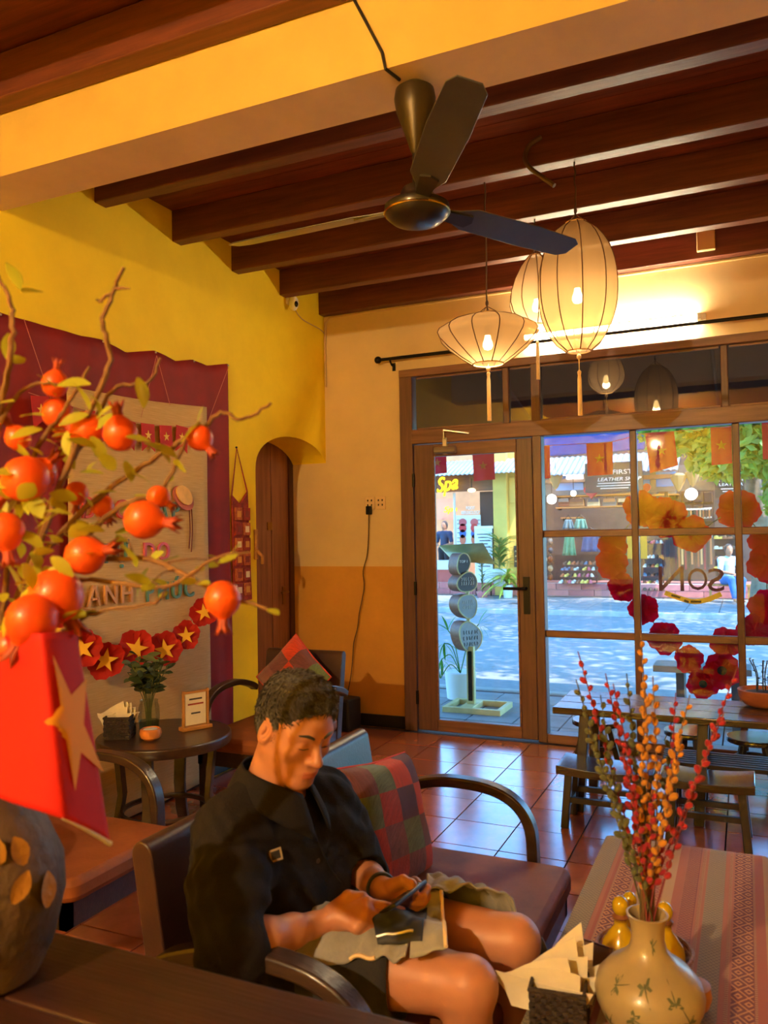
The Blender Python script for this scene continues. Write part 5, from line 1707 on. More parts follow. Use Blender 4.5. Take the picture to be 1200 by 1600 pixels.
# collar: a band round the neck that folds over to two points
def collar(u, v):
    a = math.radians(-165 + 330 * u) + PI
    # u .5 is the nape, both ends meet in front
    front = abs(u - .5) * 2
    d = np.array((math.cos(a + 0), math.sin(a), 0))
    base = NB + np.array((.004, 0, 0)) + fo * (.028 * front ** 2)
    r0 = .066 + .004 * front
    z0 = .046 - .060 * front ** 2
    drop = .050 + .045 * max(0, front - .55) / .45
    r = r0 + .030 * v + .016 * front * v
    p = base + d * r + np.array((0, 0, z0 - drop * v ** 1.2))
    return Vector(p)
MB().grid(collar, 40, 6).build('collar', m_shirt, man, w=True, smooth=179, solid=.003)

# placket, button and the square badge on the chest
for (u, v) in ((470, 1272), (497, 1345)):
    h_ = hit(sht, u, v)
    if h_[0]:
        T = h_[1].to_track_quat('Z', 'Y').to_matrix()
        MB().lathe([(.0055, -.001), (.0055, .0018), (.001, .0024)], 12, h_[0], rot=T).build('button', mat('dark_button', (58, 50, 48), .3), man, w=True)
pl_ = [hit(sht, u, v)[0] for u, v in ((481, 1262), (492, 1292), (500, 1322), (515, 1352), (533, 1378))]
pl_ = [p for p in pl_ if p]
if len(pl_) > 2: MB().tube([near(sht, p, .0008) for p in spline(pl_, 4)], 1, flat=(.004, .003)).build('placket_seam', m_shirt, man, w=True)
h_ = hit(sht, 430, 1335)
if h_[0]:
    up = (-DOWN + RIGHT * .14); T = frame_m(h_[0] + h_[1] * .003, RIGHT + DOWN * -.22 - h_[1] * 0, up)
    nrm = (h_[1] - FWD * .8).normalized(); xa = (RIGHT - DOWN * .22); xa = (xa - nrm * xa.dot(nrm)).normalized(); T = frame_m(h_[0] + nrm * .004, xa, nrm.cross(xa))
    bd_ = MB()
    for (x0, x1, y0, y1) in ((-.014, .014, .009, .013), (-.014, .014, -.013, -.009), (-.014, -.010, -.009, .009), (.010, .014, -.009, .009)):
        bd_.prism([(x0, y0), (x1, y0), (x1, y1), (x0, y1)], .002, T)
    bdg = MB().prism([(-.013, -.012), (.013, -.012), (.013, .012), (-.013, .012)], .0012, T).build('chest_badge', m_short, man, w=True)
    bd_.build('badge_border', mat('badge_grey', (150, 134, 116), .6), bdg, w=True)

# shorts
so2 = SDF((-1.2, 1.36, .34), (-.58, 1.96, .66), .0042)
for a, b, f in ((Hn, Kn, .60), (Hfar, Kf, .56)):
    e = a + (b - a) * f
    so2.chain([a, e], [.110, .094], .03)
    dd = (b - a) / np.linalg.norm(b - a)
    so2.cone(e + dd * .105, e + dd * .25, .105, .105, .006, True)
so2.cone(Hn, Hfar, .118, .118, .04)
so2.wrinkle(lambda X, Y, Z: .003 * np.sin(X * 55 + 2 * np.sin(Y * 30)) * np.sin(Y * 46 + X * 18) + .0016 * np.sin(X * 130 + Y * 60))
oV, oF = so2.mesh()
np_mesh('shorts', smooth_mesh(oV, oF, 1, .4), oF, [m_short], man)
sot = bvh(oV, oF)

# wristband on the far arm
wd_ = (Wf - Ef) / np.linalg.norm(Wf - Ef); c0 = Wf - wd_ * .012
x1 = np.cross(wd_, (0, 0, 1)); x1 /= np.linalg.norm(x1); x2 = np.cross(wd_, x1)
MB().tube([c0 + (x1 * math.cos(2 * PI * i / 28) + x2 * math.sin(2 * PI * i / 28)) * .0305 for i in range(28)], 1, flat=(.013, .005), up=None, closed=True).build('wristband', mat('slate_band', (58, 66, 80), .5), man, w=True)

# phone, held lengthwise between the two hands
pa, pb = at(597, 1423, d=1.748), at(652, 1391, d=1.795)
pc = at(625, 1405, d=1.775)
xl = Vector((.10, .95, -.02)).normalized()
wdir = (RIGHT * .80 - DOWN * .42 + FWD * .2); wdir = (wdir - xl * wdir.dot(xl)).normalized()
Tp = frame_m(pc, xl, wdir)
ph = thing('phone', 'black phone held in both hands by the man', 'phone', tuple(pc))
MB().box((0, 0, 0), (.148, .072, .0085)).build('phone_body', mat('black_phone', (22, 20, 22), .3), ph, bevel=.003)
MB().box((0, 0, .0046), (.140, .066, .0006)).build('screen', mat('phone_glass', (18, 20, 26), .08, emit=(90, 110, 140), es=.07), ph)
for o in ph.children: o.data.transform(Tp.to_3x3().to_4x4())
lens_ = MB()
for i in range(2):
    MB().lathe([(.006, 0), (.006, .002), (.001, .0022)], 12, Tp.to_3x3() @ Vector((.055, .02 - .018 * i, -.0045)), rot=Tp.to_3x3() @ Matrix.Rotation(PI, 3, 'X')).build('camera_lens', m_chr, ph)

# grey jacket thrown over his lap
jk = thing('jacket', 'crumpled grey jacket with navy lining and cream piping on the man\'s lap', 'jacket', (-.78, 1.68, .6))
m_jk = mat('grey_nylon', (150, 146, 142), .7, c2=(126, 123, 120), scale=8, bump=.15, bscale=120, sheen=.2)
m_jn = mat('navy_lining', (38, 42, 58), .7, var=.1, scale=8)
m_pip = mat('cream_piping', (226, 196, 146), .7)
trees = [skt, sot, sht]
def lap(x, y):
    z = .43
    for a, b in ((Hn, Kn), (Hfar, Kf)):
        ab = b - a; t_ = min(1.05, max(0, ((x - a[0]) * ab[0] + (y - a[1]) * ab[1]) / (ab[0] ** 2 + ab[1] ** 2)))
        p = a + ab * t_; r = .124 - .042 * t_
        d2 = (x - p[0]) ** 2 + (y - p[1]) ** 2
        if d2 < r * r: z = max(z, p[2] + math.sqrt(r * r - d2))
    return z
def drape(x, y, amp=1.0, lift=.012):
    # the cloth bridges the gap between the thighs
    z = max(lap(x, y), .3 * lap(x, y) + .35 * (lap(x, y - .045) + lap(x, y + .045)))
    w1 = noise.noise(Vector((x * 16, y * 16, 1))); w2 = noise.noise(Vector((x * 38 + 5, y * 30, 2)))
    return min(z, .628) + lift + amp * (.012 * abs(w1) + .006 * w2)
def quad(C, u, v):
    (a, b, c, d) = [Vector(q) for q in C]
    return (a * (1 - u) + b * u) * (1 - v) + (d * (1 - u) + c * u) * v
def sheet(name, C, m, nu, nv, amp=1, lift=.012, ruff=0, par=jk):
    def P(u, v):
        p = quad(C, u, v)
        z = drape(p.x, p.y, amp, lift)
        if ruff: z += ruff * v ** 2 * math.sin(u * 26 + 1.5 * math.sin(u * 7)) - .004 * v ** 2
        return Vector((p.x, p.y, z))
    b = MB().grid(P, nu, nv)
    b.f = [q[::-1] for q in b.f]
    o = b.build(name, m, par, w=True, smooth=179, solid=.004)
    return P
xy = lambda u, v, z=.60: tuple(at(u, v, z=z))[:2]
def xyh(u, v):
    q = hit(sot, u, v)
    return tuple(q[0])[:2] if q[0] else xy(u, v)
P1 = sheet('front_panel', [(-.90, 1.60), (-.66, 1.72), (-.655, 1.515), (-.90, 1.482)], m_jk, 60, 26, .9, .002, .007)
P2 = sheet('lining', [xy(575, 1440), xy(668, 1428), xy(660, 1486), xy(590, 1482)], m_jn, 24, 16, 1.4, .018)
P3 = sheet('side_panel', [xy(655, 1412), xy(690, 1416), xy(697, 1496), xy(640, 1494)], m_jk, 24, 24, 1.2, .016)
P4 = sheet('sleeve', [xy(668, 1398, .55), xy(880, 1424, .55), xy(700, 1448, .55), xy(668, 1432, .58)], m_jk, 40, 16, 2.6, .016)
MB().tube([P3(1, i / 14) + Vector((0, 0, .004)) for i in range(15)], .0042, 6).build('piping', m_pip, jk, w=True)
MB().tube([P1(.52 + .22 * i / 12, 1 - .0 * i) + Vector((0, 0, .005)) for i in range(13)], .0042, 6).build('piping', m_pip, jk, w=True)
MB().tube([P2(i / 14 * .8, .92) + Vector((0, 0, .005)) for i in range(15)], .0028, 6).build('zip', mat('zip_grey', (190, 186, 176), .4, .4), jk, w=True)
# ================================================================== the street
ZW, ZR2, YF = -.12, -.22, 19.7
m_pave = mat('grey_paver', (150, 150, 148), .85, c2=(120, 121, 122), scale=3, bump=.3, bscale=40)
m_road = mat('asphalt', (140, 142, 144), .9, c2=(122, 124, 127), scale=12, bump=.4, bscale=90)
m_kerb = mat('kerb_stone', (160, 158, 150), .85, var=.1, scale=5)
struct(MB().b2(-16, 7, 7.9, 16.1, -.5, ZR2).build('road', m_road, smooth=None))
for nm, y0, y1 in (('pavement_near', 5.66, 7.78), ('pavement_far', 16.24, 19.72)):
    pv = struct(MB().b2(-16, 7, y0, y1, -.5, ZW - .014).build(nm, m_grout, smooth=None))
    s = .4 if nm == 'pavement_near' else .62
    me = MB().box((0, 0, -.01), (s - .012, s - .012, .02)).mesh('paver', None); me.materials.append(m_pave)
    nx0, nx1 = (-3.6, 1.2) if nm == 'pavement_near' else (-9.5, 2.0)
    rp_ = random.Random(1)
    x = nx0
    while x < nx1:
        y = y0 + s / 2
        while y < y1 - s * .4:
            o = bpy.data.objects.new('paver', me); COL.objects.link(o); o.parent = pv; o.location = (x, y, ZW + rp_.uniform(-.002, .002)); y += s
        x += s
struct(MB().b2(-16, 7, 7.78, 7.92, -.5, ZW).build('kerb_near', m_kerb, bevel=.02))
struct(MB().b2(-16, 7, 16.08, 16.24, -.5, ZW).build('kerb_far', m_kerb, bevel=.02))
# drain cover in the far pavement
g = at(790, 952, z=ZW); dc = thing('drain_cover', 'flat rectangular iron drain cover in the far pavement', 'drain cover', (g.x, 17.3, ZW))
MB().box((0, 0, .004), (.5, .34, .012)).build('plate', mat('worn_iron', (104, 108, 110), .6, .4, var=.1), dc)
for i in range(6): MB().box((-.18 + .072 * i, 0, .011), (.02, .26, .004)).build('bar', m_blk, dc)

# awning added outside the glazed front to keep the transom panes dark
aw = thing('added_awning', 'added dark brown sloping awning that darkens the transom panes', 'awning', (-.3, 5.7, 3.0))
m_awn = mat('brown_canvas', (84, 58, 46), .85, var=.1, scale=4)
MB().grid(lambda u, v: Vector((-4.2 + 7.0 * u, 5.72 + 2.45 * v, 3.05 - .56 * v + .01 * math.sin(u * 60) * v)), 60, 6).build('canvas', m_awn, aw, w=True, smooth=60, solid=.006)
for x in (-3.6, -1.9, -.2, 1.5, 2.7): MB().tube([(x, 5.72, 3.02), (x, 8.16, 2.46)], .015, 6).build('rafter', m_blk, aw, w=True)

# string of red flags under the added awning
fb = thing('flag_string', 'string of red star flags hung outside across the shop front', 'bunting', (-1.1, 7.2, 2.2))
FL = [(670, 697, 706, 742), (738, 772, 706, 752), (829, 859, 698, 750), (916, 957, 692, 744), (1008, 1053, 676, 736), (1110, 1143, 667, 727), (1190, 1230, 655, 718)]
top = []
for i, (u0, u1, v0, v1) in enumerate(FL):
    a, b, c, d = at(u0, v0 + 1, y=7.2), at(u1, v0 - 2, y=7.2), at(u1 + 1, v1 - 3, y=7.2), at(u0 + 2, v1, y=7.2)
    if i == 4: c += Vector((.03, 0, .03)); d += Vector((.03, 0, -.02))
    top += [a, b]
    q = MB().grid(lambda s, t: a.lerp(b, s).lerp(d.lerp(c, s), t) + Vector((0, .012 * math.sin(s * 7 + i) * t, 0)), 10, 10)
    fq = q.build('flag', mat('outdoor_flag_red', (206, 26, 40), .7, transl=.45), fb, w=True, smooth=179)
    cc_ = (a + b + c + d) / 4; T = frame_m(cc_ + Vector((0, -.016, 0)), (1, 0, 0), (0, 0, 1))
    MB().prism(star_poly(.045), .002, T).build('star', mat('outdoor_star', (216, 120, 40), .7, transl=.3), fq, w=True)
MB().tube(spline(top, 3), .003, 5).build('string', mat('string'), fb, w=True)

# poppies wreath fixed outside the panes
wr = thing('poppy_wreath', 'wreath of big red paper poppies fixed outside the window panes', 'wreath', (-.35, YB + .1, 1.2))
m_pop = mat('poppy_red', (184, 5, 34), .75, c2=(140, 2, 20), scale=7, transl=.35, bump=.1, bscale=30, spec=.05)
m_popc = mat('poppy_black', (20, 16, 18), .9, bump=.5)
PW = [(1002, 796, 30, 0), (1041, 808, 33, 0), (1080, 834, 30, 0), (1152, 798, 34, 0), (957, 850, 24, 0), (955, 881, 26, 0), (973, 919, 24, 0), (1004, 952, 25, 0), (1038, 998, 27, 0), (1076, 1031, 23, 0), (1098, 1068, 25, 1), (1128, 1047, 29, 1), (1136, 1005, 26, 0), (1180, 984, 27, 0), (1197, 950, 29, 0), (1198, 882, 30, 0), (1195, 848, 26, 0)]
wp = [at(u, v, y=YB + .115) for u, v, r, b in PW]
order = [0, 4, 5, 6, 7, 8, 9, 10, 11, 12, 13, 14, 15, 16, 3, 2, 1]
ring = [wp[i] for i in order]
MB().tube([q + Vector((0, .05, 0)) for q in spline(ring + [ring[0]], 3)], .004, 5).build('wreath_wire', m_stem, wr, w=True)
rr_ = random.Random(9)
for (u, v, rpx, blk), p in zip(PW, wp):
    R = rpx * (p - CAM).dot(FWD) / FPX
    a = rr_.uniform(0, 6)
    sg = 1 if blk else rr_.choice((-1, -1, 1))
    T = frame_m(p, (math.cos(a), 0, math.sin(a)), (-math.sin(a) * 1, 0, math.cos(a))) @ Matrix.Rotation(rr_.uniform(-.3, .3), 4, 'X')
    if not blk: T = T @ Matrix.Diagonal((1, 1, -1, 1))
    e_ = bpy.data.objects.new('poppy', None); COL.objects.link(e_); e_.parent = wr; e_.location = wm(wr).inverted() @ p
    b = MB()
    for P in poppy_petals(T, R, rr_, 5, .16): b.grid(P, 12, 5)
    for P in poppy_petals(T @ Matrix.Rotation(.6, 4, 'Z') @ Matrix.Translation((0, 0, .008)), R * .72, rr_, 5, .2): b.grid(P, 8, 5)
    b.build('petals', m_pop, e_, w=True, smooth=179)
    if blk: MB().ell(T @ Vector((0, 0, .02)), (R * .24, R * .1, R * .24)).build('flower_centre', m_popc, e_, w=True)

# lettering on the pane, made to be read from the street, and the yellow ribbon under it
sn = thing('pane_lettering', 'maroon letters on the window pane, mirrored as seen from inside', 'sign', (-.42, YB + .03, 1.2))
m_mar = mat('maroon_vinyl', (92, 22, 34), .5)
for ch, (u0, u1, v0, v1) in zip('NOS', ((1030, 1068, 885, 923), (1075, 1105, 888, 922), (1106, 1131, 888, 924))):
    a, b = at(u0, v1, y=YB + .03), at(u1, v0, y=YB + .03)
    w_, h_ = abs(b.x - a.x), abs(b.z - a.z); c_ = (a + b) / 2
    o = text('letter', ch, m_mar, sn, 1, Matrix.Identity(4), ext=.02)
    xs = [v.co.x for v in o.data.vertices]; ys = [v.co.y for v in o.data.vertices]
    mx, my = (max(xs) + min(xs)) / 2, (max(ys) + min(ys)) / 2
    sx_, sy_ = w_ / (max(xs) - min(xs)), h_ / (max(ys) - min(ys))
    o.data.transform(Matrix.Diagonal((-sx_, sy_, .1, 1)) @ Matrix.Translation((-mx, -my, 0)))
    o.data.flip_normals()
    o.data.transform(wm(sn).inverted() @ frame_m(c_, (1, 0, 0), (0, 0, 1)))
rbn = [at(u, v, y=YB + .03) for u, v in ((1039, 926), (1060, 934), (1083, 940), (1105, 937), (1127, 928))]
MB().tube(spline(rbn, 5), 1, flat=(.004, .032), up=(0, 0, 1)).build('yellow_ribbon', mat('yellow_vinyl', (222, 176, 40), .6), sn, w=True)
for (u0, v0, u1, v1) in ((1049, 930, 1063, 934), (1069, 938, 1076, 941), (1079, 940, 1096, 940)):
    MB().tube([at(u0, v0, y=YB + .026), at(u1, v1, y=YB + .026)], 1, flat=(.004, .014), up=(0, 0, 1)).build('ribbon_print', m_popc, sn, w=True)

# ---- sign post of round boards on the near pavement
sp0 = at(737, 1108, z=ZW)
pz = thing('menu_signpost', 'outdoor sign post of four pebble-shaped wooden menu boards outside the door', 'sign post', (sp0.x, sp0.y, ZW))
m_cedar = wood('cedar_wood', (150, 88, 48), (118, 64, 34), .5, 1)
m_gold = mat('gold_paint', (206, 186, 128), .5, .2, var=.08)
YS = sp0.y
c4 = [at(u, v, y=YS) for u, v in ((695, 1111), (782, 1106), (798, 1098), (710, 1098))]
bx0, bx1 = at(692, 1112, z=ZW).x, at(792, 1112, z=ZW).x
for (x0, x1, y0, y1) in ((bx0, bx1, YS - .20, YS - .16), (bx0, bx1, YS + .16, YS + .20), (bx0, bx0 + .04, YS - .16, YS + .16), (bx1 - .04, bx1, YS - .16, YS + .16), (sp0.x - .06, sp0.x + .06, YS - .16, YS + .16)):
    MB().b2(x0, x1, y0, y1, ZW, ZW + .05).build('base_bar', m_gold, pz, w=True, bevel=.004)
MB().b2(sp0.x - .035, sp0.x + .035, YS - .025, YS + .025, ZW + .05, at(737, 1010, y=YS).z).build('post', m_gold, pz, w=True, bevel=.004)
MB().b2(sp0.x - .018, sp0.x + .018, YS - .031, YS - .025, ZW + .08, .4).build('post_groove', m_blk, pz, w=True)
m_slate = mat('slate_board', (70, 66, 62), .6, c2=(54, 50, 48), scale=10); m_slate2 = mat('pale_board', (176, 172, 164), .6, c2=(120, 120, 122), scale=3)
m_chalk = mat('chalk_white', (226, 222, 210), .8)
fdir = Vector((.80, -.60, 0)).normalized(); sdir = Vector((.60, .80, 0))
for i, (u, v, ru, rv_, ms_, lines) in enumerate(((724, 881, 11, 17, m_slate, ['TOP 1']), (730, 910, 16, 17, m_slate, ['', '']), (731, 947, 15, 21, m_slate2, ['', '']), (735, 995, 19, 24, m_slate2, ['', '', '']))):
    c_ = at(u, v, y=YS); dpt = (c_ - CAM).dot(FWD)
    a_, b_ = ru * dpt / FPX / .90, rv_ * dpt / FPX
    out = []
    for k in range(28):
        q = 2 * PI * k / 28
        r_ = 1 + .10 * math.sin(2 * q + i) + .05 * math.cos(3 * q + 2 * i)
        out.append((a_ * r_ * math.cos(q), b_ * r_ * math.sin(q)))
    T = frame_m(c_ - fdir * .15, sdir, (0, 0, 1))
    bb = MB().prism(out, .15, T).build('board', m_cedar, pz, w=True, bevel=.006)
    MB().tube([T @ Vector((x * .97, y * .97, .152)) for x, y in out], .006, 6, closed=True).build('board_rim', m_gold, bb, w=True)
    MB().prism([(x * .94, y * .94) for x, y in out], .004, T @ Matrix.Translation((0, 0, .150))).build('board_face', ms_, bb, w=True)
    if i == 0: text('lettering', 'TOP 1', m_chalk, bb, .034, T @ Matrix.Translation((0, .02, .156)), ext=.001, w=True)
    rn = random.Random(i)
    if i:
        for ln_ in range(2 if i < 3 else 3):
            yy = b_ * (.30 - .38 * ln_)
            for ch in range(6):
                xx = -a_ * .6 + a_ * 1.2 * ch / 5
                MB().tube([T @ Vector((xx + rn.uniform(-.006, .006), yy + .016, .1565)), T @ Vector((xx + rn.uniform(-.008, .008), yy + rn.uniform(-.004, .004), .1565)), T @ Vector((xx + rn.uniform(-.006, .006), yy - .016, .1565))], .0026, 4).build('chalk_stroke', m_chalk if i < 3 else m_slate, bb, w=True)
rf = [at(u, v, y=YS + dy) for u, v, dy in ((686, 853, .45), (755, 849, .45), (773, 881, .12), (708, 876, .12))]
MB().add(rf, [(0, 1, 2, 3)]).build('lamp_roof', mat('gold_roof', (178, 160, 96), .4, .4, var=.1), pz, w=True, solid=.012)
MB().tube([at(728, 866, y=YS + .1), at(730, 920, y=YS + .14), at(733, 1010, y=YS + .1)], .02, 8).build('spine', m_gold, pz, w=True)
# leafy plant behind it
mo = thing('monstera_plant', 'green split-leaf plant at the foot of the pebble sign post', 'plant', tuple(Vector((sp0.x - .22, YS + .35, ZW))))
m_mon = mat('bright_leaf', (96, 150, 50), .5, c2=(62, 116, 40), scale=5, transl=.35)
MB().lathe([(.10, 0), (.13, .02), (.15, .26), (.14, .27), (.001, .25)], 24).build('pot', mat('white_pot', (214, 214, 210), .5), mo)
inv = wm(mo).inverted()
for (u0, v0, u1, v1, n) in ((688, 1060, 708, 1020, 7), (690, 1030, 702, 1050, 6), (748, 975, 768, 975, 7), (700, 985, 690, 965, 5), (694, 1005, 700, 1060, 6)):
    b0, b1 = at(u0, v0, y=YS + .35), at(u1, v1, y=YS + .3)
    L_ = (b1 - b0); st = MB().tube(spline([Vector((sp0.x - .22, YS + .35, ZW + .25)), (b0 + Vector((sp0.x - .22, YS + .35, ZW + .3))) / 2 + Vector((0, 0, .08)), b0], 5), .005, 5).build('stalk', m_mon, mo, w=True)
    for k in range(n):
        f = k / (n - 1); a = (f - .5) * 2.4
        dirv = Vector((L_.x * math.cos(a) - L_.z * math.sin(a), .03, L_.x * math.sin(a) + L_.z * math.cos(a))).normalized()
        put_leaf(leaf_mesh(.16, .028, m_mon, .25), st, inv @ b0, dirv, 0, 1)
# grey bench on the near pavement
gb = at(1085, 1043, y=6.9)
ob = thing('pavement_bench', 'grey low bench on the pavement behind the poppy wreath', 'bench', (gb.x, 6.9, ZW))
MB().b2(gb.x - .30, gb.x + .42, 6.72, 7.02, gb.z - .02, gb.z + .03).build('seat', mat('grey_wood', (120, 122, 120), .7, var=.1), ob, w=True, bevel=.004)
for x in (gb.x - .1, gb.x + .3):
    MB().b2(x - .03, x + .03, 6.75, 6.99, ZW, gb.z - .02).build('leg', mat('dark_grey_wood', (66, 70, 74), .7), ob, w=True)

# ---- far side
def rect(u0, u1, v0, v1, y):
    a, b = at(u0, (v0 + v1) / 2, y=y), at(u1, (v0 + v1) / 2, y=y)
    um = (u0 + u1) / 2
    return a.x, b.x, at(um, v1, y=y).z, at(um, v0, y=y).z

def slab(name, u0, u1, v0, v1, y, dy, m, par=None, bevel=0):
    x0, x1, z0, z1 = rect(u0, u1, v0, v1, y)
    return MB().b2(x0, x1, y, y + dy, z0, z1).build(name, m, par, w=par is not None, bevel=bevel, smooth=None)

def flat_text(body, u, v, hpx, y, m, par, name='lettering', shear=0, rot=0, wpx=None, ext=.01):
    c_ = at(u, v, y=y); s_ = hpx * (c_ - CAM).dot(FWD) / FPX / .70
    T = frame_m(c_, (1, 0, 0), (0, 0, 1)) @ Matrix.Rotation(rot, 4, 'Z')
    o = text(name, body, m, par, s_, T, ext=ext, w=True, shear=shear)
    if wpx:
        w_ = max(p.co.x for p in o.data.vertices) - min(p.co.x for p in o.data.vertices); k_ = wpx * (c_ - CAM).dot(FWD) / FPX / w_
        cx = (max(p.co.x for p in o.data.vertices) + min(p.co.x for p in o.data.vertices)) / 2
        o.data.transform(Matrix.Translation((cx, 0, 0)) @ Matrix.Diagonal((k_, 1, 1, 1)) @ Matrix.Translation((-cx, 0, 0)))
    return o

m_pink = [mat('pink_block_%d' % i, c, .8, var=.06, scale=6) for i, c in enumerate([(196, 112, 106), (186, 102, 98), (204, 122, 114)])]
plinth = struct(MB().b2(-16, 7, YF + .03, YF + .4, ZW - .2, .18).build('plinth_shops', mat('pale_mortar', (206, 170, 160), .9), smooth=None))
pm = []
for q in m_pink:
    me = MB().box((0, 0, 0), (.60, .06, .14)).mesh('plinth_block', None); me.materials.append(q); pm.append(me)
rb_ = random.Random(6)
for r_ in range(2):
    x = -9.2 + .31 * r_
    while x < 2:
        o = bpy.data.objects.new('plinth_block', rb_.choice(pm)); COL.objects.link(o); o.parent = plinth; o.location = (x, YF + .02, ZW + .075 + .152 * r_ + .002); x += .613
struct(MB().b2(-16, 7, YF + .4, 23, ZW - .2, .17).build('floor_shops', mat('pink_floor', (176, 110, 100), .8), smooth=None))

# spa house
spa = thing('spa_house', 'yellow-walled spa house across the street with open lit front', 'building', (-7.2, 19.7, .17))
m_spaw = mat('spa_inner_wall', (208, 150, 104), .8, var=.1, scale=2); m_spay = mat('spa_yellow_wall', (226, 184, 92), .8, var=.05, scale=2)
m_dkw = wood('dark_door_wood', (58, 40, 36), (40, 28, 26), .6, 2)
MB().b2(-11, -4.5, 21.6, 21.7, .17, 4.2).build('inner_wall', m_spaw, spa, w=True)
slab('pillar', 771, 792, 690, 930, 19.55, .3, m_spay, spa)
slab('panel_wall', 792, 850, 690, 930, 19.75, .15, m_spay, spa)
for (a, b, c, d) in ((795, 808, 745, 786), (795, 808, 792, 838), (795, 808, 844, 916), (815, 840, 745, 786), (815, 840, 792, 916)): slab('wall_panel', a, b, c, d, 19.72, .03, m_spay, spa, .01)
slab('lintel', 640, 771, 742, 768, 19.7, .25, wood('lintel_wood', (116, 78, 54), (86, 56, 40), .6, 0), spa)
slab('door', 751, 771, 768, 912, 20.0, .08, m_dkw, spa)
slab('glass_partition', 709, 712, 770, 912, 20.0, .05, mat('white_trim', (214, 208, 196), .6), spa)
slab('pink_glow_panel', 683, 709, 779, 812, 20.7, .03, mat('neon_glow_pink', (236, 150, 118), .6), spa)  # pink glow of the neon put into this panel's colour
slab('counter', 676, 712, 876, 890, 19.75, .4, mat('white_counter', (222, 220, 214), .5), spa); slab('counter_front', 676, 710, 890, 918, 19.85, .3, mat('red_counter', (190, 84, 70), .6), spa)
awn = at(745, 728, y=18.6)
x0, x1, z0, z1 = rect(640, 825, 714, 742, 18.7)
for i in range(26):
    xa = x0 + (x1 - x0) * i / 26; xb = x0 + (x1 - x0) * (i + 1) / 26
    MB().add([Vector(p) for p in ((xa, 18.7, z0), ((xa + xb) / 2, 18.7, z0 + .03), (xb, 18.7, z0), (xb, 19.8, z1), ((xa + xb) / 2, 19.8, z1 + .03), (xa, 19.8, z1))], [(0, 1, 4, 5), (1, 2, 3, 4)]).build('roof_sheet', mat('pale_roof_sheet', (138, 152, 166), .5, var=.06), spa, w=True, solid=.01)
neon = emis('neon_yellow', (255, 214, 30), 2.5)
ns = thing('neon_sign', 'yellow neon script sign reading Spa above the open spa front', 'sign', tuple(at(697, 757, y=19.5)))
flat_text('Spa', 697, 757, 23, 19.5, neon, ns, 'neon_tubing', .35, .12, 34, .03)
n2 = thing('neon_sign', 'small orange neon lettering Spa inside the lit spa room', 'sign', tuple(at(705, 796, y=20.6)))
flat_text('Spa', 703, 796, 9, 20.6, emis('neon_orange', (255, 160, 40), 1.7), n2, 'neon_tubing', .35, .08, 22, .02)
lampm = emis('warm_globe', (255, 220, 150), 4.5)
lb = thing('ceiling_lamp', 'round warm lamp under the spa lintel', 'lamp', tuple(at(737, 766, y=19.5)))
MB().ell((0, 0, 0), (.10, .10, .05)).build('globe', lampm, lb); MB().tube([(0, 0, .04), (0, 0, .3)], .015, 6).build('stem', m_blk, lb)

fp = thing('reflexology_poster', 'white poster of two coloured foot soles on the spa front', 'poster', tuple(at(732, 828, y=19.9)))
slab('sheet', 713, 751, 805, 852, 19.92, .03, mat('poster_white', (228, 230, 232), .7), fp)
for sx in (-1, 1):
    cx_ = 732 + sx * 9
    for (dv, ru, rv2, c) in ((-12, 6.5, 6, (196, 90, 90)), (-3, 6, 7, (210, 60, 60)), (6, 5.5, 7, (70, 100, 170)), (15, 5, 8, (214, 110, 80))):
        c_ = at(cx_, 828 + dv, y=19.905); k_ = (c_ - CAM).dot(FWD) / FPX
        MB().prism([(ru * k_ * math.cos(2 * PI * i / 14), rv2 * k_ * math.sin(2 * PI * i / 14)) for i in range(14)], .008, frame_m(c_, (1, 0, 0), (0, 0, 1))).build('printed_sole', mat('print_c%d' % c[0], c, .7), fp, w=True)
for v in (812, 818, 825, 832, 840, 846):
    for u in (717, 747): slab('printed_line', u - 3, u + 3, v, v + 1, 19.912, .006, mat('print_60', (60, 60, 60), .8), fp)
flat_text('FOOT', 735, 794, 5, 19.9, mat('sign_white', (226, 226, 220), .7), fp, wpx=14); flat_text('REFLEXOLOGY', 735, 801, 5, 19.9, mat('sign_white'), fp, wpx=30)
mb_ = thing('price_board', 'tall white price board standing in front of the spa door', 'board', tuple(at(756, 915, y=19.45)))
slab('board', 742, 769, 826, 910, 19.45, .04, mat('poster_white'), mb_)
slab('clip_rail', 741, 770, 822, 826, 19.43, .06, m_al, mb_)
for i in range(11): slab('printed_line', 745 + (i % 3) * 2, 766 - (i % 2) * 4, 834 + 5 * i, 835.5 + 5 * i, 19.44, .008, mat('print_60'), mb_)
for u in (744, 767): slab('leg', u - 1, u + 1, 910, 932, 19.47, .03, m_blk, mb_)
bs = thing('wall_notice', 'small black notice on the yellow panelled wall', 'notice', tuple(at(807, 868, y=19.7)))
slab('notice_plate', 803, 815, 853, 886, 19.69, .03, m_slate, bs)
for v in (860, 868, 876): slab('printed_line', 805, 813, v, v + 2, 19.68, .01, m_gold, bs)


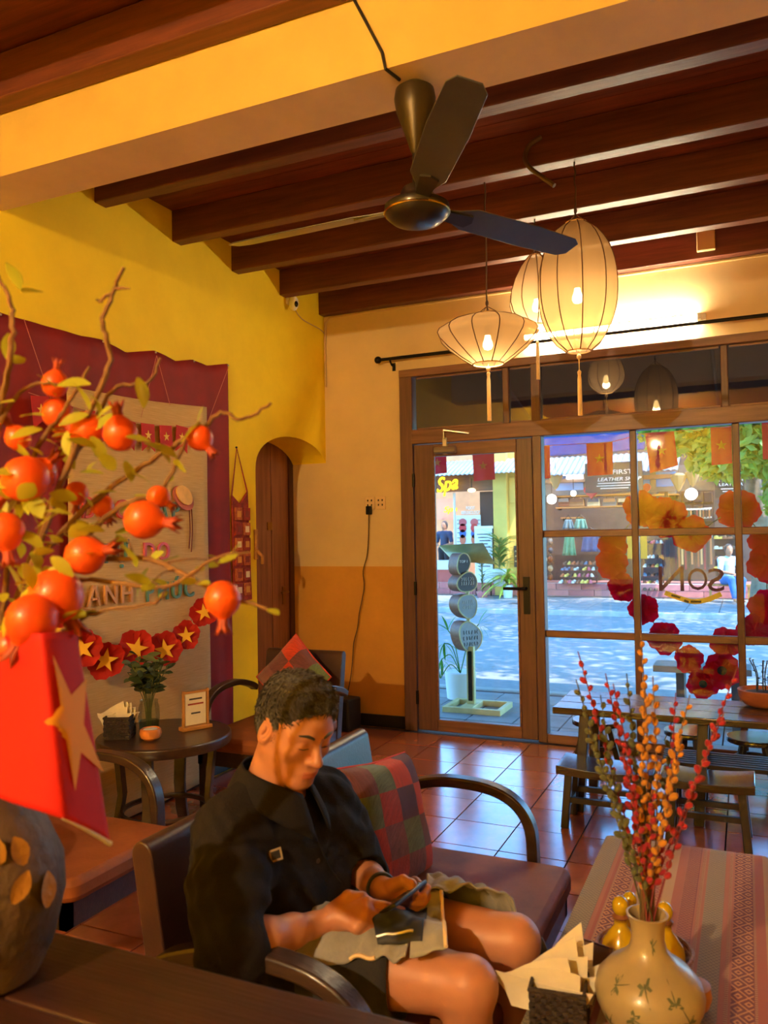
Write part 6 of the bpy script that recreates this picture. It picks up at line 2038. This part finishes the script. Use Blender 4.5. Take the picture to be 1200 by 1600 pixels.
def potted(name, label, u, vb, vt, wpx, y, pot_m, leaf_m, nl, ll, spread, arch=.4, bowl=False):
    b0 = at(u, vb, y=y); k_ = (b0 - CAM).dot(FWD) / FPX
    h_ = (vb - vt) * k_; r = wpx * k_ / 2
    t = thing(name, label, 'plant', tuple(b0), 0, 'potted plants across the street')
    pr_ = [(r * .7, 0), (r * .8, .01), (r, h_ * .95), (r * .95, h_), (.001, h_ * .93)] if not bowl else [(r * .45, 0), (r * .7, h_ * .2), (r, h_), (r * .92, h_), (.001, h_ * .9)]
    MB().lathe(pr_, 20).build('pot', pot_m, t)
    rr = random.Random(u)
    lm_ = leaf_mesh(ll, ll * .14, leaf_m, arch)
    st = MB().tube([(0, 0, h_ * .9), (0, 0, h_ + spread * .8)], .02, 6).build('stem', m_stem, t)
    for i in range(nl):
        a = rr.uniform(0, 2 * PI)
        put_leaf(lm_, t, (0, 0, h_ + rr.uniform(0, spread)), (math.cos(a), math.sin(a), rr.uniform(.2, 1.4)), 0, rr.uniform(.7, 1.15))
    return t
m_pl = mat('plant_green', (96, 140, 66), .55, c2=(64, 104, 50), scale=6, transl=.3)
wp_ = mat('white_pot'); pkp = mat('pink_pot', (210, 120, 120), .6)
potted('potted_bush', 'bushy green plant in a wide white pot by the yellow pillar', 781, 916, 889, 22, 19.2, wp_, m_pl, 70, .55, .75)
potted('potted_palm', 'arching green plant in a tall white pot on the far pavement', 794, 938, 914, 16, 18.9, wp_, mat('plant_yellow_green', (140, 168, 60), .55, transl=.3), 40, .62, .25, .9)
potted('potted_dracaena', 'thin dracaena in a pink bowl under the price board', 754, 936, 924, 20, 18.9, pkp, mat('plant_dark', (58, 84, 56), .55), 46, .28, .9, .3, True)

# leather shop
ls = thing('leather_shop', 'open leather-goods shop front across the street', 'building', (-2.0, 19.7, .17))
m_in = mat('shop_dark_wall', (92, 78, 70), .85, c2=(68, 58, 54), scale=3); m_blu = mat('blue_glass_panel', (96, 140, 190), .25)
MB().b2(-5.2, 3.2, 21.3, 21.4, .17, 4.2).build('inner_wall', m_in, ls, w=True)
slab('fascia', 845, 1230, 728, 768, 19.75, .12, mat('fascia_grey', (108, 104, 100), .7, var=.08), ls)
slab('gutter', 845, 1230, 741, 747, 19.4, .3, mat('gutter_brown', (136, 112, 92), .7), ls)
for (a, b, c, d) in ((868, 911, 737, 766), (1005, 1015, 736, 760), (1025, 1056, 737, 760)): slab('glass_panel', a, b, c, d, 19.72, .03, m_blu, ls)
x0, x1, z0, z1 = rect(845, 1060, 713, 741, 18.9)
for i in range(24):
    xa = x0 + (x1 - x0) * i / 24; xb = x0 + (x1 - x0) * (i + 1) / 24
    MB().add([Vector(p) for p in ((xa, 18.6, z0), ((xa + xb) / 2, 18.6, z0 + .03), (xb, 18.6, z0), (xb, 19.8, z1 + .1), ((xa + xb) / 2, 19.8, z1 + .13), (xa, 19.8, z1 + .1))], [(0, 1, 4, 5), (1, 2, 3, 4)]).build('roof_sheet', mat('pale_roof_sheet'), ls, w=True, solid=.01)
slab('carved_door', 1046, 1116, 764, 840, 20.9, .08, m_dkw, ls)
for (a, b) in ((1050, 1064), (1067, 1081), (1084, 1098), (1100, 1113)):
    for (c, d) in ((769, 785), (789, 815)): slab('door_panel', a, b, c, d, 20.86, .05, m_dkw, ls, .01)
for (c, d) in ((1040, 1045), (845, 850)): slab('post', c, d, 745, 925, 19.9, .12, m_dkw, ls)
tpn = thing('blue_tarpaulin', 'blue tarpaulin stretched above the leather shop', 'tarpaulin', tuple(at(915, 690, y=17.6)))
a, b, c, d = at(820, 660, y=17.6), at(1012, 640, y=17.6), at(1006, 702, y=18.5), at(820, 716, y=18.5)
MB().grid(lambda s, t: a.lerp(b, s).lerp(d.lerp(c, s), t) + Vector((0, 0, .05 * math.sin(s * 21 + 2 * t) * (1 - abs(2 * t - 1)) - .10 * math.sin(PI * t))), 40, 10).build('sheet', mat('blue_tarp', (66, 120, 196), .5, c2=(48, 96, 168), scale=3, bump=.3, bscale=8, transl=.3), tpn, w=True, smooth=179, solid=.006)
MB().tube([d, c], .012, 6).build('rope', mat('grey_rope', (90, 90, 90), .8), tpn, w=True)
sg_ = thing('shop_sign', 'black shop sign board with white letters reading LEATHER SHOP', 'sign', tuple(at(959, 745, y=18.4)))
slab('board', 914, 1004, 722, 769, 18.4, .05, mat('sign_black', (38, 36, 38), .5), sg_)
for u in (925, 993): MB().tube([at(u, 730, y=18.45), at(u, 730, y=18.45) + Vector((0, 1.4, .1))], .02, 6).build('bracket', m_blk, sg_, w=True)
wt = mat('sign_white'); flat_text('THE FIRST', 958, 738, 7, 18.39, wt, sg_, wpx=58); flat_text('LEATHER SHOP', 967, 748.5, 5.5, 18.39, wt, sg_, wpx=66, shear=.2)
for i, (w_, v) in enumerate(((52, 754), (56, 758), (44, 762))): slab('printed_line', 960 - w_ / 2, 960 + w_ / 2, v, v + 1.2, 18.385, .012, wt, sg_)
s2 = thing('shop_sign', 'smaller black hanging sign THE FIRST LEATHER behind the tree leaves', 'sign', tuple(at(1140, 757, y=19.4)))
slab('board', 1117, 1168, 742, 778, 19.4, .05, mat('sign_black'), s2)
flat_text('THE FIRST', 1142, 750, 4, 19.39, wt, s2, wpx=38); flat_text('LEATHER', 1142, 757, 4, 19.39, wt, s2, wpx=34)
for i in range(3): slab('printed_line', 1126 + i * 3, 1158 - i * 3, 763 + 4 * i, 764 + 4 * i, 19.385, .012, wt, s2)
for (u0, u1, v, lab) in ((880, 911, 741, 'white strip lamp over the shop, the longer one'), (885, 911, 746.5, 'white strip lamp over the shop, the shorter one')):
    t = thing('strip_lamp', lab, 'lamp', tuple(at((u0 + u1) / 2, v, y=19.3)))
    MB().tube([at(u0, v, y=19.3), at(u1, v - .5, y=19.3)], .035, 8).build('tube', emis('cool_tube', (235, 244, 255), 2.8), t, w=True)
for (u, v, r, lab) in ((862, 780, 7, 'bright bare bulb hanging by the shop bags'), (1080, 772, 8, 'bright bare bulb hanging before the carved door'), (896, 771, 4, 'small bare bulb hanging beside the heart balloon')):
    p = at(u, v, y=19.2); t = thing('bare_bulb', lab, 'lamp', tuple(p))
    MB().ell((0, 0, 0), (r * .0165, r * .0165, r * .0165)).build('bulb', emis('bulb_white', (255, 250, 240), 8), t); MB().tube([(0, 0, .1), (0, 0, .6)], .008, 5).build('flex', m_blk, t)
for (u, v, lab) in ((924, 768, 'red heart-shaped lantern under the big shop sign'), (1005, 764, 'red heart-shaped lantern beside the blue glass panel')):
    c_ = at(u, v, y=19.1); k_ = (c_ - CAM).dot(FWD) / FPX; t = thing('heart_lantern', lab, 'lantern', tuple(c_), 0, 'heart lanterns')
    hp = []
    for i in range(28):
        q = 2 * PI * i / 28; hp.append((.72 * k_ * 16 * math.sin(q) ** 3, .72 * k_ * (13 * math.cos(q) - 5 * math.cos(2 * q) - 2 * math.cos(3 * q) - math.cos(4 * q))))
    MB().prism(hp, .10, frame_m(c_, (1, 0, 0), (0, 0, 1)) @ Matrix.Translation((0, 0, -.05))).build('heart', mat('heart_red', (212, 34, 44), .4), t, w=True, bevel=.02)
    MB().tube([c_ + Vector((0, 0, 9 * k_)), c_ + Vector((0, 0, 30 * k_))], .006, 5).build('cord', m_blk, t, w=True)
for (u, v, s, lab) in ((868, 748, 1, 'tan pointed lantern beside the strip lamps'), (1060, 750, 1, 'tan pointed lantern before the blue glass panel'), (1082, 744, .9, 'tan pointed lantern among the tree leaves')):
    c_ = at(u, v, y=18.9); t = thing('pointed_lantern', lab, 'lantern', tuple(c_), 0, 'tan lanterns of the shop')
    MB().lathe([(.01, -.26 * s), (.06 * s, -.20 * s), (.16 * s, .02 * s), (.17 * s, .10 * s), (.08 * s, .15 * s), (.01, .16 * s)], 8).build('shade', mat('tan_paper', (196, 160, 108), .7, transl=.3), t); MB().tube([(0, 0, .15 * s), (0, 0, .4)], .006, 5).build('cord', m_blk, t)

# shelves, bags, shoes, belts
rg2 = random.Random(12)
bagc = [mat('bag_%d' % i, c, .6, var=.1) for i, c in enumerate([(150, 110, 72), (92, 66, 52), (196, 172, 130), (70, 72, 78), (128, 74, 52), (110, 112, 108)])]
shc = [mat('shoe_%d' % i, c, .6, var=.1) for i, c in enumerate([(60, 52, 50), (206, 196, 180), (196, 104, 60), (96, 120, 140), (224, 216, 200), (150, 92, 60), (200, 96, 108), (110, 80, 60), (230, 190, 90)])]
BAGN = ['tan', 'dark brown', 'pale straw', 'charcoal', 'chestnut', 'grey']
SHN = ['black', 'cream', 'orange', 'blue-grey', 'white', 'brown', 'pink', 'dark tan', 'yellow']
for i, (u0, u1, v, nm) in enumerate(((868, 985, 773, 'upper shelf of bags below the shop signs'), (868, 985, 791, 'middle shelf of bags in the shop'), (876, 906, 808, 'short lower shelf of shoes by the hanging shirts'), (1012, 1060, 772, 'shelf of bags right of the heart lantern'))):
    t = thing('wall_shelf', nm, 'shelf', tuple(at((u0 + u1) / 2, v, y=20.6)))
    slab('board', u0, u1, v, v + 2, 20.4, .5, m_pine, t); 
    for u in (u0 + 4, u1 - 4): slab('bracket', u - 1, u + 1, v + 2, v + 6, 20.5, .35, m_blk, t)
def bag(u, vb, wpx, hpx, ci, where, y=20.5):
    b0 = at(u, vb, y=y); k_ = (b0 - CAM).dot(FWD) / FPX; w_, h_ = wpx * k_, hpx * k_
    t = thing('handbag', '%s leather handbag %s' % (BAGN[ci], where), 'handbag', tuple(b0), 0, 'bags in the leather shop')
    out = [(-w_ / 2, 0), (w_ / 2, 0), (w_ * .46, h_ * .85), (w_ * .40, h_), (-w_ * .40, h_), (-w_ * .46, h_ * .85)]
    MB().prism(out, .16, frame_m(Vector((0, .08, 0)), (1, 0, 0), (0, 0, 1))).build('bag_body', bagc[ci], t, bevel=.012)
    MB().prism([(-w_ * .44, h_ * .55), (w_ * .44, h_ * .55), (w_ * .40, h_ * 1.0), (-w_ * .40, h_ * 1.0)], .012, frame_m(Vector((0, -.085, 0)), (1, 0, 0), (0, 0, 1))).build('flap', bagc[(ci + 1) % 6], t)
    MB().tube([(-w_ * .25, 0, h_), (-w_ * .2, 0, h_ * 1.3), (w_ * .2, 0, h_ * 1.3), (w_ * .25, 0, h_)], .012, 5).build('strap', bagc[(ci + 2) % 6], t)
for i, (u, w_, ci) in enumerate(((882, 18, 4), (902, 24, 0), (928, 20, 2), (953, 22, 5), (974, 16, 1))): bag(u, 791, w_, 12, ci, 'on the middle shelf' if i < 3 else 'on the middle shelf under the shop sign')
for i, (u, w_, ci) in enumerate(((1022, 12, 3), (1036, 12, 1), (1050, 13, 5))): bag(u, 772, w_, 10, ci, 'on the shelf right of the heart lantern')
def shoe_mesh(ci):
    b = MB()
    b.prism([(-.13, -.04), (.02, -.045), (.12, -.05), (.15, 0), (.12, .05), (.02, .045), (-.13, .04), (-.15, 0)], .03)
    n0 = len(b.v)
    b.ell((-.08, 0, .05), (.07, .042, .05), nu=8, nv=5); b.ell((.07, 0, .04), (.085, .047, .035), nu=8, nv=5)
    me = b.mesh('shoe', 50); me.materials.append(shc[ci]); return me
SHM = [shoe_mesh(i) for i in range(9)]
def shoe(u, v, ci, where, y, s=1.0, rot=None):
    o = bpy.data.objects.new('shoe', SHM[ci]); COL.objects.link(o); p = at(u, v, y=y); o.location = p
    o.rotation_euler = (0, 0, rot if rot is not None else -PI / 2 + rg2.uniform(-.3, .3)); o.scale = (s, s, s)
    tag(o, '%s shoe %s' % (SHN[ci], where), 'shoe', 'shoes ' + where)
def rack(label, where, u0, u1, vs_, y, per, step=.0):
    t = thing('shoe_rack', label, 'rack', tuple(at((u0 + u1) / 2, vs_[-1] + 8, y=y)))
    for i, v in enumerate(vs_):
        yy = y - .22 * i * step
        slab('tier', u0 - 2 * i * step, u1 - 1 * i * step, v, v + 1.6, yy - .14, .30, mat('rack_brown', (98, 50, 44), .6), t)
    for u in (u0, u1): slab('upright', u - 1, u + 1, vs_[0], vs_[-1] + 8, y + .12, .05, mat('rack_brown'), t)
    for i, v in enumerate(vs_):
        for j in range(per): shoe(u0 + 3 + (u1 - u0 - 6) * j / (per - 1) - 2 * i * step, v, rg2.randrange(9), where + ', tier %s' % ['one', 'two', 'three', 'four', 'five'][i], y - .22 * i * step - .04, .82)
rack('brown stepped shoe rack at the edge of the pink plinth', 'on the stepped rack by the pink plinth', 880, 932, (882, 891, 901, 911), 20.1, 8, 1)
rack('narrow shoe rack behind the window letter', 'on the narrow rack right of the ochre strips', 1005, 1036, (849, 872, 886, 900, 912), 20.2, 5, .0)
for j in range(4): shoe(1008 + 9 * j, 922, 7, 'in a row on the plinth edge', 19.75, .9)
for r_ in range(5):
    for c_ in range(2):
        ci = rg2.randrange(6); u, v = 851 + 9 * c_, 846 + 14 * r_
        p = at(u, v, y=20.6); k_ = (p - CAM).dot(FWD) / FPX
        t = thing('round_bag', '%s round bag hanging at the shop side wall, row %s' % (BAGN[ci], ['one', 'two', 'three', 'four', 'five'][r_]), 'bag', tuple(p), 0, 'round bags hanging at the side')
        MB().ell((0, 0, 0), (4.2 * k_, .07, 5 * k_), nu=12, nv=7).build('bag_body', bagc[ci], t); MB().tube([(-.04, 0, 4 * k_), (0, 0, 8 * k_), (.04, 0, 4 * k_)], .01, 4).build('strap', bagc[(ci + 1) % 6], t)
for (u0, u1, vt, vb, c, lab) in ((879, 897, 812, 826, (96, 124, 130), 'folded blue-grey shirt hanging above the shoe rack'), (896, 918, 811, 826, (92, 140, 122), 'folded sea-green shirt hanging above the shoe rack'), (879, 900, 834, 868, (104, 156, 116), 'long green dress hanging over the shoe rack'), (908, 938, 832, 862, (84, 96, 130), 'blue dress hanging beside the green one')):
    t = thing('hanging_garment', lab, 'garment', tuple(at((u0 + u1) / 2, vt, y=20.3)))
    a, b, c2_, d = at(u0 + 4, vt, y=20.3), at(u1 - 4, vt, y=20.3), at(u1, vb, y=20.3), at(u0, vb, y=20.3)
    MB().grid(lambda s, q: a.lerp(b, s).lerp(d.lerp(c2_, s), q) + Vector((0, .05 * math.sin(s * 16) * q, 0)), 16, 6).build('cloth', mat('garment_%d' % c[0], c, .8, var=.08), t, w=True, smooth=179, solid=.02)
    MB().tube([a + Vector((0, 0, .01)), (a + b) / 2 + Vector((0, 0, .12)), b + Vector((0, 0, .01))], .012, 5).build('hanger', m_blk, t, w=True)
for (u0, u1, lab) in ((980, 990, 'ochre paper strip hanging left of the window mullion'), (1001, 1011, 'ochre paper strip hanging right of the window mullion')):
    t = thing('paper_strip', lab, 'strip', tuple(at(u0, 835, y=19.3))); slab('strip_sheet', u0, u1, 835, 873, 19.3, .01, mat('ochre_paper', (214, 148, 40), .7, transl=.2), t); slab('strip_rod', u0 - 1, u1 + 1, 833, 835, 19.29, .03, m_blk, t)
br_ = thing('belt_rail', 'white rail of hanging belts before the carved door', 'rail', tuple(at(1092, 797, y=20.2)))
MB().tube([at(1068, 797, y=20.2), at(1112, 794, y=20.2)], .02, 6).build('rail', mat('white_enamel'), br_, w=True)
MB().tube([at(1068, 812, y=20.2), at(1112, 808, y=20.2)], .02, 6).build('rail', mat('white_enamel'), br_, w=True)
bc = [(150, 84, 50), (90, 48, 38), (186, 116, 70), (48, 40, 38), (140, 50, 50), (200, 150, 96)]
BLN = ['tan', 'dark brown', 'light tan', 'black', 'oxblood', 'pale']
for i in range(9):
    u = 1070 + 4.8 * i; ci = i % 6
    t = thing('belt', '%s leather belt on the white rail' % BLN[ci], 'belt', tuple(at(u, 796, y=20.15)), 0, 'belts on the white rail')
    slab('strap', u - 1.3, u + 1.3, 796, 809, 20.15, .02, mat('belt_%d' % ci, bc[ci], .5), t); slab('buckle', u - 1.7, u + 1.7, 794, 797, 20.13, .04, m_al, t)
for i in range(12):
    u = 1056 + 5 * i; ci = (i * 5 + 1) % 6; vb = 890 - (i % 3) * 4
    t = thing('belt', '%s long leather belt hanging below the window bar' % BLN[ci], 'belt', tuple(at(u, 838, y=20.0)), 0, 'long belts hanging in the shop')
    slab('strap', u - 1.5, u + 1.5, 838, vb, 20.0, .02, mat('belt_%d' % ci, bc[ci], .5), t); slab('buckle', u - 1.9, u + 1.9, 836, 840, 19.98, .04, m_al, t)
wrk = thing('sandal_board', 'dark board of sandals beside the long belts', 'board', tuple(at(1132, 865, y=20.1)))
slab('panel', 1117, 1160, 826, 900, 20.1, .05, m_dkw, wrk)
for r_ in range(4):
    for c_ in range(3): 
        shoe(1124 + 13 * c_, 842 + 16 * r_, rg2.choice((1, 5, 7, 8)), 'on the dark sandal board', 20.03, .8, rg2.uniform(-.5, .5))


# ---- people across the street
def figure(name, label, base, face, J, R, top_m, leg_m, hairlen, k=1.0, h=.011):
    """J: joints in local coordinates (x right, y forward, z up), turned by face"""
    t = thing(name, label, 'person', tuple(base), face)
    P = {a: np.array(b, float) for a, b in J.items()}
    lo = np.min(list(P.values()), 0) - .22; hi = np.max(list(P.values()), 0) + .22
    s = SDF(lo, hi, h)
    s.ell(P['head'], (.075, .09, .112), None, .02); s.ell(P['head'] + (0, .085, -.02), (.014, .02, .022), None, .015)
    s.ell(P['head'] + (0, .035, -.06), (.05, .05, .05), None, .03)
    s.cone(P['head'] + (0, -.01, -.06), P['neck'], .045, .05, .03)
    def limbs(s, off, arms=1.0, legs=True, trunk=True):
        if trunk:
            s.cone(P['sl'], P['sr'], .06 + off, .06 + off, .05); s.cone((P['sl'] + P['sr']) / 2 - (0, 0, .12), (P['hl'] + P['hr']) / 2 + (0, 0, .06), .10 + off, .10 + off, .06)
            s.cone(P['neck'], (P['sl'] + P['sr']) / 2, .05 + off * .5, .07 + off, .05)
        for q in 'lr':
            e = P['s' + q] + (P['e' + q] - P['s' + q]) * min(arms, 1)
            s.cone(P['s' + q], e, .045 + off, .038 + off, .03)
            if arms > 1:
                s.chain([P['e' + q], P['w' + q]], [.036, .026], .02); s.cone(P['w' + q], P['w' + q] + (P['w' + q] - P['e' + q]) * .35, .027, .018, .02)
        return s
    limbs(s, 0, 2)
    for q in 'lr':
        s.chain([P['h' + q], P['k' + q], P['a' + q]], [.085, .06, .036], .03); s.cone(P['a' + q] - (0, 0, .03), P['a' + q] + (0, .13, -.045), .034, .024, .02)
    V, F = s.mesh(); np_mesh('body', smooth_mesh(V, F, 1), F, [m_skin], t).parent = t
    c = SDF(lo, hi, h); limbs(c, .018, .75)
    V, F = c.mesh(); np_mesh('top', V, F, [top_m], t)
    c = SDF(lo, hi, h); c.cone(P['hl'], P['hr'], .105, .105, .04)
    for q in 'lr': c.chain([P['h' + q], P['k' + q], P['k' + q] + (P['a' + q] - P['k' + q]) * .88], [.10, .078, .058], .03)
    V, F = c.mesh(); np_mesh('trousers', V, F, [leg_m], t)
    c = SDF(lo, hi, h * .8); c.ell(P['head'] + (0, -.022, .022), (.086, .092, .112), None, .02); c.cone(P['head'] + (0, -.05, 0), P['head'] + (0, -.075, -hairlen), .062, .045, .03)
    c.ell(P['head'] + (0, .095, -.045), (.075, .075, .105), None, .02, True)
    V, F = c.mesh(); np_mesh('hair', V, F, [m_hair], t)
    for o in t.children:
        inv_ = wm(t)
        o.data.transform(Matrix(inv_))     # np_mesh put them in the parent's inverse frame; these are local already
    for q in (-1, 1): MB().ell(tuple(P['head'] + (q * .03, .082, .012)), (.012, .006, .006)).build('eye', mat('dark_eye', (30, 24, 22), .4), t)
    MB().ell(tuple(P['head'] + (0, .084, -.055)), (.022, .008, .006)).build('mouth', m_lip, t)
    return t
# seated woman on a small wooden bench
wb = at(1140, 937, y=18.7)
bn2 = thing('small_bench', 'small pale wooden bench under the seated woman', 'bench', (wb.x, 18.8, ZW))
for y in (-.09, 0, .09): MB().box((0, y, .36), (.9, .08, .03)).build('slat', m_pine, bn2)
for x in (-.38, .38):
    MB().box((x, 0, .33), (.05, .27, .03)).build('bearer', m_pine, bn2)
    for y in (-.1, .1): MB().box((x, y, .16), (.045, .045, .32)).build('leg', m_pine, bn2)
figure('person', 'woman in pale blue tee and jeans sitting outside the leather shop', (wb.x, 18.78, ZW), PI + .35,
       dict(head=(0, .04, 1.12), neck=(0, 0, .96), sl=(-.16, 0, .90), sr=(.16, 0, .90), hl=(-.09, 0, .47), hr=(.09, 0, .47), kl=(-.12, .42, .48), kr=(.10, .42, .50), al=(-.12, .40, .10), ar=(.06, .50, .10),
            el=(-.22, .12, .66), er=(.22, .12, .66), wl=(-.04, .32, .60), wr=(.05, .32, .62)), None, mat('pale_blue_tee', (190, 208, 226), .8, var=.05), mat('blue_denim', (70, 112, 172), .8, var=.1, scale=12), .22)
sw = at(695, 862, y=20.4)
figure('person', 'dark-haired woman in a navy top standing behind the spa counter', (sw.x, 20.4, .17), PI - .2,
       dict(head=(0, .0, 1.50), neck=(0, 0, 1.34), sl=(-.17, 0, 1.28), sr=(.17, 0, 1.28), hl=(-.09, 0, .85), hr=(.09, 0, .85), kl=(-.10, .02, .46), kr=(.10, .02, .46), al=(-.10, 0, .09), ar=(.10, 0, .09),
            el=(-.24, .02, 1.02), er=(.24, .02, 1.02), wl=(-.10, .2, .96), wr=(.10, .2, .98)), None, mat('navy_top', (46, 56, 84), .7, var=.1), m_short, .06)

# ---- street trees
m_fol = mat('tree_leaf', (150, 182, 70), .5, c2=(84, 130, 50), scale=4, transl=.45)
def crown(name, par, blobs, n, size, seed):
    rs_ = np.random.RandomState(seed); V = []; F = []
    for (c, r, k_) in blobs:
        m_ = int(n * k_)
        d = rs_.randn(m_, 3); d /= np.linalg.norm(d, axis=1)[:, None]
        p = np.array(c) + d * np.array(r) * rs_.uniform(.15, 1, (m_, 1)) ** .5
        a = rs_.randn(m_, 3); a /= np.linalg.norm(a, axis=1)[:, None]; b = np.cross(a, rs_.randn(m_, 3)); b /= np.linalg.norm(b, axis=1)[:, None] + 1e-9
        s = size * rs_.uniform(.6, 1.3, (m_, 1))
        o = sum(len(x) for x in V)
        V.append(np.concatenate([p - a * s, p - b * s * .42, p + a * s, p + b * s * .42]))
        ar_ = np.arange(m_) + o; F.append(np.stack([ar_, ar_ + m_, ar_ + 2 * m_, ar_ + 3 * m_], 1))
    V = np.concatenate(V); F = np.concatenate(F)
    o = np_mesh(name, V, F, [m_fol], par); o.data.polygons.foreach_set('use_smooth', np.zeros(len(F), bool)); o['kind'] = 'stuff'
    return o
m_trunk = mat('pale_tree_bark', (150, 128, 104), .9, c2=(110, 92, 74), scale=8, bump=.6, bscale=14)
def tree(label, x, y, h_, blobs, n, size, seed):
    t = thing('street_tree', label, 'tree', (x, y, ZW), 0, 'street trees')
    MB().tube(spline([(x, y, ZW), (x + .08, y, 1.2), (x - .1, y, 2.6), (x + .1, y - .1, h_)], 5), [.24 - .008 * i for i in range(16)], 10).build('trunk', m_trunk, t, w=True, smooth=60)
    for (c, r, k_) in blobs[:6]:
        MB().tube(spline([(x, y, h_ * .55), ((x + c[0]) / 2, (y + c[1]) / 2, (h_ * .8 + c[2]) / 2 + .3), c], 5), [.10 - .006 * i for i in range(11)], 7).build('limb', m_trunk, t, w=True, smooth=60)
    crown('foliage', t, blobs, n, size, seed)
    return t
tr = at(1186, 930, z=ZW)
tree('tall pale-trunked tree with drooping leafy twigs before the leather shop', tr.x, 17.6, 5.0,
     [((-.95, 16.2, 3.55), (1.0, .8, .75), .5), ((.3, 16.4, 3.2), (1.1, .8, .8), .6), ((-.3, 16.2, 2.75), (.7, .5, .42), .25), ((1.3, 16.5, 2.7), (.8, .7, 1.0), .4), ((.55, 17.0, 2.1), (.25, .25, .5), .10),
      ((-1.0, 15.0, 6.6), (2.8, 2.6, 1.1), 1.0), ((2.2, 14.0, 6.8), (2.8, 2.8, 1.1), 1.0), ((-.3, 12.0, 7.0), (2.6, 2.4, 1.0), .9), ((2.0, 9.0, 7.2), (2.6, 2.2, 1.0), .9), ((-1.2, 8.4, 7.3), (2.4, 2.2, 1.0), .9), ((5.0, 11, 7.2), (2.6, 2.8, 1.0), .9)], 3000, .14, 3)
tree('big street tree shading the road in front of the spa', -9.6, 16.9, 5.5,
     [((-8.5, 14.8, 6.8), (3.2, 2.8, 1.1), 1.1), ((-5.2, 13.4, 7.0), (2.9, 2.8, 1.1), 1.1), ((-5.6, 10.2, 7.2), (2.9, 2.4, 1.0), 1.0), ((-3.2, 10.8, 7.1), (2.4, 2.4, 1.0), .9), ((-9.0, 10.5, 7.1), (2.8, 2.6, 1.0), .9), ((-4.2, 8.0, 7.3), (2.4, 2.0, 1.0), .9), ((-7.4, 8.0, 7.3), (2.6, 2.2, 1.0), .9)], 3400, .18, 4)
